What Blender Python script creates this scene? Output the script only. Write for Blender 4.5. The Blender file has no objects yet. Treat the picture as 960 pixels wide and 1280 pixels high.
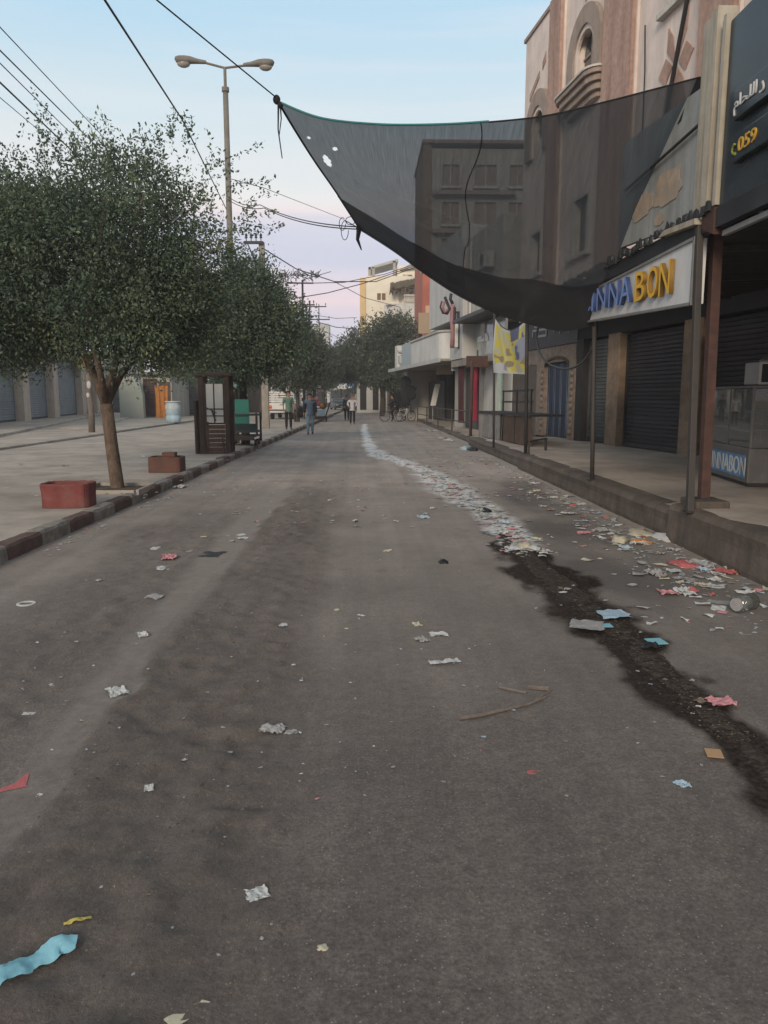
import bpy, math, random
import numpy as np
from mathutils import Vector, Matrix

random.seed(7)
NR = np.random.RandomState(11)
SC = bpy.context.scene
COL = SC.collection
PI = math.pi

# ------------------------------------------------------------------ camera
EYE = Vector((0, 0, 1.6))
PIT = math.radians(8.8)
YAW = math.atan(28 * math.cos(PIT) / 930)
FWD = Vector((math.sin(YAW) * math.cos(PIT), math.cos(YAW) * math.cos(PIT), -math.sin(PIT)))
RGT = Vector((math.cos(YAW), -math.sin(YAW), 0))
UPV = RGT.cross(FWD)
cd = bpy.data.cameras.new('camera')
cam = bpy.data.objects.new('camera', cd)
COL.objects.link(cam)
cam.matrix_world = Matrix(((RGT.x, UPV.x, -FWD.x, EYE.x), (RGT.y, UPV.y, -FWD.y, EYE.y), (RGT.z, UPV.z, -FWD.z, EYE.z), (0, 0, 0, 1)))
cd.sensor_fit = 'VERTICAL'
cd.sensor_height = 36
cd.lens = 36 * 930 / 1280
cd.clip_start = 0.05
cd.clip_end = 2000
SC.camera = cam

# ------------------------------------------------------------------ colour management, sky, sun
SC.view_settings.view_transform = 'Standard'
SC.view_settings.look = 'None'
SC.view_settings.gamma = 1
SC.view_settings.exposure = 0.27
SUN_EL, SUN_AZ = math.radians(22), math.radians(198)     # low sun behind the camera
W = bpy.data.worlds.new('World')
SC.world = W
W.use_nodes = True
wn, wl = W.node_tree.nodes, W.node_tree.links
bg = wn['Background']
sky = wn.new('ShaderNodeTexSky')
sky.sky_type = 'NISHITA'
sky.sun_disc = False
sky.sun_elevation = SUN_EL
sky.sun_rotation = SUN_AZ
sky.air_density = 1.2
sky.dust_density = 2.0
bg.inputs['Strength'].default_value = 0.1
tc = wn.new('ShaderNodeTexCoord')
sep = wn.new('ShaderNodeSeparateXYZ')
wl.new(tc.outputs['Generated'], sep.inputs[0])
mp = wn.new('ShaderNodeMapping')
mp.inputs['Scale'].default_value = (2.2, 2.2, 17)
wl.new(tc.outputs['Generated'], mp.inputs['Vector'])
cn = wn.new('ShaderNodeTexNoise')
cn.inputs['Scale'].default_value = 1.0
cn.inputs['Detail'].default_value = 7
cn.inputs['Roughness'].default_value = 0.5
wl.new(mp.outputs[0], cn.inputs['Vector'])
# wavy height of the cloud layers: sin(elevation) + noise
hm = wn.new('ShaderNodeMath'); hm.operation = 'MULTIPLY_ADD'
wl.new(cn.outputs['Fac'], hm.inputs[0]); hm.inputs[1].default_value = 0.095
wl.new(sep.outputs['Z'], hm.inputs[2])
hs = wn.new('ShaderNodeMath'); hs.operation = 'SUBTRACT'
wl.new(hm.outputs[0], hs.inputs[0]); hs.inputs[1].default_value = 0.0475
rp = wn.new('ShaderNodeValToRGB')
wl.new(hs.outputs[0], rp.inputs[0])
K = 10.0    # the strength of 0.1 is divided out again
stops = [(0.0, (.62, .58, .68)), (.075, (.60, .575, .70)), (.108, (.62, .585, .71)), (.130, (.82, .64, .68)),
         (.150, (.70, .62, .70)), (.168, (.585, .585, .70)), (.195, (.62, .62, .72)), (.212, (.82, .72, .72)), (.235, (.80, .78, .76)),
         (.32, (.63, .73, .77)), (.42, (.46, .66, .80)), (.62, (.50, .61, .68)), (1.0, (.54, .59, .61))]
el = rp.color_ramp.elements
for i, (p, c) in enumerate(stops):
    e = el[i] if i < 2 else el.new(p)
    e.position = p
    e.color = (*c, 1)
mul = wn.new('ShaderNodeVectorMath'); mul.operation = 'SCALE'
wl.new(rp.outputs[0], mul.inputs[0]); mul.inputs['Scale'].default_value = K
mx = wn.new('ShaderNodeMixRGB'); mx.inputs[0].default_value = 0.88
wl.new(sky.outputs[0], mx.inputs[1]); wl.new(mul.outputs[0], mx.inputs[2])
mp2 = wn.new('ShaderNodeMapping'); mp2.inputs['Scale'].default_value = (1.6, 1.6, 34)
wl.new(tc.outputs['Generated'], mp2.inputs['Vector'])
cn2 = wn.new('ShaderNodeTexNoise'); cn2.inputs['Scale'].default_value = 1.0; cn2.inputs['Detail'].default_value = 8; cn2.inputs['Roughness'].default_value = .55
wl.new(mp2.outputs[0], cn2.inputs['Vector'])
cr2 = wn.new('ShaderNodeMapRange'); cr2.inputs[1].default_value = .45; cr2.inputs[2].default_value = .75; cr2.inputs[4].default_value = .24
wl.new(cn2.outputs['Fac'], cr2.inputs[0])
cx2 = wn.new('ShaderNodeMixRGB'); wl.new(cr2.outputs[0], cx2.inputs[0]); wl.new(mx.outputs[0], cx2.inputs[1]); cx2.inputs[2].default_value = (8.4, 7.4, 7.6, 1)
wl.new(cx2.outputs[0], bg.inputs[0])

sd = bpy.data.lights.new('sun', 'SUN')
sd.energy = 1.9
sd.angle = math.radians(16)
sd.color = (1.0, .84, .66)
so = bpy.data.objects.new('sun', sd)
COL.objects.link(so)
sdir = Vector((math.sin(SUN_AZ) * math.cos(SUN_EL), math.cos(SUN_AZ) * math.cos(SUN_EL), math.sin(SUN_EL)))
so.rotation_euler = sdir.to_track_quat('Z', 'Y').to_euler()

# ------------------------------------------------------------------ geometry helpers
def ray(x, y):
    return FWD + RGT * ((x - 480) / 930) - UPV * ((y - 640) / 930)
def G(x, y, z=0.0):
    d = ray(x, y); return EYE + d * ((z - 1.6) / d.z)
def atY(x, y, Y):
    d = ray(x, y); return EYE + d * (Y / d.y)
def atX(x, y, X):
    d = ray(x, y); return EYE + d * (X / d.x)
TH = math.radians(6.85)
FU = Vector((-math.sin(TH), math.cos(TH), 0)); FN = Vector((-math.cos(TH), -math.sin(TH), 0)); FO = Vector((9.36, 0, 0))
FRZ = math.radians(90) + TH                     # local x runs along the right-hand shop fronts, local y out to the street
def fac(x, y, off=0.0):                         # (distance along the shop fronts, height) of a picture point
    d = ray(x, y); q = FO + FN * off
    p = EYE + d * ((q - EYE).dot(FN) / d.dot(FN))
    return (p - q).dot(FU), p.z
def fpt(s, o, z): return FO + FU * s + FN * o + Vector((0, 0, z))

def vnoise(x, y, seed=0):
    ix, iy = np.floor(x), np.floor(y); fx, fy = x - ix, y - iy
    fx = fx * fx * (3 - 2 * fx); fy = fy * fy * (3 - 2 * fy)
    def h(i, j):
        v = np.sin(i * 127.1 + j * 311.7 + seed * 74.7) * 43758.5453
        return v - np.floor(v)
    return (h(ix, iy) * (1 - fx) + h(ix + 1, iy) * fx) * (1 - fy) + (h(ix, iy + 1) * (1 - fx) + h(ix + 1, iy + 1) * fx) * fy
def fbm(x, y, seed=0, o=4):
    x = np.asarray(x, float); y = np.asarray(y, float); s = 0; a = .5
    for k in range(o):
        s = s + a * vnoise(x * 2 ** k, y * 2 ** k, seed + k); a *= .5
    return s

WM = {}                                          # world matrix of every object that parents another
def link(o, parent=None):
    COL.objects.link(o)
    if parent is not None: o.parent = parent
    return o
def tag(o, label=None, cat=None, group=None, kind=None):
    if label: o['label'] = label
    if cat: o['category'] = cat
    if group: o['group'] = group
    if kind: o['kind'] = kind
    return o
def thing(name, label, cat, loc=(0, 0, 0), rz=0.0, group=None):
    o = link(bpy.data.objects.new(name, None))
    o.empty_display_size = .2
    o.location = loc; o.rotation_euler = (0, 0, rz)
    WM[o] = Matrix.Translation(Vector(loc)) @ Matrix.Rotation(rz, 4, 'Z')
    return tag(o, label, cat, group)

class MB:
    def __init__(s): s.v = []; s.f = []
    def add(s, vs, fs):
        n = len(s.v); s.v += [tuple(p) for p in vs]; s.f += [tuple(i + n for i in f) for f in fs]; return s
    def box(s, x0, x1, y0, y1, z0, z1):
        return s.add([(x0, y0, z0), (x1, y0, z0), (x1, y1, z0), (x0, y1, z0), (x0, y0, z1), (x1, y0, z1), (x1, y1, z1), (x0, y1, z1)],
                     [(0, 3, 2, 1), (4, 5, 6, 7), (0, 1, 5, 4), (1, 2, 6, 5), (2, 3, 7, 6), (3, 0, 4, 7)])
    def bar(s, a, b, w, h=None, up=(0, 0, 1)):    # rectangular bar from a to b
        a, b = Vector(a), Vector(b); h = h or w; d = (b - a).normalized(); u = Vector(up)
        if abs(d.dot(u)) > .95: u = Vector((1, 0, 0))
        r = d.cross(u).normalized(); u = r.cross(d)
        c = [r * (w / 2) * i + u * (h / 2) * j for i, j in ((-1, -1), (1, -1), (1, 1), (-1, 1))]
        return s.add([a + k for k in c] + [b + k for k in c], [(0, 3, 2, 1), (4, 5, 6, 7), (0, 1, 5, 4), (1, 2, 6, 5), (2, 3, 7, 6), (3, 0, 4, 7)])
    def tube(s, pts, r, n=8, r1=None, cap=True):
        pts = [Vector(p) for p in pts]; m = len(pts); rings = []; prev = None
        for i, p in enumerate(pts):
            d = (pts[min(i + 1, m - 1)] - pts[max(i - 1, 0)]).normalized()
            u = prev if prev is not None else (Vector((0, 0, 1)) if abs(d.z) < .9 else Vector((1, 0, 0)))
            u = (u - d * u.dot(d)).normalized(); prev = u; w = d.cross(u)
            if isinstance(r, (list, tuple)): rr = r[i]
            else: rr = r if r1 is None else r + (r1 - r) * i / max(m - 1, 1)
            rings.append([p + (u * math.cos(2 * PI * k / n) + w * math.sin(2 * PI * k / n)) * rr for k in range(n)])
        vs = [q for ring in rings for q in ring]
        fs = [(i * n + k, i * n + (k + 1) % n, (i + 1) * n + (k + 1) % n, (i + 1) * n + k) for i in range(m - 1) for k in range(n)]
        if cap: fs += [tuple(range(n - 1, -1, -1)), tuple((m - 1) * n + k for k in range(n))]
        return s.add(vs, fs)
    def lathe(s, prof, c=(0, 0, 0), n=20, sx=1, sy=1, a0=0, a1=2 * PI):
        full = abs(a1 - a0 - 2 * PI) < 1e-6; nn = n if full else n + 1
        vs = [(c[0] + r * sx * math.cos(a0 + (a1 - a0) * k / n), c[1] + r * sy * math.sin(a0 + (a1 - a0) * k / n), c[2] + z) for r, z in prof for k in range(nn)]
        fs = []
        for i in range(len(prof) - 1):
            for k in range(n if full else n):
                k2 = (k + 1) % nn
                if k2 == 0 and not full: continue
                fs.append((i * nn + k, i * nn + k2, (i + 1) * nn + k2, (i + 1) * nn + k))
        return s.add(vs, fs)
    def prism(s, poly, t, fn):                    # 2-D outline, thickness t, fn(u, v, w) -> point
        n = len(poly)
        vs = [fn(u, v, 0) for u, v in poly] + [fn(u, v, t) for u, v in poly]
        return s.add(vs, [tuple(range(n - 1, -1, -1)), tuple(range(n, 2 * n))] + [(i, (i + 1) % n, n + (i + 1) % n, n + i) for i in range(n)])
    def grid(s, nu, nv, fn):
        vs = [fn(i / nu, j / nv) for i in range(nu + 1) for j in range(nv + 1)]
        return s.add(vs, [(i * (nv + 1) + j, (i + 1) * (nv + 1) + j, (i + 1) * (nv + 1) + j + 1, i * (nv + 1) + j + 1) for i in range(nu) for j in range(nv)])
    def ball(s, c, rx, ry, rz, n=12, m=8):
        return s.add([(c[0] + rx * math.sin(PI * i / m) * math.cos(2 * PI * k / n), c[1] + ry * math.sin(PI * i / m) * math.sin(2 * PI * k / n), c[2] + rz * math.cos(PI * i / m)) for i in range(m + 1) for k in range(n)],
                     [(i * n + k, i * n + (k + 1) % n, (i + 1) * n + (k + 1) % n, (i + 1) * n + k) for i in range(m) for k in range(n)])
    def mesh(s, name, m=None, smooth=False):
        me = bpy.data.meshes.new(name); me.from_pydata(s.v, [], s.f); me.update()
        if m: me.materials.append(m)
        if smooth: me.polygons.foreach_set('use_smooth', [True] * len(me.polygons))
        return me
    def build(s, name, m, parent=None, world=False, smooth=False, bevel=0, label=None, kind=None):
        me = s.mesh(name, m, smooth)
        o = link(bpy.data.objects.new(name, me), parent)
        WM[o] = WM[parent].copy() if parent is not None else Matrix.Identity(4)
        if world and parent is not None: me.transform(WM[parent].inverted())
        if bevel:
            b = o.modifiers.new('bevel', 'BEVEL'); b.width = bevel; b.segments = 2; b.limit_method = 'ANGLE'
        return tag(o, label, None, None, kind)
def place(mesh, name, loc, rot=(0, 0, 0), sc=(1, 1, 1), parent=None):
    o = link(bpy.data.objects.new(name, mesh), parent); o.location = loc; o.rotation_euler = rot; o.scale = sc
    WM[o] = Matrix.LocRotScale(Vector(loc), None, None); return o
def copy_tree(o, parent=None):
    c = o.copy(); COL.objects.link(c); c.parent = parent
    for ch in [x for x in KIDS.get(o, [])]: copy_tree(ch, c)
    return c
KIDS = {}
def note_kids(root):
    KIDS[root] = [o for o in COL.objects if o.parent == root]
    for k in KIDS[root]: note_kids(k)

# ------------------------------------------------------------------ materials
def nd(nt, t, **kw):
    n = nt.nodes.new(t)
    for k, v in kw.items(): setattr(n, k, v)
    return n
def mat(name, col, rough=.8, var=.22, sc=2.5, bump=.15, bsc=45, metal=0, dirt=None, streak=None, coord='Object', spec=.3, dens=.5):
    m = bpy.data.materials.new(name); m.use_nodes = True; nt = m.node_tree; L = nt.links.new
    b = nt.nodes['Principled BSDF']; b.inputs['Roughness'].default_value = rough; b.inputs['Metallic'].default_value = metal
    b.inputs['Specular IOR Level'].default_value = spec
    t = nd(nt, 'ShaderNodeTexCoord') if coord == 'Object' else nd(nt, 'ShaderNodeNewGeometry')
    co = t.outputs['Object' if coord == 'Object' else 'Position']
    n1 = nd(nt, 'ShaderNodeTexNoise'); n1.inputs['Scale'].default_value = sc; n1.inputs['Detail'].default_value = 6; n1.inputs['Roughness'].default_value = .65; L(co, n1.inputs['Vector'])
    r = nd(nt, 'ShaderNodeMapRange'); r.inputs[1].default_value = .3; r.inputs[2].default_value = .7; L(n1.outputs['Fac'], r.inputs[0])
    x = nd(nt, 'ShaderNodeMixRGB'); L(r.outputs[0], x.inputs[0])
    x.inputs[1].default_value = (*[c * (1 - var) for c in col], 1); x.inputs[2].default_value = (*[min(1, c * (1 + var)) for c in col], 1)
    out = x.outputs[0]
    for spec_, stretch in ((dirt, 1), (streak, .1)):
        if not spec_: continue
        dc, amt, dsc = spec_
        mpn = nd(nt, 'ShaderNodeMapping'); mpn.inputs['Scale'].default_value = (1, 1, stretch); L(co, mpn.inputs['Vector'])
        n2 = nd(nt, 'ShaderNodeTexNoise'); n2.inputs['Scale'].default_value = dsc; n2.inputs['Detail'].default_value = 8; n2.inputs['Roughness'].default_value = .7; L(mpn.outputs[0], n2.inputs['Vector'])
        r2 = nd(nt, 'ShaderNodeMapRange'); r2.inputs[1].default_value = dens - .06; r2.inputs[2].default_value = dens + .2; r2.inputs[4].default_value = amt; L(n2.outputs['Fac'], r2.inputs[0])
        y = nd(nt, 'ShaderNodeMixRGB'); L(r2.outputs[0], y.inputs[0]); L(out, y.inputs[1]); y.inputs[2].default_value = (*dc, 1); out = y.outputs[0]
    L(out, b.inputs['Base Color'])
    if bump:
        n3 = nd(nt, 'ShaderNodeTexNoise'); n3.inputs['Scale'].default_value = bsc; n3.inputs['Detail'].default_value = 5; L(co, n3.inputs['Vector'])
        bp = nd(nt, 'ShaderNodeBump'); bp.inputs['Strength'].default_value = bump; bp.inputs['Distance'].default_value = .02; L(n3.outputs['Fac'], bp.inputs['Height']); L(bp.outputs[0], b.inputs['Normal'])
    return m
DUST = (.17, .145, .12)
M = dict(
    concrete=mat('concrete', (.26, .235, .205), .85, .25, 1.2, .3, 30, dirt=((.12, .10, .085), .7, 1.6), coord='P'),
    kerb_white=mat('worn_white_paint', (.23, .205, .18), .8, .3, 6, .4, 40, dirt=((.10, .088, .076), .9, 7), coord='P'),
    kerb_red=mat('worn_red_paint', (.105, .058, .05), .8, .3, 6, .4, 40, dirt=((.105, .085, .072), .9, 7), coord='P'),
    pave=mat('pavement_concrete', (.40, .335, .28), .5, .3, .9, .25, 25, dirt=((.19, .155, .125), .75, 1.1), coord='P', spec=.4),
    dusty=mat('dusty_paving', (.36, .31, .265), .9, .2, .5, .3, 18, dirt=((.20, .17, .142), .85, 1.3), coord='P'),
    rkerb=mat('dirty_kerb', (.115, .092, .074), .85, .3, 2, .4, 25, dirt=((.055, .043, .035), .8, 2.5), streak=((.05, .04, .033), .6, 6), coord='P'),
    stone=mat('pink_stone', (.68, .585, .525), .8, .12, 1.5, .12, 60, dirt=((.50, .42, .37), .5, 1.0), streak=((.36, .29, .25), .5, 3)),
    terra=mat('terracotta', (.40, .265, .215), .85, .22, 9, .3, 60, streak=((.15, .08, .06), .6, 4)),
    trim=mat('stone_trim', (.30, .24, .20), .8, .15, 4, .15, 50, streak=((.17, .13, .11), .6, 5)),
    whitetrim=mat('white_trim', (.52, .49, .45), .7, .12, 4, .1, 50, streak=((.25, .22, .2), .5, 5)),
    cream=mat('cream_board', (.40, .36, .29), .75, .15, 3, .15, 50, streak=((.17, .13, .09), .8, 7)),
    panel=mat('faded_panel', (.27, .29, .28), .6, .15, 2, .1, 40, streak=((.18, .18, .16), .6, 5)),
    shutter=mat('shutter_steel', (.085, .09, .09), .55, .2, 1.5, .1, 60, metal=.2, streak=((.05, .045, .04), .6, 4)),
    shutter_shaded=mat('shutter_shaded', (.03, .027, .03), .6, .2, 1.5, .1, 60, streak=((.02, .017, .016), .6, 4)),  # shutter steel again, the shade under the awnings painted into its colour
    shutter_blue=mat('shutter_blue', (.19, .215, .235), .6, .18, 1.2, .1, 60, streak=((.13, .15, .165), .6, 4)),
    tan=mat('tan_render', (.24, .17, .115), .8, .25, 2, .2, 40, dirt=((.09, .065, .05), .7, 2.5)),
    pillar=mat('beige_pillar', (.50, .405, .335), .85, .15, 2, .2, 40, streak=((.2, .16, .13), .5, 4)),
    dark=mat('dark_interior', (.022, .020, .020), .8, .3, 2, .1),  # near-black: shop interiors and recesses carry their shade in this colour
    black=mat('black_board', (.02, .022, .025), .45, .3, 1.5, .1, dirt=((.05, .055, .055), .5, 2)),
    navy=mat('dark_sign_face', (.022, .031, .037), .22, .3, .8, .05, dirt=((.045, .055, .06), .5, .8)),
    rust=mat('rusty_red_steel', (.075, .038, .03), .7, .3, 8, .3, 60, dirt=((.035, .025, .022), .8, 6)),
    steel=mat('grey_steel_pole', (.065, .06, .056), .6, .25, 8, .2, 60, dirt=((.05, .035, .03), .8, 8), metal=.3),
    dsteel=mat('dark_steel', (.035, .033, .032), .6, .25, 8, .2, 60),
    galv=mat('galvanised_steel', (.30, .30, .29), .45, .15, 5, .08, 60, metal=.5),
    lampgrey=mat('lamp_grey', (.17, .155, .13), .6, .2, 4, .1),
    lens=mat('lamp_lens', (.27, .25, .22), .3, .15, 4, 0),
    wood=mat('dark_wood', (.055, .036, .028), .7, .35, 4, .3, 30, streak=((.025, .017, .014), .7, 20)),
    woodl=mat('worn_wood', (.10, .062, .042), .75, .35, 4, .3, 30, streak=((.04, .027, .02), .7, 18)),
    grey_post=mat('weathered_post', (.16, .13, .11), .85, .3, 5, .3, 30, streak=((.08, .06, .05), .7, 14)),
    bark=mat('bark', (.12, .085, .062), .95, .35, 5, 1.0, 26, streak=((.045, .032, .025), .9, 13)),
    barkd=mat('dark_bark', (.06, .048, .04), .95, .35, 5, .8, 22),
    red=mat('red_planter_paint', (.16, .040, .036), .7, .25, 4, .25, 40, dirt=((.14, .10, .085), .75, 5), dens=.56),
    brown=mat('brown_planter_paint', (.10, .058, .045), .8, .3, 3, .3, 40, dirt=((.14, .04, .035), .6, 3)),
    soil=mat('soil', (.075, .06, .047), .95, .4, 9, .8, 30),
    white=mat('white_render', (.56, .55, .53), .8, .1, 1, .1, 40, streak=((.33, .31, .29), .5, 2)),
    sunwall=mat('cream_render', (.80, .74, .62), .85, .08, .6, .1, 30, dirt=((.66, .60, .50), .5, .5)),
    yellowwall=mat('yellow_render', (.68, .49, .26), .85, .1, .6, .1, 30),
    redwall=mat('red_render', (.36, .12, .085), .85, .15, .8, .1, 30),
    greywall=mat('grey_render', (.40, .385, .35), .85, .12, 1, .12, 30, streak=((.19, .18, .165), .55, 1.6)),
    greyclad=mat('grey_cladding', (.45, .445, .425), .6, .1, 1, .05, 30, streak=((.24, .24, .23), .5, 2)),
    bluegrey=mat('pale_blue_cladding', (.34, .40, .42), .6, .1, 1, .05, 30, streak=((.22, .26, .28), .5, 2)),
    tanboard=mat('tan_sign_face', (.36, .27, .19), .75, .08, 1, .05, 30),
    greenplas=mat('green_plaster', (.37, .36, .32), .9, .15, 1, .2, 30, dirt=((.18, .32, .26), .8, .55)),
    glass=mat('shop_glass', (.20, .235, .225), .12, .5, 1.4, 0, dirt=((.42, .46, .44), .7, .9), spec=.6),  # pale patches in the glass colour stand in for reflections
    darkglass=mat('dark_glass', (.035, .045, .05), .12, .3, 2, 0, spec=.6),
    straw=mat('straw', (.13, .105, .075), .95, .4, 8, .6, 20),
    yellow=mat('yellow_letter', (.76, .46, .05), .5, .1, 4, .05),
    blue=mat('blue_letter', (.20, .31, .62), .5, .1, 4, .05),
    signwhite=mat('sign_white', (.62, .63, .63), .45, .07, 1.4, .03, 40, streak=((.36, .36, .36), .5, 4)),
    txtwhite=mat('text_white', (.55, .55, .55), .5, .05, 4, 0),
    txtyellow=mat('text_yellow', (.55, .33, .05), .5, .05, 4, 0),
    countersteel=mat('counter_steel', (.13, .125, .118), .4, .2, 5, .05, 50, metal=.3, streak=((.08, .075, .07), .6, 6)),
    bandblue=mat('blue_band', (.06, .19, .36), .5, .25, 6, 0, dirt=((.25, .33, .38), .5, 5)),
    panewhite=mat('white_panel', (.50, .49, .46), .6, .1, 4, .05),
    teal=mat('teal_board', (.025, .16, .125), .6, .2, 2, .1),
    barrel=mat('pale_blue_plastic', (.32, .45, .54), .5, .12, 4, .05, dirt=((.6, .63, .63), .5, 3)),
    orange=mat('orange_cloth', (.42, .17, .045), .9, .3, 4, .2),
    redcloth=mat('red_cloth', (.24, .018, .04), .9, .2, 4, .2),
    mint=mat('mint_cloth', (.30, .38, .35), .9, .15, 4, .2),
    truckwhite=mat('truck_white', (.62, .61, .59), .4, .08, 3, 0),
    carpaint=mat('dark_car_paint', (.03, .032, .038), .3, .15, 3, 0, spec=.6),
    rubber=mat('tyre_rubber', (.02, .02, .02), .85, .2, 8, .1),
    lampor=mat('orange_lens', (.65, .18, .03), .3, .1, 4, 0),
    lampred=mat('red_lens', (.40, .03, .025), .3, .1, 4, 0),
    skin=mat('skin', (.30, .17, .115), .6, .08, 8, 0),
    hair=mat('hair', (.015, .012, .011), .7, .3, 20, .2),
    hairg=mat('grey_hair', (.10, .095, .09), .7, .3, 20, .2),
    jeans=mat('jeans_blue', (.17, .25, .30), .9, .25, 10, .1),
    denim=mat('denim_shirt', (.085, .13, .19), .9, .2, 10, .1),
    navycl=mat('navy_cloth', (.020, .024, .036), .9, .2, 10, .1),
    blackcl=mat('black_cloth', (.016, .016, .018), .9, .2, 10, .1),
    whitecl=mat('white_shirt', (.45, .45, .46), .9, .1, 10, .1),
    greencl=mat('green_shirt', (.09, .17, .13), .9, .2, 10, .1),
    greycl=mat('grey_cloth', (.07, .068, .07), .9, .2, 10, .1),
    shoe=mat('shoe_leather', (.03, .025, .022), .6, .2, 10, 0),
    cable=mat('black_cable', (.018, .018, .019), .6, .1, 10, 0),
    redcable=mat('reddish_cable', (.10, .035, .03), .6, .1, 10, 0),
    hose=mat('black_hose', (.03, .032, .036), .5, .1, 10, 0),
    tealrope=mat('teal_rope', (.04, .17, .17), .8, .1, 10, 0),
    greenaw=mat('green_awning', (.035, .075, .06), .85, .2, 4, .1),
    tarp=mat('blue_tarp', (.05, .16, .36), .7, .2, 3, .2),
)
PAPER = {
    'white': mat('white_paper', (.46, .46, .45), .8, .15, 20, .1, 60, dirt=((.25, .24, .22), .5, 12)),
    'grey': mat('grey_plastic', (.27, .26, .255), .6, .2, 14, .1, 60),
    'blue': mat('pale_blue_plastic_film', (.32, .42, .50), .5, .2, 14, .1, 60),
    'cyan': mat('cyan_card', (.19, .40, .47), .6, .15, 14, .1, 60),
    'pink': mat('pink_paper', (.44, .20, .22), .8, .2, 14, .1, 60),
    'red': mat('red_plastic', (.38, .10, .10), .6, .2, 14, .1, 60),
    'cream': mat('cream_paper', (.42, .38, .29), .8, .18, 14, .1, 60),
    'tan': mat('tan_card', (.38, .23, .125), .8, .18, 14, .1, 60),
    'yellow': mat('yellow_strip', (.40, .33, .08), .6, .15, 14, .1, 60),
    'orange': mat('orange_packet', (.50, .19, .04), .6, .15, 14, .1, 60),
    'black': mat('black_plastic_bag', (.014, .014, .016), .4, .2, 14, .1, 60),
    'brown': mat('brown_scrap', (.15, .11, .085), .9, .3, 14, .2, 60),
}

# ------------------------------------------------------------------ ground, road, pavements
def sm(a, b, x): 
    t = np.clip((x - a) / (b - a), 0, 1); return t * t * (3 - 2 * t)
def poly_dist(x, y, pts):                        # distance to a polyline and interpolated half width
    best = np.full(np.shape(x), 1e9); wid = np.zeros(np.shape(x))
    for (x0, y0, w0), (x1, y1, w1) in zip(pts[:-1], pts[1:]):
        dx, dy = x1 - x0, y1 - y0; t = np.clip(((x - x0) * dx + (y - y0) * dy) / (dx * dx + dy * dy + 1e-9), 0, 1)
        d = np.hypot(x - x0 - t * dx, y - y0 - t * dy); m = d < best
        best = np.where(m, d, best); wid = np.where(m, w0 + (w1 - w0) * t, wid)
    return best, wid
def gpts(lst):
    out = []
    for x, y, hw in lst:
        p = G(x, y); q = G(x + hw, y); out.append((p.x, p.y, (q - p).length))
    return out
WASH = gpts([(456, 530, 3), (456, 538, 4), (459, 549, 5), (464, 561, 8), (478, 570, 15), (500, 577, 13), (528, 587, 14), (545, 599, 20), (560, 610, 27), (583, 625, 24), (607, 640, 22), (632, 660, 24), (655, 680, 22)])
MUD = gpts([(622, 664, 14), (648, 688, 26), (672, 708, 34), (700, 728, 42), (728, 752, 44), (760, 780, 44), (797, 810, 38), (826, 840, 38), (862, 868, 44), (892, 900, 44), (928, 930, 46), (962, 962, 52), (1000, 1000, 66), (1060, 1060, 80)])
BLUEPATCH = gpts([(655, 600, 40), (690, 640, 60), (760, 690, 80), (820, 730, 110), (930, 770, 120)])
TRENCH = [(-1.30, 1.6, .12), (-1.36, 3.0, .11), (-1.42, 4.3, .105), (-1.48, 5.8, .115), (-1.5, 8.0, .17), (-1.45, 10.5, .2), (-1.35, 13, .2)]
def road_masks(x, y):
    n = fbm(x * 1.1, y * .8, 3); n2 = fbm(x * 4, y * 3, 9)
    wob = (n - .47) * .7
    band1 = sm(-1.36, -1.22, x + wob * .25) * (1 - sm(-.62, -.15, x + wob)) * (1 - sm(9, 17, y))
    band2 = sm(-3.0, -2.5, x + wob) * (1 - sm(-1.75, -1.5, x + wob * .3)) * (1 - sm(8, 15, y)) * .65
    mud = np.clip((band1 + band2) * (.55 + .9 * n), 0, 1)
    d, w = poly_dist(x + (n2 - .47) * .3, y, TRENCH); tr = (1 - sm(w * .6, w * 1.25, d)) * np.where(y < 13, 1, 0)
    mud = mud * (1 - tr)
    d, w = poly_dist(x + (n2 - .47) * .35, y + (n - .47) * .8, WASH); wash = (1 - sm(w * .55, w * 1.4, d)) * np.clip((n2 - .14) * 4.5, 0, 1)
    d, w = poly_dist(x + (n2 - .47) * .5, y + (n2 - .47) * .5, MUD); damp = 1 - sm(w * .8, w * 1.3, d)
    d, w = poly_dist(x + (n - .47) * 1.2, y + (n - .47) * 1.2, BLUEPATCH); blue = (1 - sm(w * .3, w * 1.1, d)) * np.clip((n - .3) * 3, 0, 1)
    return mud, tr, wash, damp, blue
def road_z(x, y):
    x = np.asarray(x, float); y = np.asarray(y, float)
    mud, tr, wash, damp, blue = road_masks(x, y)
    z = (fbm(x * .5, y * .35, 21) - .47) * .03 + (fbm(x * 6, y * 6, 5, 3) - .44) * .007
    z = z + mud * ((fbm(x * 9, y * 9, 31, 4) - .44) * .085 + .004) - tr * .004
    return z
def rz(x, y): return float(road_z(np.array([x]), np.array([y]))[0])

xs = np.arange(-4.1, 4.31, .036); ys = [-6, -3, 0]
y = 1.0
while y < 170: ys.append(y); y += max(.019, .0052 * y)
ys = np.array(ys); X, Y = np.meshgrid(xs, ys); X = X.ravel(); Y = Y.ravel()
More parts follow.
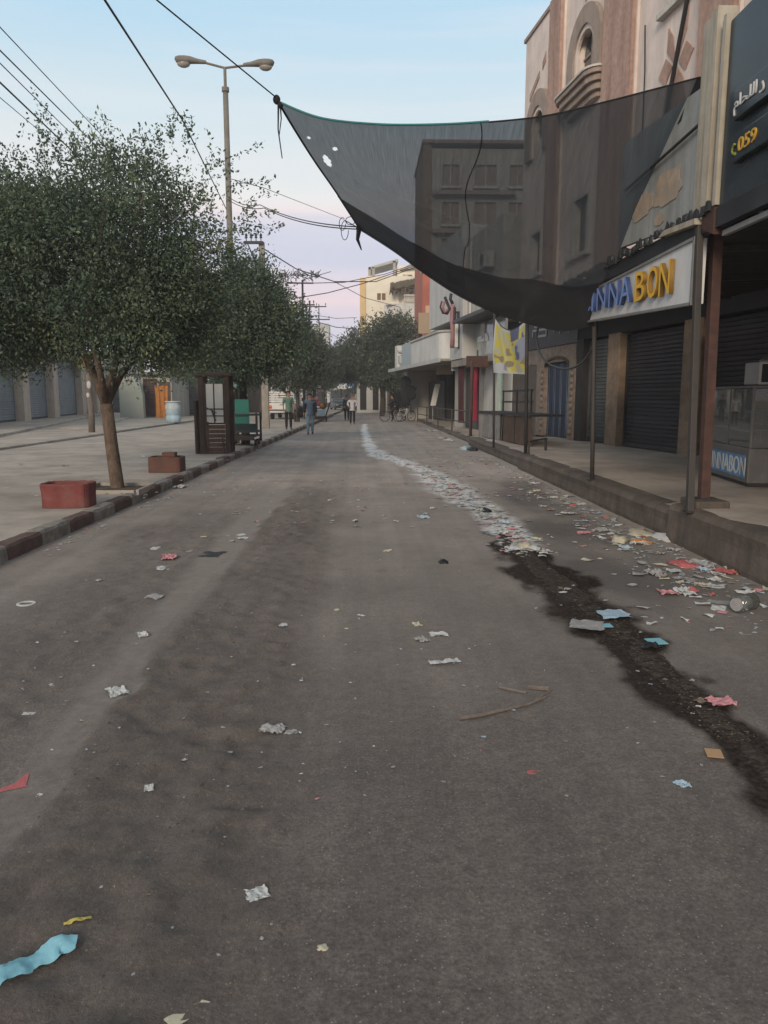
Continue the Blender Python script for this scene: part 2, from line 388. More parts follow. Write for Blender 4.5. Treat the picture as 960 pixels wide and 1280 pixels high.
# the carriageway narrows gently with the left kerb
Z = road_z(X, Y); nx, ny = len(xs), len(ys)
idx = np.arange(nx * ny).reshape(ny, nx)
q = np.stack([idx[:-1, :-1], idx[:-1, 1:], idx[1:, 1:], idx[1:, :-1]], -1).reshape(-1, 4)
def np_mesh(name, co, quads, m, smooth=True):
    me = bpy.data.meshes.new(name); me.vertices.add(len(co)); me.vertices.foreach_set('co', np.ascontiguousarray(co, dtype=np.float32).ravel())
    k = quads.shape[1]; me.loops.add(quads.size); me.loops.foreach_set('vertex_index', quads.ravel().astype(np.int32))
    me.polygons.add(len(quads)); me.polygons.foreach_set('loop_start', np.arange(0, quads.size, k, dtype=np.int32))
    me.polygons.foreach_set('use_smooth', np.full(len(quads), smooth)); me.update(calc_edges=True); me.materials.append(m); return me
def attr_node(nt, name):
    a = nd(nt, 'ShaderNodeAttribute'); a.attribute_name = name; return a.outputs['Fac']
def asphalt():
    m = bpy.data.materials.new('dirty_asphalt'); m.use_nodes = True; nt = m.node_tree; L = nt.links.new; b = nt.nodes['Principled BSDF']
    g = nd(nt, 'ShaderNodeNewGeometry').outputs['Position']
    def noise(sc, det=6, ro=.6, vec=None):
        n = nd(nt, 'ShaderNodeTexNoise'); n.inputs['Scale'].default_value = sc; n.inputs['Detail'].default_value = det; n.inputs['Roughness'].default_value = ro; L(vec or g, n.inputs['Vector']); return n.outputs['Fac']
    def mr(v, a, c, lo=0, hi=1):
        r = nd(nt, 'ShaderNodeMapRange'); r.inputs[1].default_value = a; r.inputs[2].default_value = c; r.inputs[3].default_value = lo; r.inputs[4].default_value = hi; L(v, r.inputs[0]); return r.outputs[0]
    def mix(f, a, c, bt='MIX'):
        x = nd(nt, 'ShaderNodeMixRGB'); x.blend_type = bt
        if isinstance(f, float): x.inputs[0].default_value = f
        else: L(f, x.inputs[0])
        for s_, v in ((1, a), (2, c)):
            if isinstance(v, tuple): x.inputs[s_].default_value = (*v, 1)
            else: L(v, x.inputs[s_])
        return x.outputs[0]
    def mth(op, a, c):
        x = nd(nt, 'ShaderNodeMath'); x.operation = op
        for s_, v in ((0, a), (1, c)):
            if isinstance(v, (int, float)): x.inputs[s_].default_value = v
            else: L(v, x.inputs[s_])
        return x.outputs[0]
    stretch = nd(nt, 'ShaderNodeMapping'); stretch.inputs['Scale'].default_value = (1, .22, 1); L(g, stretch.inputs['Vector'])
    col = mix(mr(noise(.7), .3, .7), (.092, .075, .067), (.130, .108, .097))
    col = mix(mr(noise(1.6, 7, .65, stretch.outputs[0]), .42, .75, 0, .7), col, (.084, .071, .062))
    col = mix(mr(noise(9, 5, .7), .5, .8, 0, .5), col, (.078, .067, .058))
    gr = mr(noise(70, 4, .75), .33, .67, .60, 1.40); cg = nd(nt, 'ShaderNodeCombineXYZ'); [L(gr, cg.inputs[k_]) for k_ in range(3)]; col = mix(1.0, col, cg.outputs[0], 'MULTIPLY')
    gm = mr(noise(17, 6, .7), .36, .64, .80, 1.20); cm_ = nd(nt, 'ShaderNodeCombineXYZ'); [L(gm, cm_.inputs[k_]) for k_ in range(3)]; col = mix(1.0, col, cm_.outputs[0], 'MULTIPLY')
    far = nd(nt, 'ShaderNodeSeparateXYZ'); L(g, far.inputs[0]); col = mix(mth('MULTIPLY', mr(far.outputs['Y'], 3, 14), mr(noise(.9, 5, .65), .3, .6, .3, .8)), col, (.31, .268, .242))  # paler with distance: grazing sky sheen and dust put into the colour
    tr_s = nd(nt, 'ShaderNodeMapping'); tr_s.inputs['Scale'].default_value = (3.2, .09, 1); L(g, tr_s.inputs['Vector']); col = mix(1.0, col, mix(mr(noise(1.0, 5, .6, tr_s.outputs[0]), .36, .64), (.84, .83, .83), (1.13, 1.12, 1.11)), 'MULTIPLY')
    big = mix(mr(noise(.35, 5, .6), .40, .62), (.86, .85, .85), (1.08, 1.07, 1.05)); col = mix(1.0, col, big, 'MULTIPLY')
    col = mix(mr(noise(2.3, 8, .75), .56, .66, 0, .55), col, (.078, .066, .057))
    # worn aggregate: pale and dark chips
    for sc, thr, cc, am in ((95, .34, (.34, .32, .29), .55), (43, .17, (.40, .38, .34), .55), (67, .26, (.30, .28, .25), .45), (120, .4, (.06, .053, .047), .7)):
        v = nd(nt, 'ShaderNodeTexVoronoi'); v.inputs['Scale'].default_value = sc; L(g, v.inputs['Vector'])
        rnd = nd(nt, 'ShaderNodeSeparateColor'); L(v.outputs['Color'], rnd.inputs[0])
        msk = mth('MULTIPLY', mr(v.outputs['Distance'], thr, thr * .6), mr(rnd.outputs[0], .84, .98, 0, am)); col = mix(msk, col, cc)
    mud, tr, wash, damp, blue = [attr_node(nt, k) for k in ('mud', 'trench', 'wash', 'damp', 'blue')]
    mudcol = mix(mr(noise(11, 7, .7), .35, .65), (.062, .049, .042), (.135, .110, .094))
    col = mix(mth('MULTIPLY', mud, .52), col, mudcol)
    col = mix(mth('MULTIPLY', tr, mr(noise(3.5, 6, .7), .3, .6, .3, .8)), col, mix(mr(noise(14, 6), .35, .7), (.135, .115, .100), (.185, .160, .138)))
    col = mix(mth('MULTIPLY', blue, .7), col, (.062, .057, .056))
    soil_ = mix(mr(noise(30, 5, .7), .4, .65), (.016, .012, .010), (.048, .037, .030))
    col = mix(mth('MULTIPLY', damp, mr(noise(9, 7, .75), .30, .45, .55, .97)), col, soil_)
    col = mix(mth('MULTIPLY', wash, mr(noise(16, 6, .7), .36, .56, .25, 1.0)), col, (.62, .62, .63))
    L(col, b.inputs['Base Color'])
    ro = mth('SUBTRACT', mr(noise(3, 6), .3, .7, .72, .92), mth('MULTIPLY', wash, .3)); L(ro, b.inputs['Roughness'])
    b.inputs['Specular IOR Level'].default_value = .4; b.inputs['Sheen Weight'].default_value = .10; b.inputs['Sheen Roughness'].default_value = .4; b.inputs['Sheen Tint'].default_value = (1, .95, .9, 1)
    dry = mth('SUBTRACT', 1.0, mth('MINIMUM', 1.0, mth('ADD', mth('MULTIPLY', damp, .93), mth('ADD', mth('MULTIPLY', mud, .3), mth('MULTIPLY', blue, .5))))); L(mth('MULTIPLY', dry, .4), b.inputs['Specular IOR Level']); L(mth('MULTIPLY', dry, .10), b.inputs['Sheen Weight'])
    h = mth('ADD', mth('MULTIPLY', noise(140, 3, .6), .35), mth('MULTIPLY', noise(38, 6, .7), mth('ADD', .5, mth('MULTIPLY', mud, 3.2))))
    bp = nd(nt, 'ShaderNodeBump'); bp.inputs['Strength'].default_value = .6; bp.inputs['Distance'].default_value = .014; L(h, bp.inputs['Height']); L(bp.outputs[0], b.inputs['Normal'])
    return m
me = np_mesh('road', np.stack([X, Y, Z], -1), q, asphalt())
for nm, a in zip(('mud', 'trench', 'wash', 'damp', 'blue'), road_masks(X, Y)):
    at = me.attributes.new(nm, 'FLOAT', 'POINT'); at.data.foreach_set('value', a.astype(np.float32))
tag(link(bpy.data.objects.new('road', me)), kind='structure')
M['earth'] = mat('far_ground', (.19, .17, .15), .9, .2, .3, .1, 10, coord='P')
tag(MB().grid(12, 12, lambda u, v: (-700 + 1400 * u, -300 + 1200 * v, -.06)).build('ground', M['earth']), kind='structure')

KX = lambda y: -3.63 + .0195 * y                 # road-side face of the left kerb
def sheet(name, m, rows, nu=24):                 # rows: (y, x_left, x_right, z) -> gently uneven sheet with skirts
    mb = MB(); rows = list(rows); n = len(rows)
    def fn(i, u):
        y, a, c, z = rows[i]; x = a + (c - a) * u
        return (x, y, z + float(fbm(np.array([x * .4]), np.array([y * .3]), 41)[0] - .47) * .03)
    vs = [fn(i, k / nu) for i in range(n) for k in range(nu + 1)]
    fs = [(i * (nu + 1) + k, i * (nu + 1) + k + 1, (i + 1) * (nu + 1) + k + 1, (i + 1) * (nu + 1) + k) for i in range(n - 1) for k in range(nu)]
    mb.add(vs, fs)
    return tag(mb.build(name, m, smooth=True), kind='structure')
sheet('plaza', M['dusty'], [(yy, -10.05, KX(yy) - .17, .135) for yy in np.linspace(-4, 150, 90)])
# far pavement on the left, its low edge and the raised plinth of the shops
tag(MB().box(-60, -10.0, -4, 30.4, -.05, .21).box(-60, -10.15, 30.4, 150, -.05, .215).build('pavement', M['dusty'], bevel=.03), kind='structure')
pl = [(-11.6, 22), (-13.5, 30.5), (-18.0, 50), (-21, 63), (-40, 63), (-40, 22)]
tag(MB().prism(pl, .32, lambda u, v, w: (u, v, w)).build('plinth', M['dusty'], bevel=.03), kind='structure')
tag(MB().prism([(-10.9, 33), (-12.4, 36), (-15.2, 50), (-17, 50), (-13.2, 33)], .27, lambda u, v, w: (u, v, w)).build('step', M['dusty'], bevel=.02), kind='structure')

# left kerb: painted stones, red and white in turn
kerb = thing('kerb', 'low roadside kerb of alternating worn red and white stones along the left edge of the road', 'kerb', (KX(10), 10, 0))
stones = {}
def stone_mesh(key, m):
    mb = MB(); n = 6
    prof = [(0, -.06), (0, .125), (.022, .155), (.16, .158), (.175, .15), (.175, -.06)]
    for i in range(n + 1):
        pass
    rnd = random.Random(key)
    vs = []
    for i in range(n + 1):
        yy = -.366 + .732 * i / n
        for px_, pz in prof:
            vs.append((-px_ + rnd.uniform(-.006, .006), yy, pz + rnd.uniform(-.008, .006)))
    k = len(prof); fs = [(i * k + j, i * k + j + 1, (i + 1) * k + j + 1, (i + 1) * k + j) for i in range(n) for j in range(k - 1)]
    fs += [tuple(range(k - 1, -1, -1)), tuple(n * k + j for j in range(k))]
    return mb.add(vs, fs).mesh('kerb_stone', m)
SV = {c: [stone_mesh(i * 7 + len(c), M[c]) for i in range(4)] for c in ('kerb_red', 'kerb_white')}
k = -11
while 10.3 + .75 * k < 62:
    yc = 10.3 + .75 * (k + .5)
    c = 'kerb_red' if k % 2 == 0 else 'kerb_white'
    o = place(random.choice(SV[c]), 'kerb_stone', (KX(yc) - KX(10) + random.uniform(-.012, .012), yc - 10, random.uniform(-.008, .008)), (0, random.uniform(-.02, .02), -.0195 + random.uniform(-.012, .012)), parent=kerb)
    k += 1

# right pavement: four levels, each with its rough cast kerb
def rpave(y0, y1, x0, z, name='pavement'):
    mb = MB()
    def top(u, v):
        x = x0 + .12 + (10.4 - x0) * u; yy = y0 + (y1 - y0) * v
        return (x, yy, z + float(fbm(np.array([x * .9]), np.array([yy * .7]), 51)[0] - .47) * .035)
    mb.grid(30, max(6, int((y1 - y0) * 4)), lambda u, v: top(v, u))
    return tag(mb.build(name, M['pave'], smooth=True), kind='structure')
def rkerb(label, segs, x0, z, protrude=0):
    t = thing('kerb', label, 'kerb', (x0, segs[0][0], 0))
    for (a, c) in segs:
        mb = MB(); n = max(4, int((c - a) * 5)); vs = []; k = 7
        for i in range(n + 1):
            yy = a + .006 + (c - a - .012) * i / n
            w = float(fbm(np.array([yy * 1.7]), np.array([x0]), 61)[0] - .47) * .06
            pr = [(.0, -.08), (-.015 + w, .05), (.005 + w * .7, z * .55), (.0 + w * .4, z - .06), (.035, z - .01), (.09, z + .004), (.36, z - .004)]
            vs += [(x0 + px_, yy, pz + (w * .25 if pz > 0 else 0)) for px_, pz in pr]
        fs = [(i * k + j, (i + 1) * k + j, (i + 1) * k + j + 1, i * k + j + 1) for i in range(n) for j in range(k - 1)]
        fs += [tuple(range(k)), tuple(n * k + j for j in range(k - 1, -1, -1))]
        mb.add(vs, fs).build('kerb_section', M['rkerb'], t, world=True, smooth=False)
    return t
rpave(-3, 8.17, 3.44, .415); rpave(8.15, 16.6, 3.52, .32); rpave(16.58, 25.0, 3.6, .265); rpave(24.9, 75, 3.78, .13)
rkerb('tall grimy kerb block under the red-brown post and the near dark signboard', [(-3, .6), (.6, 3.4), (3.4, 5.9), (5.9, 8.17)], 3.44, .42)
rkerb('grimy raised kerb in front of the sign with blue and yellow letters', [(8.19, 11.1), (11.1, 13.9), (13.9, 16.6)], 3.52, .325)
rkerb('lower grimy kerb below the yellow banner, ending at the far step', [(16.64, 19.5), (19.5, 22.3), (22.3, 25)], 3.6, .27)
rkerb('shallow far kerb beside the row of litter and the parked bicycles', [(25.2, 31), (31, 37), (37, 44), (44, 52), (52, 62), (62, 75)], 3.78, .13)
MB().box(3.6, 9.5, 24.99, 25.1, -.05, .262)

# wet mud trail running along the gutter: its edges dip under the road
def strip(name, pts, m, hgt, nv=22, step=.05, seed=3, lo=-.02):
    P = [Vector((a, c, 0)) for a, c, w in pts]; dense = []
    for i in range(len(P) - 1):
        n = max(1, int((P[i + 1] - P[i]).length / step))
        for j in range(n): t = j / n; dense.append((P[i].lerp(P[i + 1], t), pts[i][2] + (pts[i + 1][2] - pts[i][2]) * t))
    n = len(dense); co = np.zeros((n, nv + 1, 2)); pr = np.zeros((n, nv + 1))
    for i, (p, w) in enumerate(dense):
        a = dense[max(0, i - 6)][0]; c = dense[min(n - 1, i + 6)][0]; d = (c - a).normalized(); s_ = Vector((-d.y, d.x, 0))
        end = min(1, i / 8, (n - 1 - i) / 8)
        for j in range(nv + 1):
            v = -1 + 2 * j / nv; wk_ = .78 * (.75 + .55 * float(vnoise(np.array([p.y * 3.1]), np.array([1.5 * (v > 0)]), 8)[0])); r = p + s_ * v * w * wk_; co[i, j] = (r.x, r.y); pr[i, j] = (1 - abs(v) ** 1.6) * end
    x, yy = co[..., 0].ravel(), co[..., 1].ravel(); p_ = pr.ravel()
    z = road_z(x, yy) + lo + (hgt - lo) * np.clip(p_ * 1.1, 0, 1) * (.32 + 1.35 * fbm(x * 3.2, yy * 3.2, seed)) + (fbm(x * 24, yy * 24, seed + 5, 4) - .45) * .013 * np.clip(p_ * 2, 0, 1)
    I = np.arange(n * (nv + 1)).reshape(n, nv + 1); qq = np.stack([I[:-1, :-1], I[1:, :-1], I[1:, 1:], I[:-1, 1:]], -1).reshape(-1, 4)
    return np_mesh(name, np.stack([x, yy, z], -1), qq, m)
M['mud'] = mat('wet_black_mud', (.026, .019, .015), .8, .5, 14, .9, 60, dirt=((.105, .082, .064), .85, 22), coord='P', spec=.2)
tag(link(bpy.data.objects.new('mud_trail', strip('mud_trail', MUD, M['mud'], .006, lo=-.012))), kind='structure')

# ------------------------------------------------------------------ right-hand side: pink stone building and the shops in its foot
B = (fpt(0, 0, 0).x, fpt(0, 0, 0).y, 0)
def local_text(body, w, h, ext, m, name, parent, loc, rot=None, shear=0, font=None):
    cu = bpy.data.curves.new(name, 'FONT'); cu.body = body; cu.extrude = ext / 2; cu.shear = shear; cu.resolution_u = 3
    cu.align_x = 'LEFT'; cu.bevel_depth = 0
    o = bpy.data.objects.new(name, cu); COL.objects.link(o)
    dg = bpy.context.evaluated_depsgraph_get(); me = bpy.data.meshes.new_from_object(o.evaluated_get(dg)); bpy.data.objects.remove(o); bpy.data.curves.remove(cu)
    co = np.zeros(len(me.vertices) * 3, np.float32); me.vertices.foreach_get('co', co); co = co.reshape(-1, 3)
    lo, hi = co.min(0), co.max(0); co[:, :2] = (co[:, :2] - lo[:2]) / np.maximum(hi[:2] - lo[:2], 1e-5) * (w, h)
    me.vertices.foreach_set('co', co.ravel()); me.materials.clear(); me.materials.append(m); me.update()
    t = link(bpy.data.objects.new(name, me), parent); t.matrix_local = Matrix.Translation(Vector(loc)) @ (rot or Matrix.Identity(4)); WM[t] = Matrix.Identity(4)
    return t
# text that faces the street from the right-hand side: its x runs towards the camera
ROT_FAC = Matrix(((-1, 0, 0, 0), (0, 0, 1, 0), (0, 1, 0, 0), (0, 0, 0, 1)))
ROT_X = Matrix(((0, 0, -1, 0), (-1, 0, 0, 0), (0, 1, 0, 0), (0, 0, 0, 1)))
ROT_FRONT = Matrix(((1, 0, 0, 0), (0, 0, -1, 0), (0, 1, 0, 0), (0, 0, 0, 1)))   # faces the camera

def corrugate(mb, s0, s1, z0, z1, o, pitch=.1, depth=.012):      # roller shutter curtain of interlocking slats
    n = int((z1 - z0) / pitch); vs = []; z = z0; rs_ = random.Random(int(s0 * 100))
    for i in range(n):
        a = z0 + (z1 - z0) * i / n; c = z0 + (z1 - z0) * (i + 1) / n
        for zz, oo in ((a, -depth), (a + (c - a) * .2, depth * .6), (a + (c - a) * .8, depth * .8), (c, -depth)):
            jl, jr = rs_.uniform(-.004, .004), rs_.uniform(-.004, .004); vs += [(s0, o + oo + jl, zz), (s1, o + oo + jr, zz)]
    mb.add(vs, [(2 * i, 2 * i + 2, 2 * i + 3, 2 * i + 1) for i in range(len(vs) // 2 - 1)])
    return mb
def roller(parent, s0, s1, z0, z1, o, m, pitch=.1, label=None):
    sh = corrugate(MB(), s0, s1, z0, z1, o, pitch).build('roller_shutter', m, parent, label=label)
    for a_ in (s0 - .03, s1 - .04): MB().box(a_, a_ + .07, o - .03, o + .05, z0, z1).build('guide_rail', m, sh)
    MB().box(s0 + .045, s1 - .045, o - .02, o + .035, z0 - .01, z0 + .09).build('bottom_bar', M['dsteel'], sh)
    return sh
U = 1.2                                                    # the upper storeys stand this far in front of the shop fronts
t = thing('apartment_building', 'tall pink stone building with terracotta pilasters and arched windows above the shops', 'building', B, FRZ)
# upper wall with its openings left open: built as piers and bands between them
WZ0, WZ1 = 4.0, 12.45
def holed(mb, s0, s1, z0, z1, holes, o0, o1):              # wall slab with rectangular openings
    ss = sorted({s0, s1, *[h[0] for h in holes], *[h[1] for h in holes]}); zs = sorted({z0, z1, *[h[2] for h in holes], *[h[3] for h in holes]})
    for a, c in zip(ss[:-1], ss[1:]):
        for e, f in zip(zs[:-1], zs[1:]):
            ms, mz = (a + c) / 2, (e + f) / 2
            if any(h[0] < ms < h[1] and h[2] < mz < h[3] for h in holes): continue
            mb.box(a, c, o0, o1, e, f)
    return mb
wins = [(19.95, 20.95, 9.55, 10.75), (15.1, 16.45, 9.3, 11.2), (23.35, 24.2, 9.2, 10.1), (19.95, 20.95, 5.3, 6.7), (15.1, 16.45, 5.3, 6.9), (23.35, 24.2, 5.3, 6.5), (9.2, 10.6, 9.3, 11.0), (9.2, 10.6, 5.6, 7.2)]
holed(MB(), 6.0, 25.2, WZ0, WZ1, wins, U - .28, U).build('wall', M['stone'], t)
MB().box(5.7, 25.25, -7, U - .285, WZ0 + .02, WZ1 - .02).build('wall', M['greywall'], t)
MB().box(27.7, 27.95, -6, -.31, 0, WZ0).build('wall', M['greywall'], t)
MB().box(5.95, 25.3, U - .3, U + .05, WZ1, WZ1 + .1).build('coping', M['trim'], t)
for (a, c) in ((21.95, 22.8), (17.7, 19.18), (13.9, 15.0), (10.9, 11.9)):
    p = MB().box(a, c, U + .004, U + .16, WZ0 + .1, WZ1 - .01).build('pilaster', M['terra'], t)
    MB().box(a - .06, a - .004, U + .004, U + .07, WZ0 + .1, WZ1 - .02).box(c + .004, c + .06, U + .004, U + .07, WZ0 + .1, WZ1 - .02).build('edge_trim', M['stone'], p)
def arch_poly(sc, w, z0, zs, n=14, k=1.0):                  # outline from the sill up and round a low arch
    return [(sc - w, z0)] + [(sc - w * math.cos(PI * i / n), zs + k * w * math.sin(PI * i / n)) for i in range(n + 1)] + [(sc + w, z0)]
def arch_ring(mb, sc, wi, wo, z0, zs, o0, o1, n=14, k=1.0):
    pi_, po = arch_poly(sc, wi, z0, zs, n, k), arch_poly(sc, wo, z0, zs, n, k * 1.02)
    for i in range(len(pi_) - 1):
        quad = [pi_[i], po[i], po[i + 1], pi_[i + 1]]
        mb.add([(u, o0, v) for u, v in quad] + [(u, o1, v) for u, v in quad], [(0, 1, 2, 3), (7, 6, 5, 4), (0, 4, 5, 1), (1, 5, 6, 2), (2, 6, 7, 3), (3, 7, 4, 0)])
    return mb
for (sc, zs, z0, wi, sill) in ((20.45, 10.2, 9.35, .62, True), (23.78, 9.55, 8.75, .55, False)):
    w = arch_ring(MB(), sc, wi, wi + .42, z0, zs, U + .004, U + .13).build('window', M['trim'], t)
    arch_ring(MB(), sc, wi - .12, wi + .07, z0, zs, U + .006, U + .075).build('frame', M['stone'], w)
    MB().prism(arch_poly(sc, wi - .1, z0, zs, 12), .02, lambda u, v, ww: (u, U - .17 + ww, v)).build('pane', M['darkglass'], w)
    MB().bar((sc, U - .14, z0), (sc, U - .14, zs + .4), .05).bar((sc - .5, U - .14, zs), (sc + .5, U - .14, zs), .05).build('glazing_bar', M['trim'], w)
    if sill:                                                # rounded stone balcony tray under the arched window
        wd = wi + .62; n = 16
        sm_ = MB()
        for (zt, zb, dep, ww) in ((z0 + .02, z0 - .09, .44, wd), (z0 - .095, z0 - .24, .36, wd - .07), (z0 - .245, z0 - .40, .27, wd - .16), (z0 - .405, z0 - .54, .17, wd - .27)):
            pl_ = [(sc + ww * math.cos(PI * i / n), U + .005 + dep * min(1, 1.25 * math.sin(PI * i / n) ** .6) if 0 < i < n else U + .005) for i in range(n + 1)]
            sm_.prism(pl_, zt - zb, lambda u, v, q_, zb=zb: (u, v, zb + q_))
        sm_.build('sill', M['trim'], w, bevel=.012)
        sm2 = MB(); pl_ = [(sc + (wd + .03) * math.cos(PI * i / n), U + .005 + .48 * min(1, 1.25 * math.sin(PI * i / n) ** .6) if 0 < i < n else U + .005) for i in range(n + 1)]
        sm2.prism(pl_, .05, lambda u, v, q_: (u, v, z0 + .024 + q_)).build('sill_cap', M['whitetrim'], w)
for (a, c, e, f) in wins[1:2] + wins[3:]:
    w = MB().box(a - .1, a + .05, U - .26, U + .03, e, f).box(c - .05, c + .1, U - .26, U + .03, e, f).box(a - .1, c + .1, U - .26, U + .03, f, f + .1).build('window', M['whitetrim'], t)
    MB().box(a + .05, c - .05, U - .2, U - .18, e, f).build('pane', M['darkglass'], w)
    MB().box(a - .22, c + .22, U - .27, U + .14, e - .12, e - .004).build('sill', M['whitetrim'], w, bevel=.01)
    MB().box((a + c) / 2 - .03, (a + c) / 2 + .03, U - .178, U - .14, e, f).build('glazing_bar', M['greywall'], w)
# terracotta inlay below the near window: two horns, two diamonds and a skirt; dashes further along
def inlay(polys, name='inlay_tile'):
    for pz in polys: MB().prism(pz, .022, lambda u, v, w: (u, U + .003 + w, v)).build(name, M['terra'], t)
c0, h0 = 16.0, 8.12
inlay([[(c0 - .02, h0 - .02), (c0 - .36, h0 + .5), (c0 - .38, h0 + .98), (c0 - .14, h0 + .55)], [(c0 + .02, h0 - .02), (c0 + .14, h0 + .55), (c0 + .34, h0 + .80), (c0 + .36, h0 + .35)],
       [(c0 + .12, h0 - .0), (c0 + .38, h0 + .24), (c0 + .64, h0 - .02), (c0 + .38, h0 - .28)], [(c0 - .12, h0), (c0 - .38, h0 - .26), (c0 - .64, h0 + .02), (c0 - .38, h0 + .26)],
       [(c0 - .03, h0 - .06), (c0 + .3, h0 - .38), (c0 + .46, h0 - 1.0), (c0 - .03, h0 - .95)], [(c0 - .06, h0 - .06), (c0 - .06, h0 - .95), (c0 - .5, h0 - 1.0), (c0 - .34, h0 - .38)]])
inlay([[(24.7, 10.55), (23.9, 10.95), (23.9, 11.12), (24.7, 10.75)], [(23.65, 11.05), (23.4, 11.2), (23.4, 11.45), (23.65, 11.25)], [(23.2, 11.2), (22.95, 11.4), (22.95, 11.7), (23.2, 11.45)],
       [(20.3, 11.75), (20.1, 11.8), (19.7, 12.25), (19.95, 12.3), (20.15, 12.05)], [(20.65, 11.45), (20.4, 11.5), (20.3, 11.8), (20.55, 11.9)], [(21.5, 11.95), (21.2, 12.1), (21.2, 12.3), (21.5, 12.25)]])
# ground floor: tan piers, shutters, header
HZ = 3.9
for (a, c, mm) in ((20.25, 20.95, 'tan'), (16.35, 17.1, 'tan'), (11.6, 12.3, 'tan'), (22.6, 23.1, 'dark'), (6.0, 6.8, 'tan')):  # the near-black one is no pier: it paints in a shaded gap
    MB().box(a, c, -.5, .06, .2, HZ - .6).build('column', M[mm], t, bevel=.015)
MB().box(6.0, 23.1, -.45, .02, HZ - .62, 4.02).build('lintel', M['dark'], t)
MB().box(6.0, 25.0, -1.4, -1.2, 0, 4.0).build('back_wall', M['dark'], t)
MB().box(6.0, 25.2, -1.2, U - .3, 3.93, 4.05).build('soffit', M['concrete'], t)
roller(t, 21.0, 22.58, .3, HZ - .65, -.18, M['shutter'], label='grey green roller shutter behind the thin kerb pole')
roller(t, 17.12, 20.22, .3, HZ - .65, -.2, M['shutter_shaded'], label='wide dark roller shutter under the sign with raised letters')
roller(t, 12.35, 16.3, .3, HZ - .65, -.2, M['shutter_shaded'])
roller(t, 6.9, 11.5, .3, HZ - .65, -.2, M['shutter_shaded'])
# the doorway with the beaded curtain and its patterned surround
MB().box(23.12, 27.7, -.1, .04, 3.25, 4.35).build('fascia', M['black'], t)
def bars_on(parent, segs, off, w, m, name, s0=0):            # strokes of a worn, unreadable inscription on a shop front
    for (x0, y0, x1, y1) in segs:
        mb = MB(); a_, c_ = fac(x0, y0, off), fac(x1, y1, off)
        mb.bar((a_[0] - s0, off, a_[1]), (c_[0] - s0, off, c_[1]), .02, w, up=(0, 0, 1)) if abs(x1 - x0) > abs(y1 - y0) else mb.bar((a_[0] - s0, off, a_[1]), (c_[0] - s0, off, c_[1]), w, .02, up=(0, 1, 0))
        mb.build(name, m, parent)
bars_on(t, [(666, 414, 684, 411), (666, 414, 666, 422), (671, 421, 683, 419), (683, 411, 683, 419), (668, 409, 674, 408), (700, 412, 711, 410), (700, 412, 700, 417), (711, 410, 711, 415), (692, 411, 692, 415)], .055, .07, M['galv'], 'fascia_lettering')
dk = mat('door_surround', (.20, .155, .125), .8, .3, 6, .3, 30, dirt=((.10, .075, .06), .8, 5))
d_ = MB().box(23.14, 23.62, -.2, .07, .28, 3.1).box(25.75, 26.5, -.2, .07, .28, 3.1).box(23.14, 27.6, -.2, .068, 2.72, 3.22).build('door_surround', dk, t)
for i in range(11):                                         # carved bumps up both jambs
    MB().ball((23.38, .08, .5 + i * .2), .13, .035, .085, 10, 6).build('carved_boss', dk, d_)
    MB().ball((25.95, .08, .5 + i * .2), .13, .035, .085, 10, 6).build('carved_boss', dk, d_)
arc = MB()
for i in range(12):
    a0, a1 = PI * i / 12, PI * (i + 1) / 12
    arc.bar((24.68 + 1.0 * math.cos(a0), .09, 2.62 + .25 * math.sin(a0)), (24.68 + 1.0 * math.cos(a1), .09, 2.62 + .25 * math.sin(a1)), .05, .08)
arc.build('arch_trim', M['wood'], d_)
cur = thing('bead_curtain', 'dark blue beaded strand curtain hanging in the patterned doorway', 'curtain', fpt(24.7, -.06, .28), FRZ)
cm = [mat('bead_' + n_, c_, .5, .3, 12, .1) for n_, c_ in (('navy', (.022, .03, .062)), ('black', (.018, .018, .024)), ('steel', (.10, .13, .17)), ('teal', (.02, .05, .07)))]
for i in range(52):
    x = -1.02 + i * .04; m_ = cm[[0, 1, 0, 3, 1, 0, 2, 0][(i * 5 + i // 7) % 8]]
    MB().tube([(x, .0, 0.02), (x + random.uniform(-.012, .012), random.uniform(-.02, .02), .8), (x + random.uniform(-.008, .008), 0, 1.6), (x, 0, 2.40)], .0165, 5).build('strand', m_, cur)
MB().tube([(-1.08, 0, 2.41), (1.08, 0, 2.41)], .02, 8).build('rod', M['dsteel'], cur)
MB().box(23.6, 25.76, -.16, -.13, .28, 2.72).build('doorway_back', M['dark'], t)
mat_g = mat('grey_render_pier', (.085, .072, .064), .85, .25, 3, .2)
MB().box(26.5, 29.2, -.3, .05, .2, 3.2).build('pier', mat_g, t)

# ------------------------------------------------------------------ next building down the row: glazed first floor, grey upper wall
t = thing('shop_building', 'grey two storey shop building with a glazed first floor window behind the yellow banner', 'building', fpt(29, 0, 0), FRZ)
L_ = lambda s: s - 29
MB().box(L_(29.2), L_(36.3), -6, -.02, 0, 3.1).build('wall', M['greywall'], t)
MB().box(L_(29.2), L_(34.28), -6, .55, 4.95, 8.4).build('upper_wall', M['greywall'], t, bevel=.02)
MB().box(L_(29.15), L_(34.2), -.6, 1.25, 4.80, 4.94).build('eave', M['black'], t)
MB().box(L_(34.3), L_(36.65), -.5, .75, 3.31, 8.45).build('slab', M['greyclad'], t, bevel=.02)
MB().box(L_(29.2), L_(36.6), -1, .7, 2.98, 3.3).build('ledge', M['concrete'], t, bevel=.02)
MB().tube([(L_(33.6), .6, 5.0), (L_(33.6), .6, 8.2)], .05, 8).build('downpipe', M['white'], t)
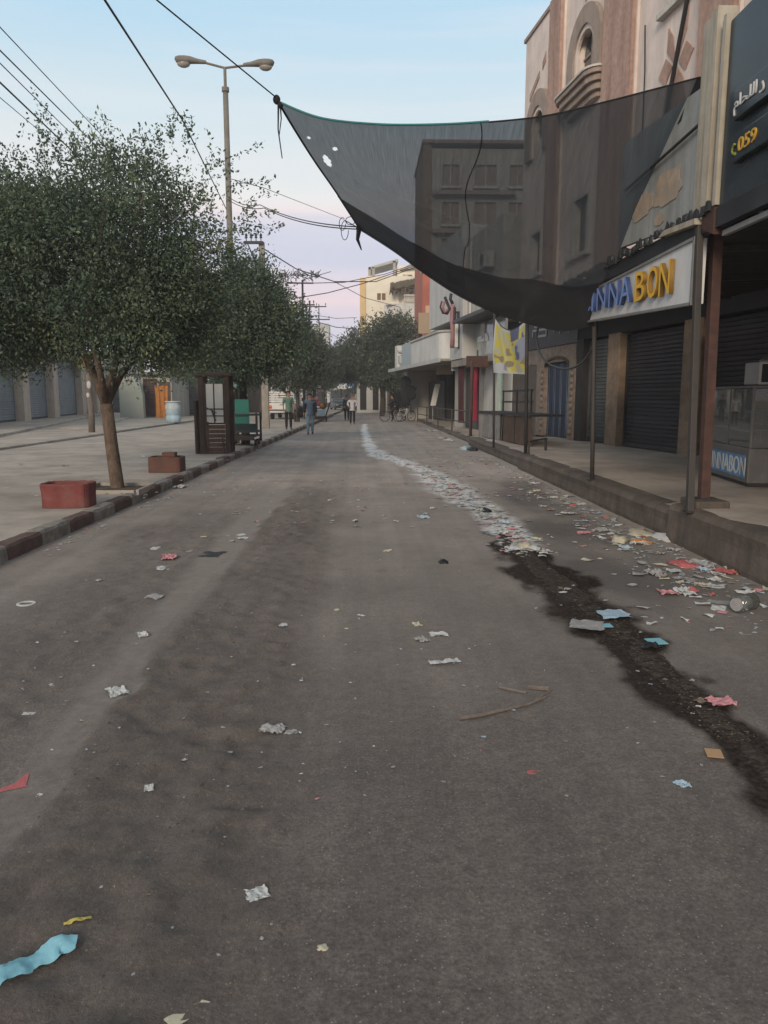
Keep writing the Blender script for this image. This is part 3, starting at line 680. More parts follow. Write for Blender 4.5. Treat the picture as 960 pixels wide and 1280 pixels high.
for i in range(3):
    a = 29.3 + i * 1.42
    w = MB().box(L_(a), L_(a + 1.38), .28, .31, 3.36, 4.74).build('window', M['glass'], t)
    MB().box(L_(a) - .02, L_(a) + .04, .27, .36, 3.34, 4.76).box(L_(a), L_(a + 1.4), .27, .35, 3.31, 3.36).build('frame', M['galv'], w)
for (a, c, mm, z1) in ((29.3, 30.6, 'greyclad', 2.95), (30.7, 31.2, 'dark', 2.95), (31.3, 33.0, 'greyclad', 2.95), (33.1, 33.9, 'greyclad', 2.95), (34.0, 36.2, 'shutter', 2.95)):
    pnl = MB()
    n = max(2, int((c - a) / .2))
    for i in range(n):
        x0 = L_(a + (c - a) * i / n); x1 = L_(a + (c - a) * (i + 1) / n) - .02
        if mm == 'dark': pnl.box(x0, x1 + .02, -.01, .01, .15, z1)
        else: pnl.box(x0, x1, -.01, .05, .15, z1)
    pnl.build('panel', M[mm], t)
bars_on(t, [(597, 424, 602, 421), (602, 421, 602, 425), (604, 424, 610, 421), (597, 426, 610, 424), (606, 419, 609, 418)], .335, .12, M['txtwhite'], 'window_lettering', 29)

# the two-storey stretch with the rounded balcony, canopy and vertical sign
t = thing('balcony_building', 'pale building with a rounded first floor balcony over a deep dark shop front', 'building', fpt(36.9, 0, 0), FRZ)
L_ = lambda s: s - 36.9
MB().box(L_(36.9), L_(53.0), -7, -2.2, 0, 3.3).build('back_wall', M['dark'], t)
MB().box(L_(36.9), L_(38.6), -2.2, .0, 0, 3.3).build('column', M['greywall'], t, bevel=.02)
MB().box(L_(51.6), L_(52.9), -2.2, .05, 0, 3.3).build('column', M['greywall'], t, bevel=.02)
for s in (41.2, 43.6, 46.5): MB().box(L_(s), L_(s + .28), -1.9, -1.5, 0, 3.3).build('post', M['dsteel'], t)
roller(t, L_(46.9), L_(51.4), .13, 2.6, -1.4, M['shutter'])
roller(t, L_(38.7), L_(41.1), .13, 2.9, -1.6, M['shutter_shaded'])
cnp = MB()
cnp.box(L_(36.7), L_(52.6), -2.3, 1.2, 3.3, 3.42); cnp.build('canopy_slab', M['concrete'], t, bevel=.02)
MB().box(L_(36.7), L_(52.6), 1.203, 1.25, 3.26, 3.46).build('canopy_edge', M['greyclad'], t)
n = 14; wl_ = [(L_(44.0), .0), (L_(37.4), .0)] + [(L_(37.4) + 1.3 * (1 - math.cos(PI / 2 * 1)) * 0 + (1.2 - 1.2 * math.cos(a)), 0) for a in ()]
def round_bal(s0, s1, o0, o1, r):                           # outline with a rounded near corner
    pts = [(s1, o0), (s0, o0)]
    for i in range(n + 1):
        a = PI - (PI / 2) * i / n
        pts.append((s0 + r + r * math.cos(a), o1 - r + r * math.sin(a)))
    pts.append((s1, o1)); return pts
MB().prism(round_bal(L_(37.3), L_(45.2), -.2, 1.05, .8), 1.3, lambda u, v, w: (u, v, 3.425 + w)).build('balcony', M['white'], t)
MB().prism(round_bal(L_(37.22), L_(45.3), -.25, 1.12, .85), .1, lambda u, v, w: (u, v, 4.73 + w)).build('balcony_coping', M['greywall'], t)
MB().box(L_(45.32), L_(48.8), -.2, .98, 3.43, 4.85).build('side_panel', M['bluegrey'], t)
MB().box(L_(48.82), L_(50.6), -.2, .8, 3.43, 4.3).build('side_panel', M['greyclad'], t)
MB().box(L_(50.7), L_(51.6), -.2, .95, 3.43, 4.95).build('side_panel', M['white'], t)
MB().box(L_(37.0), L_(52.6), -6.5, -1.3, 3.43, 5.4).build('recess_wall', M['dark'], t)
MB().box(L_(36.95), L_(44.3), -6.6, .15, 5.42, 9.6).build('upper_wall', M['greyclad'], t, bevel=.02)
MB().box(L_(44.32), L_(46.0), -6.6, -.3, 5.42, 8.9).build('upper_wall', M['white'], t, bevel=.02)
w = MB().box(L_(44.6), L_(45.7), -.29, -.24, 6.0, 7.5).build('window', M['greywall'], t)
MB().box(L_(44.7), L_(45.6), -.238, -.22, 6.1, 7.4).build('pane', M['darkglass'], w)
MB().box(L_(44.3), L_(46.6), -2, .25, 8.92, 9.05).build('roof_edge', M['whitetrim'], t)
MB().ball((L_(49.6), .85, 4.55), .3, .3, .22, 12, 8).build('satellite_dish', M['greyclad'], t)
MB().box(L_(48.9), L_(49.5), .82, 1.1, 3.7, 4.2).build('air_conditioner', M['greyclad'], t)
# tan sign board over the balcony, facing up the street
t = thing('sign_board', 'plain tan sign board standing above the rounded balcony and facing up the street', 'sign', atY(540, 418, 47))
a, c = atY(523, 417, 47), atY(554, 391, 47)
MB().box(a.x, c.x, 46.95, 47.12, a.z, c.z).build('board', M['tanboard'], t, world=True, bevel=.01)
MB().bar((a.x + .1, 47.2, a.z - .9), (a.x + .1, 47.2, c.z), .06).bar((c.x - .1, 47.2, a.z - .9), (c.x - .1, 47.2, c.z), .06).build('frame', M['dsteel'], t, world=True)
# projecting vertical sign with a script character and bars
SYs = 34.6
p0 = atY(566, 400, SYs)
t = thing('projecting_sign', 'tall projecting sign of pink and dark script strokes on the grey cladding', 'sign', (p0.x, SYs, p0.z))
def stroke(pts, w, m, nm, yo=0):
    mb = MB(); P = [atY(px_, py_, SYs + yo) for px_, py_ in pts]
    mb.tube(P, w, 8); mb.build(nm, m, t, world=True, smooth=True)
pinkm = mat('sign_pink', (.30, .15, .16), .6, .2, 4, .05); darkm = mat('sign_dark', (.03, .025, .035), .6, .2, 4, .05)
stroke([(553, 377), (551, 384), (554, 391), (559, 392), (562, 386), (558, 376), (556, 371)], .065, darkm, 'stroke')
stroke([(555, 377), (553, 384), (556, 390), (560, 387)], .07, pinkm, 'stroke', -.1)
stroke([(564, 367), (563, 374), (566, 380)], .07, darkm, 'stroke')
stroke([(566, 381), (565, 400), (566, 418), (565, 435)], .10, pinkm, 'stroke')
stroke([(568, 384), (568, 398), (567, 404)], .07, darkm, 'stroke', -.05)
stroke([(569, 391), (573, 390), (573, 399), (570, 402)], .07, darkm, 'stroke')
a, c = atY(568, 434, SYs), atY(572.5, 405, SYs)
MB().box(a.x, c.x, SYs - .1, SYs + .1, a.z, c.z).build('light_box', M['panewhite'], t, world=True)
MB().box(c.x + .003, c.x + .1, SYs - .12, SYs + .12, a.z - .05, c.z + .05).build('box_side', darkm, t, world=True)

# red-ended building and the sunlit cream block beyond the tree
YR = 60
a, c = atY(528, 395, YR), atY(662, 186, YR)
t = thing('red_house', 'tall building with a brick red corner strip rising behind the shade net', 'house', (a.x, YR, 0))
xr = lambda px_: atY(px_, 360, YR).x
zr_ = lambda py_: atY(560, py_, YR).z
MB().box(a.x, a.x + .62, YR, YR + 9, 0, zr_(318)).build('corner_strip', M['redwall'], t, world=True)
MB().box(a.x, a.x + .62, YR, YR + 9, zr_(318), c.z + .3).build('corner_strip', M['tan'], t, world=True)
op = []
for fl, (yt, yb_) in enumerate(((205, 232), (252, 280), (298, 322))):
    for (p0, p1) in ((552, 572), (592, 618), (634, 654)): op.append((xr(p0), xr(p1), zr_(yb_), zr_(yt)))
holed(MB(), a.x + .63, xr(668), 0, c.z, op, YR + .12, YR + .4).build('wall', M['greywall'], t, world=True)
MB().box(a.x + .63, xr(668), YR + .41, YR + 9, 0, c.z - .1).build('back_wall', M['greywall'], t, world=True)
for o_ in op:
    w = MB().box(o_[0], o_[1], YR + .30, YR + .33, o_[2], o_[3]).build('window', M['trim'], t, world=True)
    MB().box((o_[0] + o_[1]) / 2 - .05, (o_[0] + o_[1]) / 2 + .05, YR + .22, YR + .29, o_[2], o_[3]).build('mullion', M['greyclad'], w, world=True)
    MB().box(o_[0] - .15, o_[1] + .15, YR - .1, YR + .11, o_[2] - .2, o_[2] - .01).build('sill', M['greyclad'], w, world=True)
for py_ in (242, 290): MB().box(a.x + .7, xr(640), YR - .5, YR + .11, zr_(py_) - .15, zr_(py_) + .15).build('floor_band', M['trim'], t, world=True)
MB().box(a.x - .1, xr(670), YR - .2, YR + 9, c.z + .31, c.z + .55).build('parapet', M['trim'], t, world=True)
MB().box(a.x + .66, xr(552), YR - .02, YR + .11, zr_(378), zr_(338)).build('wall_panel', M['greyclad'], t, world=True)
e = atY(548, 345, 58)
MB().add([(e.x - .3, 58.6, e.z - .6), (e.x + 1.0, 58.6, e.z + .2), (e.x + 3, 58.6, e.z - .5), (e.x - .3, 59.7, e.z - .6), (e.x + 1.0, 59.7, e.z + .2), (e.x + 3, 59.7, e.z - .5)], [(0, 2, 1), (3, 4, 5), (0, 1, 4, 3), (1, 2, 5, 4), (2, 0, 3, 5)]).build('gable', M['whitetrim'], t, world=True)
MB().box(a.x + .2, a.x + 2.3, YR - .6, YR - .02, 7.0, 8.6).build('balcony_front', mat('peach_render', (.50, .33, .22), .8, .1, 1, .1), t, world=True)
# clutter along the middle of the row
for (px_, py_, Y_, cc, lab) in ((597, 452, 30.2, 'rust', 'small dark red sign box under the ledge behind the banner'), (576, 458, 36.5, 'bluegrey', 'small pale blue sign box under the rounded balcony'), (556, 463, 41.5, 'tanboard', 'small tan sign box under the canopy of the balcony house')):
    p_ = atY(px_, py_, Y_); b_ = thing('sign_box', lab, 'sign', (p_.x, Y_, p_.z))
    MB().box(-.45, .45, -.08, .08, -.22, .22).build('face', M[cc], b_, bevel=.02); MB().bar((0, 0, .22), (0, 0, .45), .05).build('hanger', M['dsteel'], b_)
for (s_, o_, z_, lab) in ((30.6, .8, 6.6, 'grey air conditioner box on the grey upper wall behind the banner'), (35.4, 1.0, 6.9, 'grey air conditioner box on the tall cladding slab')):
    b_ = thing('air_conditioner', lab, 'air conditioner', fpt(s_, o_, z_), FRZ)
    MB().box(-.42, .42, -.22, .18, 0, .6).build('case', M['greyclad'], b_, bevel=.02); MB().tube([(0, .185, .3), (0, .2, .3)], .24, 16).build('fan_grille', M['dsteel'], b_); MB().bar((-.4, -.2, -.03), (-.4, .2, -.03), .05).bar((.4, -.2, -.03), (.4, .2, -.03), .05).build('bracket', M['dsteel'], b_)

Yb = 78
a, c = atY(450, 420, Yb), atY(533, 360, Yb)
zr = atY(480, 345, Yb).z; zr2 = atY(510, 333, Yb).z
t = thing('cream_block', 'tall cream apartment block catching warm light above the large tree on the right', 'building', (a.x, Yb, 0))
xs_ = lambda px_: atY(px_, 380, Yb).x
zz = lambda py_: atY(490, py_, Yb).z
wl0, wl1 = xs_(471.5), xs_(482)
holed(MB(), a.x + .62, xs_(531), 0, zr, [(wl0, wl1, zz(376), zz(366)), (xs_(499), xs_(526), zz(381), zz(358))], 0, .3).build('wall', M['sunwall'], t).location = (-a.x, 0, 0)
MB().box(a.x, a.x + .6, Yb - .06, Yb + 9, 0, zr - .2).build('corner_pier', M['yellowwall'], t, world=True)
MB().box(a.x + .61, xs_(531), Yb + .31, Yb + 9, 0, zr - .3).build('back_wall', M['sunwall'], t, world=True)
MB().box(xs_(497), xs_(532), Yb + 1.0, Yb + 8, zr, zr2 + .2).build('roof_storey', M['sunwall'], t, world=True)
w = MB().box(xs_(504), xs_(516), Yb + .93, Yb + .995, zz(352), zz(341)).build('window', M['whitetrim'], t, world=True)
MB().box(xs_(511), xs_(515), Yb + .88, Yb + .925, zz(346), zz(342)).build('pane', M['darkglass'], w, world=True)
w = MB().box(wl0, wl1, Yb + .1, Yb + .14, zz(376), zz(366)).build('window', mat('brown_shutter', (.20, .13, .07), .7, .2, 4, .05), t, world=True)
MB().bar((wl0, Yb + .05, zz(366)), (wl1, Yb + .05, zz(366)), .12).bar(((wl0 + wl1) / 2, Yb + .06, zz(366)), ((wl0 + wl1) / 2, Yb + .06, zz(376)), .1).bar((wl0, Yb + .05, zz(376)), (wl1, Yb + .05, zz(376)), .12).build('frame', M['sunwall'], w, world=True)
# canopy frame on the roof
rf = MB(); rf.add([(xs_(461), Yb + .5, zz(333)), (xs_(498), Yb + .5, zz(322)), (xs_(498), Yb + 5, zz(322)), (xs_(461), Yb + 5, zz(333)), (xs_(461), Yb + .5, zz(336)), (xs_(498), Yb + .5, zz(325.5)), (xs_(498), Yb + 5, zz(325.5)), (xs_(461), Yb + 5, zz(336))],
                   [(0, 1, 2, 3), (7, 6, 5, 4), (0, 4, 5, 1), (1, 5, 6, 2), (2, 6, 7, 3), (3, 7, 4, 0)]); rf.build('roof_canopy', M['greyclad'], t, world=True)
for px_ in (462, 467, 493): MB().box(xs_(px_) - .13, xs_(px_) + .13, Yb + .5, Yb + .8, zr, zz(333 if px_ < 480 else 325)).build('roof_post', M['greywall'], t, world=True)
rf = MB(); rf.add([(xs_(500), Yb + .6, zz(336)), (xs_(519), Yb + .6, zz(325)), (xs_(534), Yb + .6, zz(332)), (xs_(500), Yb + 7, zz(336)), (xs_(519), Yb + 7, zz(324)), (xs_(534), Yb + 7, zz(332))], [(0, 2, 1), (3, 4, 5), (0, 1, 4, 3), (1, 2, 5, 4), (2, 0, 3, 5)]); rf.build('roof', M['greywall'], t, world=True)
# straw-roofed balcony with white balusters and its rounded apron
MB().box(xs_(499), xs_(527), Yb + .32, Yb + .4, zz(381), zz(358)).build('balcony_recess', M['dark'], t, world=True)
st = MB()
for i in range(160):
    u = random.random(); x0 = xs_(488) + (xs_(528) - xs_(488)) * u; zt = zz(359 - 7 * u) + random.uniform(-.1, .15)
    st.bar((x0, Yb - .1, zt + .3), (x0 + random.uniform(-.25, .1), Yb - random.uniform(.9, 1.5), zt - random.uniform(.35, .9)), .1, .05)
st.build('straw_awning', M['straw'], t, world=True, kind='stuff')
for i in range(11):
    x0 = xs_(505) + (xs_(525) - xs_(505)) * i / 10
    MB().lathe([(.05, 0), (.09, .1), (.12, .25), (.06, .45), (.05, .6), (.09, .7)], (x0, Yb - 1.0, zz(380.5)), 8).build('baluster', M['whitetrim'], t, world=True)
MB().box(xs_(504), xs_(527), Yb - 1.12, Yb - .88, zz(380.5) + .7, zz(380.5) + .85).build('handrail', M['whitetrim'], t, world=True)
def apron(u, v):
    a_ = PI * .5 * min(1, u * 2.2)
    x0 = xs_(480) + (xs_(528) - xs_(480)) * u
    return (x0, Yb - 1.2 * math.sin(a_), zz(381) - 3.2 * v)
MB().grid(24, 4, apron).build('balcony_apron', M['white'], t, world=True, smooth=True)
MB().box(xs_(482), xs_(528), Yb - 1.1, Yb - .01, zz(381) - .12, zz(381) - .002).build('balcony_floor', M['white'], t, world=True)
MB().ball((xs_(515), Yb + .2, zz(366)), .22, .1, .4, 8, 6).build('hanging_washing', M['whitecl'], t, world=True)
MB().ball((xs_(522), Yb + .2, zz(366)), .22, .1, .4, 8, 6).build('hanging_washing', M['redcloth'], t, world=True)

# ------------------------------------------------------------------ street-side posts, awning and signs on the right
def post(label, base, top, r, m, group=None, square=False, name='post'):
    t = thing(name, label, 'post', base, 0, group); b, q_ = Vector((0, 0, 0)), Vector(top) - Vector(base)
    if square: MB().bar(b, q_, r * 2, r * 2, up=(0, 1, 0)).build('shaft', m, t, bevel=.006)
    else: MB().tube([b, q_ * .33, q_ * .66, q_], r, 10).build('shaft', m, t, smooth=True)
    MB().box(-r * 2, r * 2, -r * 2, r * 2, 0, .012).build('base_plate', M['dsteel'], t)
    return t
def kb(px, py, z): p = G(px, py, z); return (p.x, p.y, z)
p = kb(740, 600, .32); post('thin grey pole under the far end of the sign with raised letters', p, atY(743, 408, p[1]), .035, M['steel'])
p = kb(862, 640, .40); post('slim grey steel post at the near end of the sign with raised letters', p, (3.52, 8.0, 3.42), .034, M['steel'], square=True)
p = (3.73, 7.95, .50); post('thick red-brown rusty steel post beside the glass counter', p, (3.73, 8.05, 3.5), .05, M['rust'], square=True)
tag(MB().box(3.55, 3.92, 7.72, 8.14, .40, .5).build('concrete_footing', M['rkerb'], bevel=.02), 'small rough concrete footing under the red-brown post', 'footing')
p = kb(617, 560, .27); post('thin dark pole at the left edge of the yellow banner', p, atY(618, 392, p[1]), .03, M['steel'])
p = kb(657, 567, .32); post('dark pole at the right edge of the yellow banner beside the low rail', p, atY(659, 392, p[1]), .042, M['dsteel'])
p = G(588, 545, .13); post('rusty pole at the far step where the canopy begins', (p.x, p.y, .13), atY(590, 452, p.y), .06, M['rust'])
# low rail by the banner pole
t = thing('low_rail', 'low bent steel rail on the raised pavement beside the banner pole', 'rail', kb(668, 563, .32))
a = Vector((3.8, 16.85, .32)); e = Vector(kb(682, 563, .32))
MB().tube([a + Vector((0, 0, .0)), a + Vector((0, 0, .27)), e + Vector((0, 0, .29))], .022, 8).build('bar', M['dsteel'], t, world=True)
MB().bar(e, e + Vector((0, 0, .3)), .06).build('leg', M['dsteel'], t, world=True)

# sign with raised letters
Y0, Y1 = 8.02, 12.2
t = thing('shop_sign', 'white shop sign with raised blue and yellow letters on the kerb posts', 'sign', (3.55, 8.0, 2.6))
MB().add([(3.50, Y0, 2.575), (3.50, Y1, 2.77), (3.50, Y1, 3.17), (3.50, Y0, 3.24), (3.62, Y0, 2.575), (3.62, Y1, 2.77), (3.62, Y1, 3.17), (3.62, Y0, 3.24)],
         [(0, 1, 2, 3), (7, 6, 5, 4), (0, 4, 5, 1), (1, 5, 6, 2), (2, 6, 7, 3), (3, 7, 4, 0)]).build('board', M['signwhite'], t, world=True)
fr = MB()
for a, c in (((3.49, Y0, 2.575), (3.49, Y1, 2.77)), ((3.49, Y0, 3.24), (3.49, Y1, 3.17)), ((3.49, Y0, 2.56), (3.49, Y0, 3.255))): fr.bar(a, c, .03)
fr.build('frame', M['galv'], t, world=True)
LET = [('C', 'blue', 11.72, 11.45), ('I', 'blue', 11.36, 11.27), ('N', 'blue', 11.12, 10.72), ('N', 'blue', 10.58, 10.20), ('A', 'blue', 10.14, 9.74), ('B', 'yellow', 9.58, 9.26), ('O', 'yellow', 9.17, 8.86), ('N', 'yellow', 8.80, 8.50)]
SIDE_SHADE = {'blue': mat('blue_side_shade', (.05, .08, .20), .5, .1), 'yellow': mat('yellow_side_shade', (.27, .15, .03), .5, .1)}  # darker copies of the letter colours, shade painted onto the letter sides
for ch, cc, ya, yb in LET:
    z0 = 2.575 + (ya - Y0) / (Y1 - Y0) * .195 + .13; h_ = .44 - .03 * (ya - 8)
    local_text(ch, ya - yb, h_ * .9, .05, M[cc], 'letter', t, (3.49 - .028 - 3.55, ya - 8.0, z0 - 2.6), ROT_X)
    lm = COL.objects[-1].data; lm.materials.append(SIDE_SHADE[cc])
    for pl_ in lm.polygons: pl_.material_index = 0 if pl_.normal.z > .7 else 1
# dark fringe of torn sheeting between the sign and the panel
aw = thing('awning', 'dark sheet metal awning roofing the pavement behind the signs', 'awning', (5.2, 8, 3.3))
def awf(u, v):
    x = 3.62 + 4.2 * u; yy = 2.5 + 14.0 * v
    return (min(x, 8.6 - .12 * yy), yy, 3.36 + .12 * u + .015 * math.sin(yy * 2 * PI / .16))
MB().grid(6, 300, awf).build('corrugated_roof', M['dark'], aw, world=True)
MB().box(3.52, 3.61, 2.5, 16.4, 3.26, 3.44).build('front_beam', M['black'], aw, world=True)
for yy in (4, 6.5, 9, 11.5, 14): MB().bar((3.62, yy, 3.3), (8.5 - .12 * yy, yy, 3.42), .06).build('rafter', M['dsteel'], aw, world=True)
yy = 7.7
while yy < 14.5:
    w = random.uniform(.06, .14); top = 3.68 - .0 * yy; zb = 3.40 + random.uniform(0, .05)
    MB().add([(3.47, yy, zb), (3.47, yy + w, zb), (3.47, yy + w * .8, zb + random.uniform(.05, .12)), (3.47, yy + w * .3, zb + random.uniform(.04, .14)),
            (3.50, yy, zb), (3.50, yy + w, zb), (3.50, yy + w * .8, zb + .1), (3.50, yy + w * .3, zb + .1)], [(0, 3, 2, 1), (4, 5, 6, 7), (0, 1, 5, 4), (1, 2, 6, 5), (2, 3, 7, 6), (3, 0, 4, 7)]).build('torn_strip', M['black'], aw, world=True)
    yy += w * random.uniform(1.0, 1.7)
# faded panel above it
t = thing('faded_signboard', 'faded blue grey signboard with a peeling orange patch half behind the net', 'signboard', (3.6, 8.2, 3.4))
pm = mat('faded_panel_print', (.37, .395, .39), .55, .12, 1.5, .08, 30, streak=((.17, .165, .15), .6, 4), dirt=((.20, .185, .16), .55, 2.0), coord='P')
MB().add([(3.58, 8.22, 3.48), (3.58, 10.7, 3.64), (3.58, 10.7, 5.0), (3.58, 8.22, 4.80), (3.64, 8.22, 3.48), (3.64, 10.7, 3.64), (3.64, 10.7, 5.0), (3.64, 8.22, 4.80)],
         [(0, 1, 2, 3), (7, 6, 5, 4), (0, 4, 5, 1), (1, 5, 6, 2), (2, 6, 7, 3), (3, 7, 4, 0)]).build('board', pm, t, world=True)
pt = mat('peeling_orange', (.42, .33, .25), .7, .2, 5, .15, 30, dirt=((.27, .26, .23), .8, 6), coord='P')
def blob(cy, cz, ry, rz_, seed, lay):
    r_ = random.Random(seed); pts = []
    for i in range(18):
        a_ = 2 * PI * i / 18; k_ = r_.uniform(.8, 1.12); pts.append((cy + ry * k_ * math.copysign(abs(math.cos(a_)) ** .6, math.cos(a_)), cz + rz_ * k_ * math.copysign(abs(math.sin(a_)) ** .7, math.sin(a_))))
    return MB().prism(pts, .004, lambda u, v, w: (3.575 - lay - w, u, v))
blob(9.05, 4.02, .40, .2, 3, 0).build('peeling_patch', pt, t, world=True); blob(9.85, 3.98, .36, .15, 5, 0).build('peeling_patch', pt, t, world=True)
blob(9.25, 3.70, .16, .07, 8, 0).build('peeling_patch', pt, t, world=True)
MB().tube([atX(782, 238, 3.54), atX(878, 152, 3.54)], .018, 6).build('strut', M['dsteel'], t, world=True)
MB().box(3.55, 3.6, 8.19, 8.23, 3.4, 4.85).build('edge_strip', M['dsteel'], t, world=True)
# broken pale ledge under it
MB().add([(3.44, 7.95, 3.36), (3.44, 8.9, 3.42), (3.60, 8.9, 3.42), (3.60, 7.95, 3.36), (3.44, 7.95, 3.42), (3.44, 8.75, 3.47), (3.60, 8.85, 3.47), (3.60, 7.95, 3.42)],
         [(0, 3, 2, 1), (4, 5, 6, 7), (0, 1, 5, 4), (1, 2, 6, 5), (2, 3, 7, 6), (3, 0, 4, 7)]).build('broken_ledge', M['cream'], t, world=True)
# cream boxed column between the two signboards
t = thing('sign_column', 'cream boarded sign column with a rusty stained foot between the two signboards', 'column', (3.6, 7.95, 3.4))
MB().box(3.52, 3.7, 8.0, 8.19, 3.36, 5.36).build('board', M['cream'], t, world=True, bevel=.008)
MB().box(3.50, 3.7, 7.83, 7.985, 3.40, 5.38).build('board', M['cream'], t, world=True, bevel=.008)
MB().box(3.58, 3.7, 7.76, 7.825, 3.44, 5.22).build('recess', M['dark'], t, world=True)
MB().box(3.52, 3.66, 7.705, 7.757, 3.46, 5.2).build('trim_strip', M['galv'], t, world=True)
MB().box(3.50, 3.66, 7.64, 7.70, 3.48, 5.22).build('trim_strip', M['cream'], t, world=True)
MB().add([(3.5, 7.64, 3.2), (3.5, 7.9, 3.3), (3.5, 7.9, 3.42), (3.5, 7.64, 3.46), (3.6, 7.64, 3.2), (3.6, 7.9, 3.3), (3.6, 7.9, 3.42), (3.6, 7.64, 3.46)], [(0, 1, 2, 3), (7, 6, 5, 4), (0, 4, 5, 1), (1, 5, 6, 2), (2, 6, 7, 3), (3, 7, 4, 0)]).build('rusty_foot', M['rust'], t, world=True)
# big dark signboard with the phone number
t = thing('dark_signboard', 'large dark signboard with white script and a yellow phone number at the right edge', 'signboard', (3.6, 7.6, 3.46))
MB().box(3.54, 3.68, 3.4, 7.62, 3.47, 5.14).build('board', M['navy'], t, world=True)
MB().box(3.53, 3.69, 3.4, 7.63, 3.42, 3.466).build('edge', M['dsteel'], t, world=True)
bx1 = MB().box(3.47, 3.536, 3.6, 7.32, 4.14, 4.40).build('script_box', M['navy'], t, world=True, bevel=.01)
bx2 = MB().box(3.47, 3.536, 3.6, 7.30, 3.76, 4.0).build('number_box', M['navy'], t, world=True, bevel=.01)
for gl, wd_, hh_, y0_, z0_ in (('\ufee1\ufe8e\ufea4\ufee0\ufedf\ufe8d', .40, .17, 7.29, 4.17), ('\ufea9', .075, .09, 6.84, 4.20)): local_text(gl, wd_, hh_, .012, M['txtwhite'], 'script_lettering', t, (3.463 - 3.6, y0_ - 7.6, z0_ - 3.46), ROT_X)
b_ = local_text('059', .32, .12, .012, M['txtyellow'], 'phone_number', t, (3.463 - 3.6, 7.16 - 7.6, 3.82 - 3.46), ROT_X)
MB().tube([(3.46, 7.22, 3.91), (3.46, 7.255, 3.89), (3.46, 7.265, 3.86), (3.46, 7.24, 3.83), (3.46, 7.2, 3.82)], [.014, .01, .009, .01, .014], 6).build('handset_symbol', mat('symbol_green', (.25, .28, .06), .5), t, world=True)
# glazed side and steel rails under that signboard
t = thing('under_sign_frame', 'thin pale steel brace in the dark gap below the phone number signboard', 'frame', (3.7, 7, 3.4))
MB().tube([(3.62, 7.55, 3.42), (3.62, 6.9, 3.24)], .01, 6).build('brace', M['galv'], t, world=True)
MB().bar((3.6, 7.6, 3.2), (3.6, 3.4, 3.2), .05).build('rail', M['galv'], t, world=True)
MB().box(3.66, 3.67, 3.4, 7.6, 3.22, 3.42).build('film', M['black'], t, world=True)

# ------------------------------------------------------------------ glass display counter with the blue band, appliance on top
cz = .325
n0, n1 = Vector((5.50, 10.42, cz)), Vector((5.76, 12.25, cz))
ang = math.atan2(n1.y - n0.y, n1.x - n0.x)
ct = thing('display_counter', 'glass and steel food display counter with white lettering on a blue band', 'counter', n0, ang)
Lc = (n1 - n0).length; Dc = -.85                             # local x along the street face, local y = -depth away from the street
MB().box(0.02, Lc - .02, Dc + .02, -.02, 0, .05).build('plinth', M['dark'], ct)
MB().box(0, Lc, Dc, 0, .05, .55).build('body', M['countersteel'], ct, bevel=.01)
MB().box(.08, Lc - .08, .004, .010, .12, .44).build('band', M['bandblue'], ct)
tx = local_text('CINNABON', 1.72, .26, .008, M['panewhite'], 'lettering', ct, (Lc - .06, .014, .15), ROT_FAC)
for (x, yv) in ((0.015, -.015), (Lc - .015, -.015), (0.015, Dc + .015), (Lc - .015, Dc + .015), (Lc * .5, -.015)):
    MB().box(x - .015, x + .015, yv - .015, yv + .015, .552, 1.40).build('upright', M['countersteel'], ct)
MB().box(-.01, Lc + .01, Dc - .01, .01, 1.40, 1.43).build('top', M['countersteel'], ct)
cgl = bpy.data.materials.new('counter_glass'); cgl.use_nodes = True; nt = cgl.node_tree
tr_ = nd(nt, 'ShaderNodeBsdfTransparent'); tr_.inputs[0].default_value = (.82, .86, .85, 1); gl_ = nd(nt, 'ShaderNodeBsdfGlossy'); gl_.inputs['Roughness'].default_value = .02; gl_.inputs[0].default_value = (.8, .8, .8, 1)
df_ = nd(nt, 'ShaderNodeBsdfDiffuse'); df_.inputs[0].default_value = (.5, .5, .48, 1)  # grey film on the pane, painted in for its pale reflection
m1 = nd(nt, 'ShaderNodeMixShader'); fr_ = nd(nt, 'ShaderNodeFresnel'); nt.links.new(fr_.outputs[0], m1.inputs[0]); nt.links.new(tr_.outputs[0], m1.inputs[1]); nt.links.new(gl_.outputs[0], m1.inputs[2])
m2 = nd(nt, 'ShaderNodeMixShader'); m2.inputs[0].default_value = .10; nt.links.new(m1.outputs[0], m2.inputs[1]); nt.links.new(df_.outputs[0], m2.inputs[2]); nt.links.new(m2.outputs[0], nt.nodes['Material Output'].inputs[0])
MB().box(.03, Lc - .03, -.012, -.006, .56, 1.39).build('glass_pane', cgl, ct)
MB().box(.004, .010, Dc + .03, -.03, .56, 1.39).build('glass_pane', cgl, ct)
for z in (.80, 1.08): MB().box(.03, Lc - .03, Dc + .1, -.06, z, z + .015).build('shelf', M['countersteel'], ct)
MB().box(.03, Lc - .03, Dc + .01, Dc + .03, .56, 1.39).build('back_panel', M['steel'], ct)
MB().box(.5, 1.0, -.5, -.35, 1.1, 1.32).build('price_card', PAPER['tan'], ct)
mw = thing('microwave', 'white framed microwave oven on top of the display counter', 'oven', fpt(0, 0, 0), 0)
mw.location = (5.78, 10.5, cz + 1.432); WM[mw] = Matrix.Translation(mw.location)
MB().box(-.18, .42, 0, .4, .015, .33).build('body', M['galv'], mw, bevel=.01)
MB().box(-.15, .28, -.012, -.002, .05, .30).build('door_glass', M['dark'], mw)
fr = MB(); fr.box(-.18, .3, -.02, -.001, .30, .33).box(-.18, .3, -.02, -.001, .015, .045).box(-.18, -.15, -.02, -.001, .045, .30).box(.28, .31, -.02, -.001, .045, .30); fr.build('door_frame', M['panewhite'], mw)
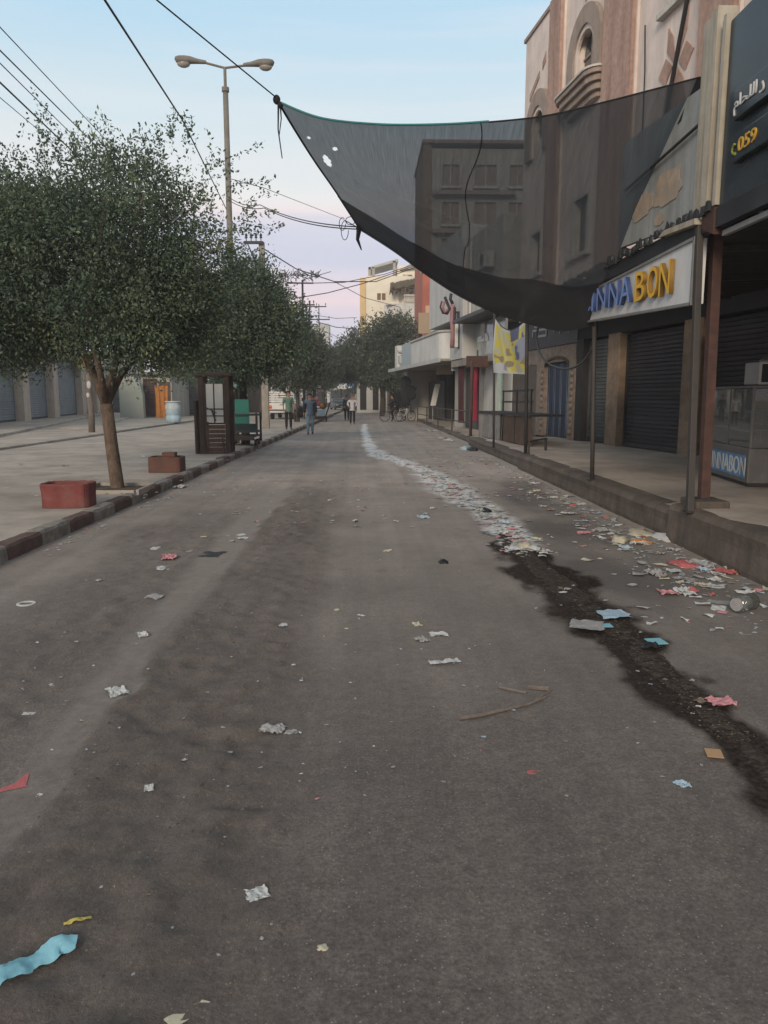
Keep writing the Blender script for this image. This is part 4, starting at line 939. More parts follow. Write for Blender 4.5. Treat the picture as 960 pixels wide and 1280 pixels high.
MB().lathe([(.0, 0), (.11, 0), (.12, .03), (.06, .07), (.0, .08)], (.05, .2, .332), 14).build('bowl', M['galv'], mw)

# ------------------------------------------------------------------ yellow banner between the two poles
t = thing('banner', 'yellow, blue and white printed cloth banner tied between two poles', 'banner', (3.5, 18, 2.5))
c00, c10 = atY(617, 466, 19.3), atY(658, 468, 16.95); c01, c11 = atY(619, 398, 19.3), atY(659, 396, 16.95)
def bn(u, v):
    bot = c00.lerp(c10, u); top = c01.lerp(c11, u); top = top + Vector((0, 0, -.30 * math.sin(PI * u) ** .8))
    p_ = bot.lerp(top, v); return p_ + Vector((-.025 * math.sin(7 * u + 3 * v) * (1 - .3 * v) - .012 * math.sin(16 * u + 4 * v), 0, 0))
bmat = bpy.data.materials.new('banner_print'); bmat.use_nodes = True; nt = bmat.node_tree; L = nt.links.new; b = nt.nodes['Principled BSDF']; b.inputs['Roughness'].default_value = .7
at_ = nd(nt, 'ShaderNodeAttribute'); at_.attribute_name = 'print'; L(at_.outputs['Color'], b.inputs['Base Color'])
bo = MB().grid(60, 70, bn).build('cloth', bmat, t, world=True, smooth=True)
ca = bo.data.color_attributes.new('print', 'FLOAT_COLOR', 'POINT')
W_, Yl, Bl, Gr, Br = (.46, .46, .46), (.50, .42, .07), (.085, .095, .17), (.26, .27, .33), (.25, .19, .11)
cols = []
for i in range(61):
    for j in range(71):
        u, v = i / 60, j / 70; w = float(vnoise(np.array([u * 7.]), np.array([v * 9.]), 5)[0])
        c = Yl
        if u < .06 - .04 * v or v < .03: c = W_
        elif abs(u - (.16 + .42 * (1 - v) ** 1.2 * .9)) < .045: c = (.52, .48, .20)
        elif v < .24 - .3 * abs(u - .26) and u < .44: c = Gr if w > .45 else W_
        elif u > .62 and v > .22 and (u - .84) ** 2 / .03 + (v - .5) ** 2 / .055 < 1: c = Bl if (u - .72) ** 2 + (v - .38) ** 2 < .012 or w > .62 else Gr
        elif v > .74 and u > .5 and u < .80: c = Bl
        elif v > .93: c = W_
        elif v > .7 and u > .85: c = (.40, .36, .16) if w > .4 else Bl
        elif w > .62: c = (.42, .38, .26)
        elif w < .2: c = Br
        if (u - .48) ** 2 / .012 + (v - .22) ** 2 / .006 < 1: c = Br
        cols += [*c, 1]
ca.data.foreach_set('color', cols)
MB().tube([bn(k / 20, 1) + Vector((0, 0, .012)) for k in range(21)], .012, 6).build('cord', M['cable'], t, world=True)

# stall counter, railing and board on the far pavement
t = thing('pavement_stall', 'long low market counter with shiny side panels on the pavement behind the banner', 'stall', (4.2, 22, .27))
q0, q1 = Vector((3.98, 25.4, .27)), Vector((4.55, 19.9, .29))
ang = math.atan2(q1.y - q0.y, q1.x - q0.x); t.location = q0; t.rotation_euler = (0, 0, ang); WM[t] = Matrix.Translation(q0) @ Matrix.Rotation(ang, 4, 'Z')
Ls = (q1 - q0).length
MB().box(-.05, Ls, -.05, .9, .80, .86).build('counter_top', M['dsteel'], t)
MB().box(0, .55, 0, .8, 0, .795).build('end_cabinet', M['concrete'], t)
fo = MB(); n_ = 40
for i in range(n_): pass
MB().grid(40, 4, lambda u, v: (.56 + (Ls * .42) * u, -.03 + .05 * math.sin(u * 23) * math.sin(u * 7 + 2) + .04 * v, .02 + .77 * v)).build('foil_sheet', mat('foil', (.34, .33, .32), .32, .2, 4, .2, 12, metal=.6), t, smooth=True)
MB().box(.57 + Ls * .42, Ls - .02, 0, .02, .02, .79).build('front_board', M['woodl'], t)
for x in (1.2, 2.6, 4.0): MB().box(x, x + .07, -.02, .05, 0, .8).build('leg', M['dsteel'], t)
t = thing('rack', 'black two bar rack standing on the market counter behind the banner', 'rack', (4.2, 20, 1.15))
for z in (1.47, 1.78): MB().bar(Vector((4.26, 22.6, z - .02)), Vector((4.55, 19.95, z)), .05).build('bar', M['dsteel'], t, world=True)
for (x, yy) in ((4.26, 22.5), (4.54, 20.0), (4.4, 21.2)): MB().bar(Vector((x, yy, 1.16)), Vector((x, yy, 1.80)), .04).build('upright', M['dsteel'], t, world=True)
def cloth(name, label, cat, s, w, z0, z1, m, o=.3, seed=1, group=None):
    t_ = thing(name, label, cat, fpt(s, o, z0), FRZ)
    MB().grid(24, 10, lambda u, v: (w * (u - .5) * (1 - .12 * math.sin(v * 3)), .05 * math.sin(u * 15 + seed) + .03 * math.sin(u * 31 + v * 2), (z1 - z0) * v)).build('cloth', m, t_, smooth=True)
    MB().tube([(-w * .6, 0, z1 - z0 + .01), (w * .6, 0, z1 - z0 + .01)], .018, 6).build('rod', M['dsteel'], t_)
    return t_
cloth('hanging_cloth', 'long crimson cloth hanging beside the far shop front', 'cloth', 33.3, .7, .55, 2.95, M['redcloth'], .35)
cloth('hanging_cloth', 'pale mint cloth strip hanging behind the black rack', 'cloth', 29.9, .55, .75, 3.0, M['mint'], .35, 3)
cloth('hanging_cloth', 'dark maroon cloth hanging next to the crimson cloth', 'cloth', 35.3, .8, .4, 3.0, mat('maroon_cloth', (.05, .016, .02), .9), .5, 5)
t = thing('leaning_board', 'narrow white board fixed on a thin pole by the dark shop front', 'board', (*G(541, 526, .13).xy, .13))
pb = G(541, 527, .13); v0 = atY(541, 507, pb.y); v1 = atY(547, 480, pb.y)
MB().tube([pb, v0, v1], .03, 8).build('pole', M['galv'], t, world=True)
MB().prism([(v0.x - .16, v0.z), (v0.x + .16, v0.z), (v1.x + .16, v1.z), (v1.x - .16, v1.z)], .04, lambda u, v, w: (u, pb.y - .08 + w, v)).build('board', M['panewhite'], t, world=True)
t = thing('railing', 'grey tube railing along the edge of the far pavement', 'railing', (*G(525, 528, .13).xy, .13))
r0, r1 = G(522, 528, .13), G(587, 546, .13)
for i in range(5):
    q_ = r0.lerp(r1, i / 4); MB().tube([q_, q_ + Vector((0, 0, .95))], .03, 8).build('upright', M['steel'], t, world=True)
for h in (.5, .93): MB().tube([r0 + Vector((0, 0, h)), r1 + Vector((0, 0, h))], .025, 8).build('rail', M['steel'], t, world=True)
for lab, a_, b_ in (('dark cloth bundle hanging tall on the pole at the far corner', (507, 509), (505, 470)), ('pale cloth hanging beside the tall dark bundle', (514, 500), (513, 482))):
    pb = G(a_[0], 524, .13); lo, hi = atY(a_[0], a_[1], pb.y), atY(b_[0], b_[1], pb.y)
    t = thing('hanging_bundle', lab, 'cloth', (lo.x, pb.y, lo.z)); h = hi.z - lo.z; wd = .32 if 'dark' in lab else .18
    MB().lathe([(.02, 0), (wd * .8, .08), (wd, h * .3), (wd * .75, h * .55), (wd * 1.15, h * .85), (wd * .6, h * .97), (.03, h)], (0, 0, 0), 12, 1, .7).build('cloth', M['blackcl'] if 'dark' in lab else M['whitecl'], t, smooth=True)
    MB().tube([(0, .26, -lo.z + .13), (0, .26, h)], .03, 6).build('pole', M['dsteel'], t)

# ------------------------------------------------------------------ shade net across the street
def lerp_pts(px, Ys):
    P = [atY(x, y, Ys(i / (len(px) - 1))) for i, (x, y) in enumerate(px)]
    d = [0]
    for a_, b_ in zip(px[:-1], px[1:]): d.append(d[-1] + math.hypot(a_[0] - b_[0], a_[1] - b_[1]))
    d = [k_ / d[-1] for k_ in d]
    # Catmull-Rom through the points
    def f(t):
        for i in range(len(P) - 1):
            if t <= d[i + 1] or i == len(P) - 2:
                u = (t - d[i]) / (d[i + 1] - d[i]); p0 = P[max(i - 1, 0)]; p1, p2 = P[i], P[i + 1]; p3 = P[min(i + 2, len(P) - 1)]
                return .5 * ((2 * p1) + (p2 - p0) * u + (2 * p0 - 5 * p1 + 4 * p2 - p3) * u * u + (3 * p1 - p0 - 3 * p2 + p3) * u ** 3)
    return f
YT = lambda t: 9.5 + (8.43 - 9.5) * t
YB_ = lambda t: 14 + (11.66 - 14) * t
nT = lerp_pts([(348, 128), (400, 148), (470, 156), (540, 156.5), (606, 153), (680, 145), (750, 129), (820, 111), (873, 97)], YT)
nB = lerp_pts([(449, 285), (490, 311), (530, 340), (570, 366), (610, 386), (650, 400), (700, 411), (740, 405)], YB_)
nL = lerp_pts([(348, 128), (372, 168), (395, 204), (422, 243), (449, 285)], lambda t: 9.5 + 4.5 * t)
nR = lerp_pts([(873, 97), (846, 158), (820, 212), (800, 260), (782, 310), (763, 358), (740, 405)], lambda t: 8.43 + (11.66 - 8.43) * t)
def net(u, v, off=0.0):
    c = (1 - u) * (1 - v) * nT(0) + u * (1 - v) * nT(1) + (1 - u) * v * nB(0) + u * v * nB(1)
    p_ = (1 - v) * nT(u) + v * nB(u) + (1 - u) * nL(v) + u * nR(v) - c
    b_ = math.sin(PI * u) * math.sin(PI * v)
    w = .04 * math.sin(12 * v - 5 * u) * b_ * (v ** 2) + .04 * b_ * v * v * math.sin(26 * (v - .35 * u)) + .022 * math.sin(30 * u + 6 * v) * b_ * (.1 + v) - .10 * b_
    # long diagonal folds running to the low corner
    for k0, am in ((.55, .10), (.72, .12), (.86, .08)):
        q_ = v - (k0 + .18 * (u - .5) + .25 * u * u * (1 - k0)); w += am * b_ * math.exp(-(q_ / .035) ** 2)
    return p_ + Vector((0, -.25, -1)).normalized() * (-w) + Vector((0, 0, -off))
nm = bpy.data.materials.new('shade_net'); nm.use_nodes = True; nt = nm.node_tree; L = nt.links.new
nt.nodes.remove(nt.nodes['Principled BSDF'])
uvn = nd(nt, 'ShaderNodeAttribute'); uvn.attribute_name = 'weave'
sx = nd(nt, 'ShaderNodeSeparateXYZ'); L(uvn.outputs['Vector'], sx.inputs[0])
def wave(o_, f_):
    m_ = nd(nt, 'ShaderNodeMath'); m_.operation = 'MULTIPLY'; L(o_, m_.inputs[0]); m_.inputs[1].default_value = f_
    s_ = nd(nt, 'ShaderNodeMath'); s_.operation = 'SINE'; L(m_.outputs[0], s_.inputs[0]); return s_.outputs[0]
ns = nd(nt, 'ShaderNodeTexNoise'); ns.inputs['Scale'].default_value = 5; ns.inputs['Detail'].default_value = 3
mpz = nd(nt, 'ShaderNodeMapping'); mpz.inputs['Scale'].default_value = (22, .35, 1); L(uvn.outputs['Vector'], mpz.inputs[0]); L(mpz.outputs[0], ns.inputs['Vector'])
ad = nd(nt, 'ShaderNodeMath'); ad.operation = 'MULTIPLY_ADD'; L(wave(sx.outputs['X'], 2 * PI / .045), ad.inputs[0]); ad.inputs[1].default_value = .0
mr_ = nd(nt, 'ShaderNodeMapRange'); mr_.inputs[1].default_value = .3; mr_.inputs[2].default_value = .7; mr_.inputs[3].default_value = .82; mr_.inputs[4].default_value = .91; L(ns.outputs['Fac'], mr_.inputs[0]); L(mr_.outputs[0], ad.inputs[2])
ad2 = nd(nt, 'ShaderNodeMath'); ad2.operation = 'MULTIPLY_ADD'; L(wave(sx.outputs['Y'], 2 * PI / .06), ad2.inputs[0]); ad2.inputs[1].default_value = .0; L(ad.outputs[0], ad2.inputs[2])
tr_ = nd(nt, 'ShaderNodeBsdfTransparent'); tr_.inputs[0].default_value = (.92, .95, .97, 1)
df_ = nd(nt, 'ShaderNodeBsdfDiffuse'); df_.inputs[0].default_value = (.058, .058, .060, 1)
tl_ = nd(nt, 'ShaderNodeBsdfTranslucent'); tl_.inputs[0].default_value = (.085, .09, .094, 1)
ms = nd(nt, 'ShaderNodeMixShader'); ms.inputs[0].default_value = .45; L(df_.outputs[0], ms.inputs[1]); L(tl_.outputs[0], ms.inputs[2])
mm = nd(nt, 'ShaderNodeMixShader'); L(ad2.outputs[0], mm.inputs[0]); L(tr_.outputs[0], mm.inputs[1]); L(ms.outputs[0], mm.inputs[2]); L(mm.outputs[0], nt.nodes['Material Output'].inputs[0])
t = thing('shade_net', 'torn black shade net slung across the street from the cream sign column', 'net', nT(0))
NU, NV = 260, 150
holes = [(409, 201, 8.5, 3.4, 1.0), (419, 186, 3.2, 2.2, .3), (386, 172, 2, 1.5, 0)]
def in_hole(p_):
    d = p_ - EYE; k_ = d.dot(FWD); x = 480 + 930 * d.dot(RGT) / k_; y = 640 - 930 * d.dot(UPV) / k_
    for hx, hy, a_, b_, r_ in holes:
        ex, ey = x - hx, y - hy; ex, ey = ex * math.cos(r_) + ey * math.sin(r_), -ex * math.sin(r_) + ey * math.cos(r_)
        if (ex / a_) ** 2 + (ey / b_) ** 2 < 1: return True
    return False
mb = MB().grid(NU, NV, net); mb.v = [tuple(v) for v in mb.v]
cent = [sum((Vector(mb.v[i]) for i in f), Vector()) / 4 for f in mb.f]
mb.f = [f for f, c in zip(mb.f, cent) if not in_hole(c)]
no = mb.build('net_cloth', nm, t, world=True, smooth=True)
def weave(ob, nu, nv, v0=0.0):
    at = ob.data.attributes.new('weave', 'FLOAT_VECTOR', 'POINT')
    at.data.foreach_set('vector', [k_ for i in range(nu + 1) for j in range(nv + 1) for k_ in (i / nu * 4.8, (v0 + (1 - v0) * j / nv) * 4.2, 0)])
weave(no, NU, NV)
def flap(u, v): return net(u, max(0, min(1, (.80 + .20 * v - .30 * max(0, .25 - u) * (1 - v)))), .035)
fo = MB().grid(NU, 14, flap).build('folded_hem', nm, t, world=True, smooth=True); weave(fo, NU, 14, .8)
MB().tube([net(.48 + .01 * math.sin(k_ / 3), k_ / 40) + Vector((0, 0, .004)) for k_ in range(41)], .007, 5).build('seam', M['blackcl'], t, world=True)
def edge2(u): return net(.04 + .1 * 0, u)
MB().tube([nT(k_ / 40 * .5) + Vector((0, 0, .008)) for k_ in range(41)], .013, 6).build('teal_edge', M['tealrope'], t, world=True)
MB().tube([nT(.5 + k_ / 20 * .5) for k_ in range(21)], .010, 6).build('edge_rope', M['blackcl'], t, world=True)
MB().tube([nL(k_ / 20) for k_ in range(21)], .014, 6).build('edge_rope', M['blackcl'], t, world=True)
MB().tube([nB(k_ / 30) for k_ in range(31)], .014, 6).build('edge_rope', M['blackcl'], t, world=True)
MB().tube([nR(k_ / 20) for k_ in range(21)], .010, 6).build('edge_rope', M['blackcl'], t, world=True)
k1, k4 = nT(0), nB(0)
MB().ball(k1 + Vector((-.02, 0, .03)), .045, .04, .055, 10, 8).ball(k1 + Vector((.02, 0, -.03)), .035, .035, .04, 8, 6).build('knot', M['blackcl'], t, world=True, smooth=True)
MB().tube([k1, k1 + Vector((-.01, 0, -.3)), k1 + Vector((.03, .02, -.62))], [.012, .008, .006], 6).tube([k1 + Vector((.02, 0, 0)), k1 + Vector((.03, 0, -.18)), k1 + Vector((.0, .02, -.36))], [.01, .007, .005], 6).build('loose_end', M['blackcl'], t, world=True)
MB().ball(k4, .06, .05, .06, 8, 6).tube([k4, k4 + Vector((-.03, 0, -.2)), k4 + Vector((.04, 0, -.38))], [.05, .03, .01], 6).build('knot', M['blackcl'], t, world=True, smooth=True)
# second piece: the tattered corner flap beside the cream column
a_ = nT(1)
MB().add([a_ + Vector((0, 0, .01)), a_ + Vector((-.03, .42, -.32)), a_ + Vector((0.02, .05, -.30)), a_ + Vector((.03, 0, .01)), a_ + Vector((0, .42, -.33)), a_ + Vector((.05, .05, -.31))], [(0, 1, 2), (5, 4, 3), (0, 3, 4, 1), (1, 4, 5, 2), (2, 5, 3, 0)]).build('corner_flap', M['blackcl'], t, world=True)

# hanging black hose
t = thing('black_hose', 'black hose hanging in a wide loop between the thin pole and the dark fascia', 'hose', atY(740, 410, 11.5))
hp_ = ((676, 398, 16.8), (671, 420, 16.6), (675, 442, 16), (688, 456, 15.2), (706, 461, 14.2), (724, 456, 13), (738, 440, 12.1), (745, 420, 11.6), (746, 400, 11.5))
hf = lerp_pts([(a_[0], a_[1]) for a_ in hp_], lambda q_: float(np.interp(q_, [k_ / 8 for k_ in range(9)], [a_[2] for a_ in hp_])))
MB().tube([hf(k_ / 48) for k_ in range(49)], .022, 8).build('hose_length', M['hose'], t, world=True, smooth=True)

# ------------------------------------------------------------------ left side: shuttered shops
A0, A1 = Vector((-18.5, 41, 0)), Vector((-21.86, 62, 0))
lang = math.atan2(A1.y - A0.y, A1.x - A0.x)                  # local x away along the fronts, local -y towards the street
t = thing('shop_row', 'row of shops with blue grey roller shutters between beige pillars across the plaza', 'shops', A0, lang)
LL = (A1 - A0).length
edges = [-14.0, -7.0, 0, 6.7, 15.2, 20.8]
for i, e_ in enumerate(edges):
    MB().box(e_ - .62, e_ + .62, -.5, .35, .25, 4.1).build('pillar', M['pillar'], t, bevel=.03)
for i in range(len(edges) - 1):
    roller(t, edges[i] + .63, edges[i + 1] - .63, .33, 4.0, -.02, M['shutter_blue'], .13)
MB().box(-15, LL + .2, -.35, .4, 4.1, 4.75).build('lintel', M['pillar'], t, bevel=.03)
MB().box(-15, LL + .2, .36, 8, 0, 6.4).build('wall', M['greywall'], t)
MB().box(-15, LL + .2, -1.3, -.36, 4.72, 4.86).build('canopy', M['concrete'], t)
yb = MB().box(.7, 3.4, -.62, -.5, 3.45, 4.35).build('sign_panel', mat('yellow_sign', (.48, .37, .16), .6, .1), t)
MB().box(13.2, 15.6, -.62, -.5, 3.55, 4.4).build('sign_panel', mat('yellow_sign2', (.50, .38, .10), .6, .1), t)
# low buildings further along on the left, each a thing of its own
def low_shop(label, x0, x1, Y, z, m, parts):
    a_, b_ = atY(x0, 500, Y).x, atY(x1, 500, Y).x
    t_ = thing('low_building', label, 'building', (a_, Y, .2))
    MB().box(0, b_ - a_, .3, 6, -.2, z).build('wall', m, t_, bevel=.03)
    for nm, u0, u1, z0, z1, mm, o in parts:
        w = b_ - a_
        if nm == 'roller_shutter': roller(t_, u0 * w, u1 * w, z0, z1, .27 - o, mm, .16)
        else: MB().box(u0 * w, u1 * w, .29 - o, .295, z0, z1).build(nm, mm, t_)  # shop openings are near-black slabs, the shade inside painted on the wall
    return t_
t = thing('plaster_wall', 'short rounded plaster wall with faded green paint beside the big tree trunk', 'wall', (*G(163, 522, .25).xy, .25))
pb = G(163, 522, .25); x0, x1 = atY(149, 500, pb.y).x - pb.x, atY(179, 500, pb.y).x - pb.x; hz = atY(163, 470, pb.y).z - .25
MB().prism([(x0, -.2), (x1, -.2), (x1 - .02, hz * .55), (x1 - .22, hz * .84), (x1 - .6, hz * .97), (x0 + .7, hz), (x0, hz * .9)], .5, lambda u, v, w: (u, w, v)).build('wall', M['greenplas'], t, bevel=.04)
low_shop('grey shop wall between the blue grey shutters and the green plaster wall', 118, 158, 66, 5.2, M['greywall'], [('roller_shutter', .1, .45, .1, 3.0, M['shutter'], 0), ('roller_shutter', .55, .9, .1, 3.0, M['shutter'], 0), ('roof_edge', 0, 1, 4.9, 5.2, M['concrete'], .5)])
low_shop('low dark shuttered shop between the green plaster wall and the orange cloth', 176, 214, 51, 3.0, M['greywall'], [('roller_shutter', .08, .5, .1, 2.6, M['rust'], 0), ('door', .58, .95, .1, 2.4, M['woodl'], .04), ('roof_edge', 0, 1, 2.85, 3.05, M['concrete'], .4)])
low_shop('low grey shuttered shop behind the pale blue barrel', 214, 262, 56, 3.4, M['greywall'], [('roller_shutter', .12, .82, .1, 2.9, M['shutter'], 0), ('pilaster', .86, .98, 0, 3.2, M['white'], .1), ('roof_edge', 0, 1, 3.2, 3.4, M['concrete'], .3)])
low_shop('low pale shop front seen past the green cart', 262, 342, 62, 4.2, M['white'], [('door', .1, .3, .1, 2.5, M['shutter'], .03), ('painted_opening', .4, .95, .1, 2.7, M['dark'], .02), ('roof_edge', 0, 1, 3.4, 3.6, M['concrete'], .8)])
low_shop('distant pale shop front behind the white pickup', 340, 378, 78, 4.6, M['white'], [('painted_opening', .1, .45, .1, 2.6, M['dark'], .02), ('door', .55, .9, .1, 2.6, M['greywall'], .05), ('roof_edge', 0, 1, 3.7, 3.9, M['greywall'], .5)])
low_shop('distant grey house at the end of the left tree row', 376, 412, 118, 12.6, M['greyclad'], [('window', .15, .35, 9.5, 11.0, M['darkglass'], .03), ('window', .6, .8, 9.5, 11.0, M['darkglass'], .03), ('window', .15, .35, 5.8, 7.3, M['darkglass'], .03), ('window', .6, .8, 5.8, 7.3, M['darkglass'], .03), ('painted_opening', .1, .9, .1, 2.8, M['dark'], .02)])
low_shop('far hazy block closing the street behind the parked car', 408, 446, 165, 6.5, M['greywall'], [('window', .15, .35, 3.9, 5.2, M['darkglass'], .03), ('window', .6, .8, 3.9, 5.2, M['darkglass'], .03), ('painted_opening', .1, .9, .1, 2.8, M['dark'], .02)])
low_shop('brownish shop front under the large tree behind the bicycle rider', 486, 524, 71, 4.4, M['tan'], [('painted_opening', .05, .4, .1, 2.9, M['dark'], .02), ('door', .5, .7, .1, 2.7, M['woodl'], .03), ('painted_opening', .76, .97, .1, 2.9, M['dark'], .02), ('roof_edge', 0, 1, 3.5, 3.7, M['greywall'], .8)])
low_shop('far shop front with dark openings behind the street stalls', 446, 486, 75.5, 4.6, M['greyclad'], [('painted_opening', .1, .3, .1, 3.0, M['dark'], .02), ('painted_opening', .5, .68, .1, 3.0, M['dark'], .02), ('window', .75, .9, 1.2, 2.6, M['darkglass'], .02), ('roof_edge', 0, 1, 3.3, 3.5, M['greenaw'], 1.2)])
t = cloth('hanging_cloth', 'orange and yellow cloth hanging by the low shops left of the barrel', 'cloth', 0, .85, 0, 2.0, M['orange'])
t.location = (*G(203, 524, .22).xy, .3); t.rotation_euler = (0, 0, 0)
p = G(217, 528, .22)
t = thing('barrel', 'pale blue and white plastic water barrel standing on the far pavement', 'barrel', (p.x, p.y, .215))
MB().lathe([(0, 0), (.36, 0), (.37, .05), (.40, .08), (.40, .33), (.37, .37), (.37, .42), (.40, .46), (.40, .95), (.37, 1.0), (.37, 1.06), (.33, 1.09), (0, 1.09)], (0, 0, 0), 22).build('body', M['barrel'], t, smooth=True)
MB().lathe([(.405, .72), (.413, .73), (.413, .86), (.405, .87)], (0, 0, 0), 22).build('band', M['panewhite'], t)
MB().lathe([(0, 1.09), (.42, 1.09), (.43, 1.13), (.40, 1.15), (0, 1.16)], (0, 0, 0), 22).build('rim', M['panewhite'], t)
p = G(115, 540, .22)
t = thing('wooden_post', 'short weathered wooden post with peeling paint on the far pavement', 'post', (p.x, p.y, .215))
MB().tube([(0, 0, -.05), (.03, 0, .8), (-.02, .0, 1.6), (.0, 0, 2.35)], [.13, .12, .125, .12], 9).build('shaft', M['grey_post'], t, smooth=True)
MB().ball((.02, -.1, 1.85), .09, .05, .16, 8, 6).ball((-.03, -.11, 1.45), .07, .04, .1, 8, 6).build('paper_remnant', PAPER['white'], t)

# ------------------------------------------------------------------ planters, cabinet, cart on the left pavement
p = G(80, 634, .15)
t = thing('red_planter', 'worn red half round planter box at the left, nearest to the road', 'planter', (p.x, p.y + .2, .14))
H_, A_, D_ = .32, .315, .23
def ring(out, z): 
    return None
def superel(a, ax, ay, e=.45):
    return (ax * math.copysign(abs(math.cos(a)) ** e, math.cos(a)), ay * math.copysign(abs(math.sin(a)) ** e, math.sin(a)))
def planter(tt, ax, ay, h, wall, m, e, flare=.0, chips=()):
    n_ = 56; vs = []; prof = [(0, 0), (0, h * .5), (flare, h - .015), (flare - .008, h), (flare - wall + .006, h), (flare - wall, h - .012), (-wall, .18)]
    rnd = random.Random(int(ax * 1000))
    for i in range(n_):
        a = 2 * PI * i / n_; jit = rnd.uniform(-.003, .003)
        for d_, z in prof:
            x, y_ = superel(a, ax + d_ + jit, ay + d_ + jit, e); vs.append((x, y_, z + (rnd.uniform(-.006, .004) if z > h * .9 else 0)))
    k = len(prof); fs = [(i * k + j, ((i + 1) % n_) * k + j, ((i + 1) % n_) * k + j + 1, i * k + j + 1) for i in range(n_) for j in range(k - 1)]
    MB().add(vs, fs).build('shell', m, tt, smooth=False)
    MB().add([(*superel(2 * PI * i / n_, ax - wall + .01, ay - wall + .01, e), .2 + .02 * math.sin(i * 1.7)) for i in range(n_)] + [(0, 0, .23)], [(i, (i + 1) % n_, n_) for i in range(n_)]).build('earth_fill', M['soil'], tt)
planter(t, A_, D_, H_, .03, M['red'], .42, .012)
p = G(206, 590, .15)
t = thing('brown_planter', 'squat brown planter box behind the big tree, with a small block on it', 'planter', (p.x, p.y + .2, .14))
planter(t, .325, .25, .30, .035, M['brown'], .3, .0)
tag(MB().box(-.05, .2, -.1, .12, 0, .09).build('block', M['brown'], bevel=.01), 'small brown block lying on the brown planter', 'block').location = (p.x + .0, p.y + .12, .14 + .30)

def leaf_frame(mb, x0, x1, z0, z1, y, w=.06, d=.05):
    return mb.box(x0, x0 + w, y, y + d, z0, z1).box(x1 - w, x1, y, y + d, z0, z1).box(x0 + w, x1 - w, y, y + d, z0, z0 + w).box(x0 + w, x1 - w, y, y + d, z1 - w, z1)
p = G(268, 567, .15)
t = thing('wooden_cabinet', 'tall dark wooden vendor cabinet with white glazed door panels under the tree', 'cabinet', (p.x, p.y, .145))
CX0, CX1, CH = -.36, .42, 1.98
MB().box(CX0, CX0 + .13, 0, .08, 0, CH).build('post', M['wood'], t, bevel=.006)
MB().box(CX1 - .12, CX1, 0, .08, 0, CH).build('post', M['wood'], t, bevel=.006)
MB().box(CX0, CX0 + .1, .62, .70, 0, CH).build('post', M['wood'], t); MB().box(CX1 - .1, CX1, .62, .70, 0, CH).build('post', M['wood'], t)
MB().box(CX0 - .06, CX1 + .06, -.05, .75, CH + .003, CH + .09).build('roof_board', M['wood'], t, bevel=.006)
MB().box(CX0 - .13, CX0 - .07, .02, .5, 0, 1.36).build('side_leaf', M['wood'], t)
for i in range(6):                                           # horizontal boards of the lower door half
    z = .06 + i * .115
    MB().box(CX0 + .14, CX1 - .13, .02, .045 + .004 * (i % 2), z, z + .106).build('board', M['woodl'], t)
MB().box(CX0 + .12, CX1 - .11, .0, .07, .0, .055).build('threshold', M['woodl'], t)
MB().box(CX0 + .14, CX1 - .13, .0, .06, .755, .80).build('mid_rail', M['wood'], t)
for (a, b_) in ((CX0 + .19, .015), (.045, CX1 - .16)):
    MB().box(a, b_, .025, .04, 1.16, 1.78).build('white_panel', M['panewhite'], t)
    MB().box(a, b_, .025, .04, .985, 1.13).build('white_panel', M['panewhite'], t)
    MB().box(a, b_, .025, .04, .82, .955).build('white_panel', M['panewhite'], t)
MB().box(.016, .044, .015, .06, .8, 1.8).build('mullion', M['wood'], t)
MB().box(CX0 + .14, CX1 - .13, .01, .06, 1.132, 1.158).build('mid_rail', M['wood'], t)
MB().box(CX0 + .14, CX1 - .13, .012, .058, .957, .983).build('mid_rail', M['wood'], t)
MB().box(CX0 + .132, CX0 + .188, .01, .06, .802, 1.80).box(CX1 - .158, CX1 - .122, .01, .06, .802, 1.80).build('stile', M['wood'], t)
MB().bar((CX0 + .17, -.01, .02), (CX0 + .1, -.03, .42), .03).build('strut', M['wood'], t); MB().bar((CX1 - .15, -.01, .02), (CX1 - .19, -.03, .42), .03).build('strut', M['wood'], t)
MB().bar((CX0 + .16, 0.0, 1.2), (CX0 + .45, 0.0, 1.05), .016).bar((-.03, 0, 1.12), (.06, 0, .84), .03).build('bent_wire', M['dsteel'], t)
p = G(306, 557, .15)
t = thing('vendor_cart', 'black framed vendor cart carrying a teal green board next to the wooden cabinet', 'cart', (p.x - .05, p.y, .145))
for (x, yv) in ((-.42, 0), (.42, 0), (-.42, .9), (.42, .9)): MB().box(x - .03, x + .03, yv - .03, yv + .03, .1, .98).build('post', M['dsteel'], t)
for z in (.28, .42, .92): MB().bar((-.42, -.002, z), (.42, -.002, z), .05).bar((-.42, .902, z), (.42, .902, z), .05).bar((-.422, 0, z), (-.422, .9, z), .045).bar((.422, 0, z), (.422, .9, z), .045).build('rail', M['dsteel'], t)
MB().box(-.45, .45, -.03, .93, .16, .24).build('deck', M['wood'], t)
MB().box(-.4, .4, -.012, -.004, .45, .66).build('lower_panel', mat('dark_teal_cloth', (.02, .035, .036), .8), t)
MB().box(-.22, .2, .02, .07, .56, 1.38).build('green_board', M['teal'], t, bevel=.005)
for (x, yv) in ((-.36, .1), (.36, .1), (-.36, .8), (.36, .8)): MB().tube([(x - .03, yv, .08), (x + .03, yv, .08)], .085, 14).build('wheel', M['rubber'], t)
MB().bar((.36, -.03, .22), (.5, -.05, .27), .06).build('handle', M['panewhite'], t)
MB().box(-.46, -.36, .3, .9, 1.0, 1.5).build('side_box', M['wood'], t)
t = thing('bottle_cluster', 'small cluster of white and teal bottles hanging above the vendor cart', 'bottles', atY(290, 483, p.y))
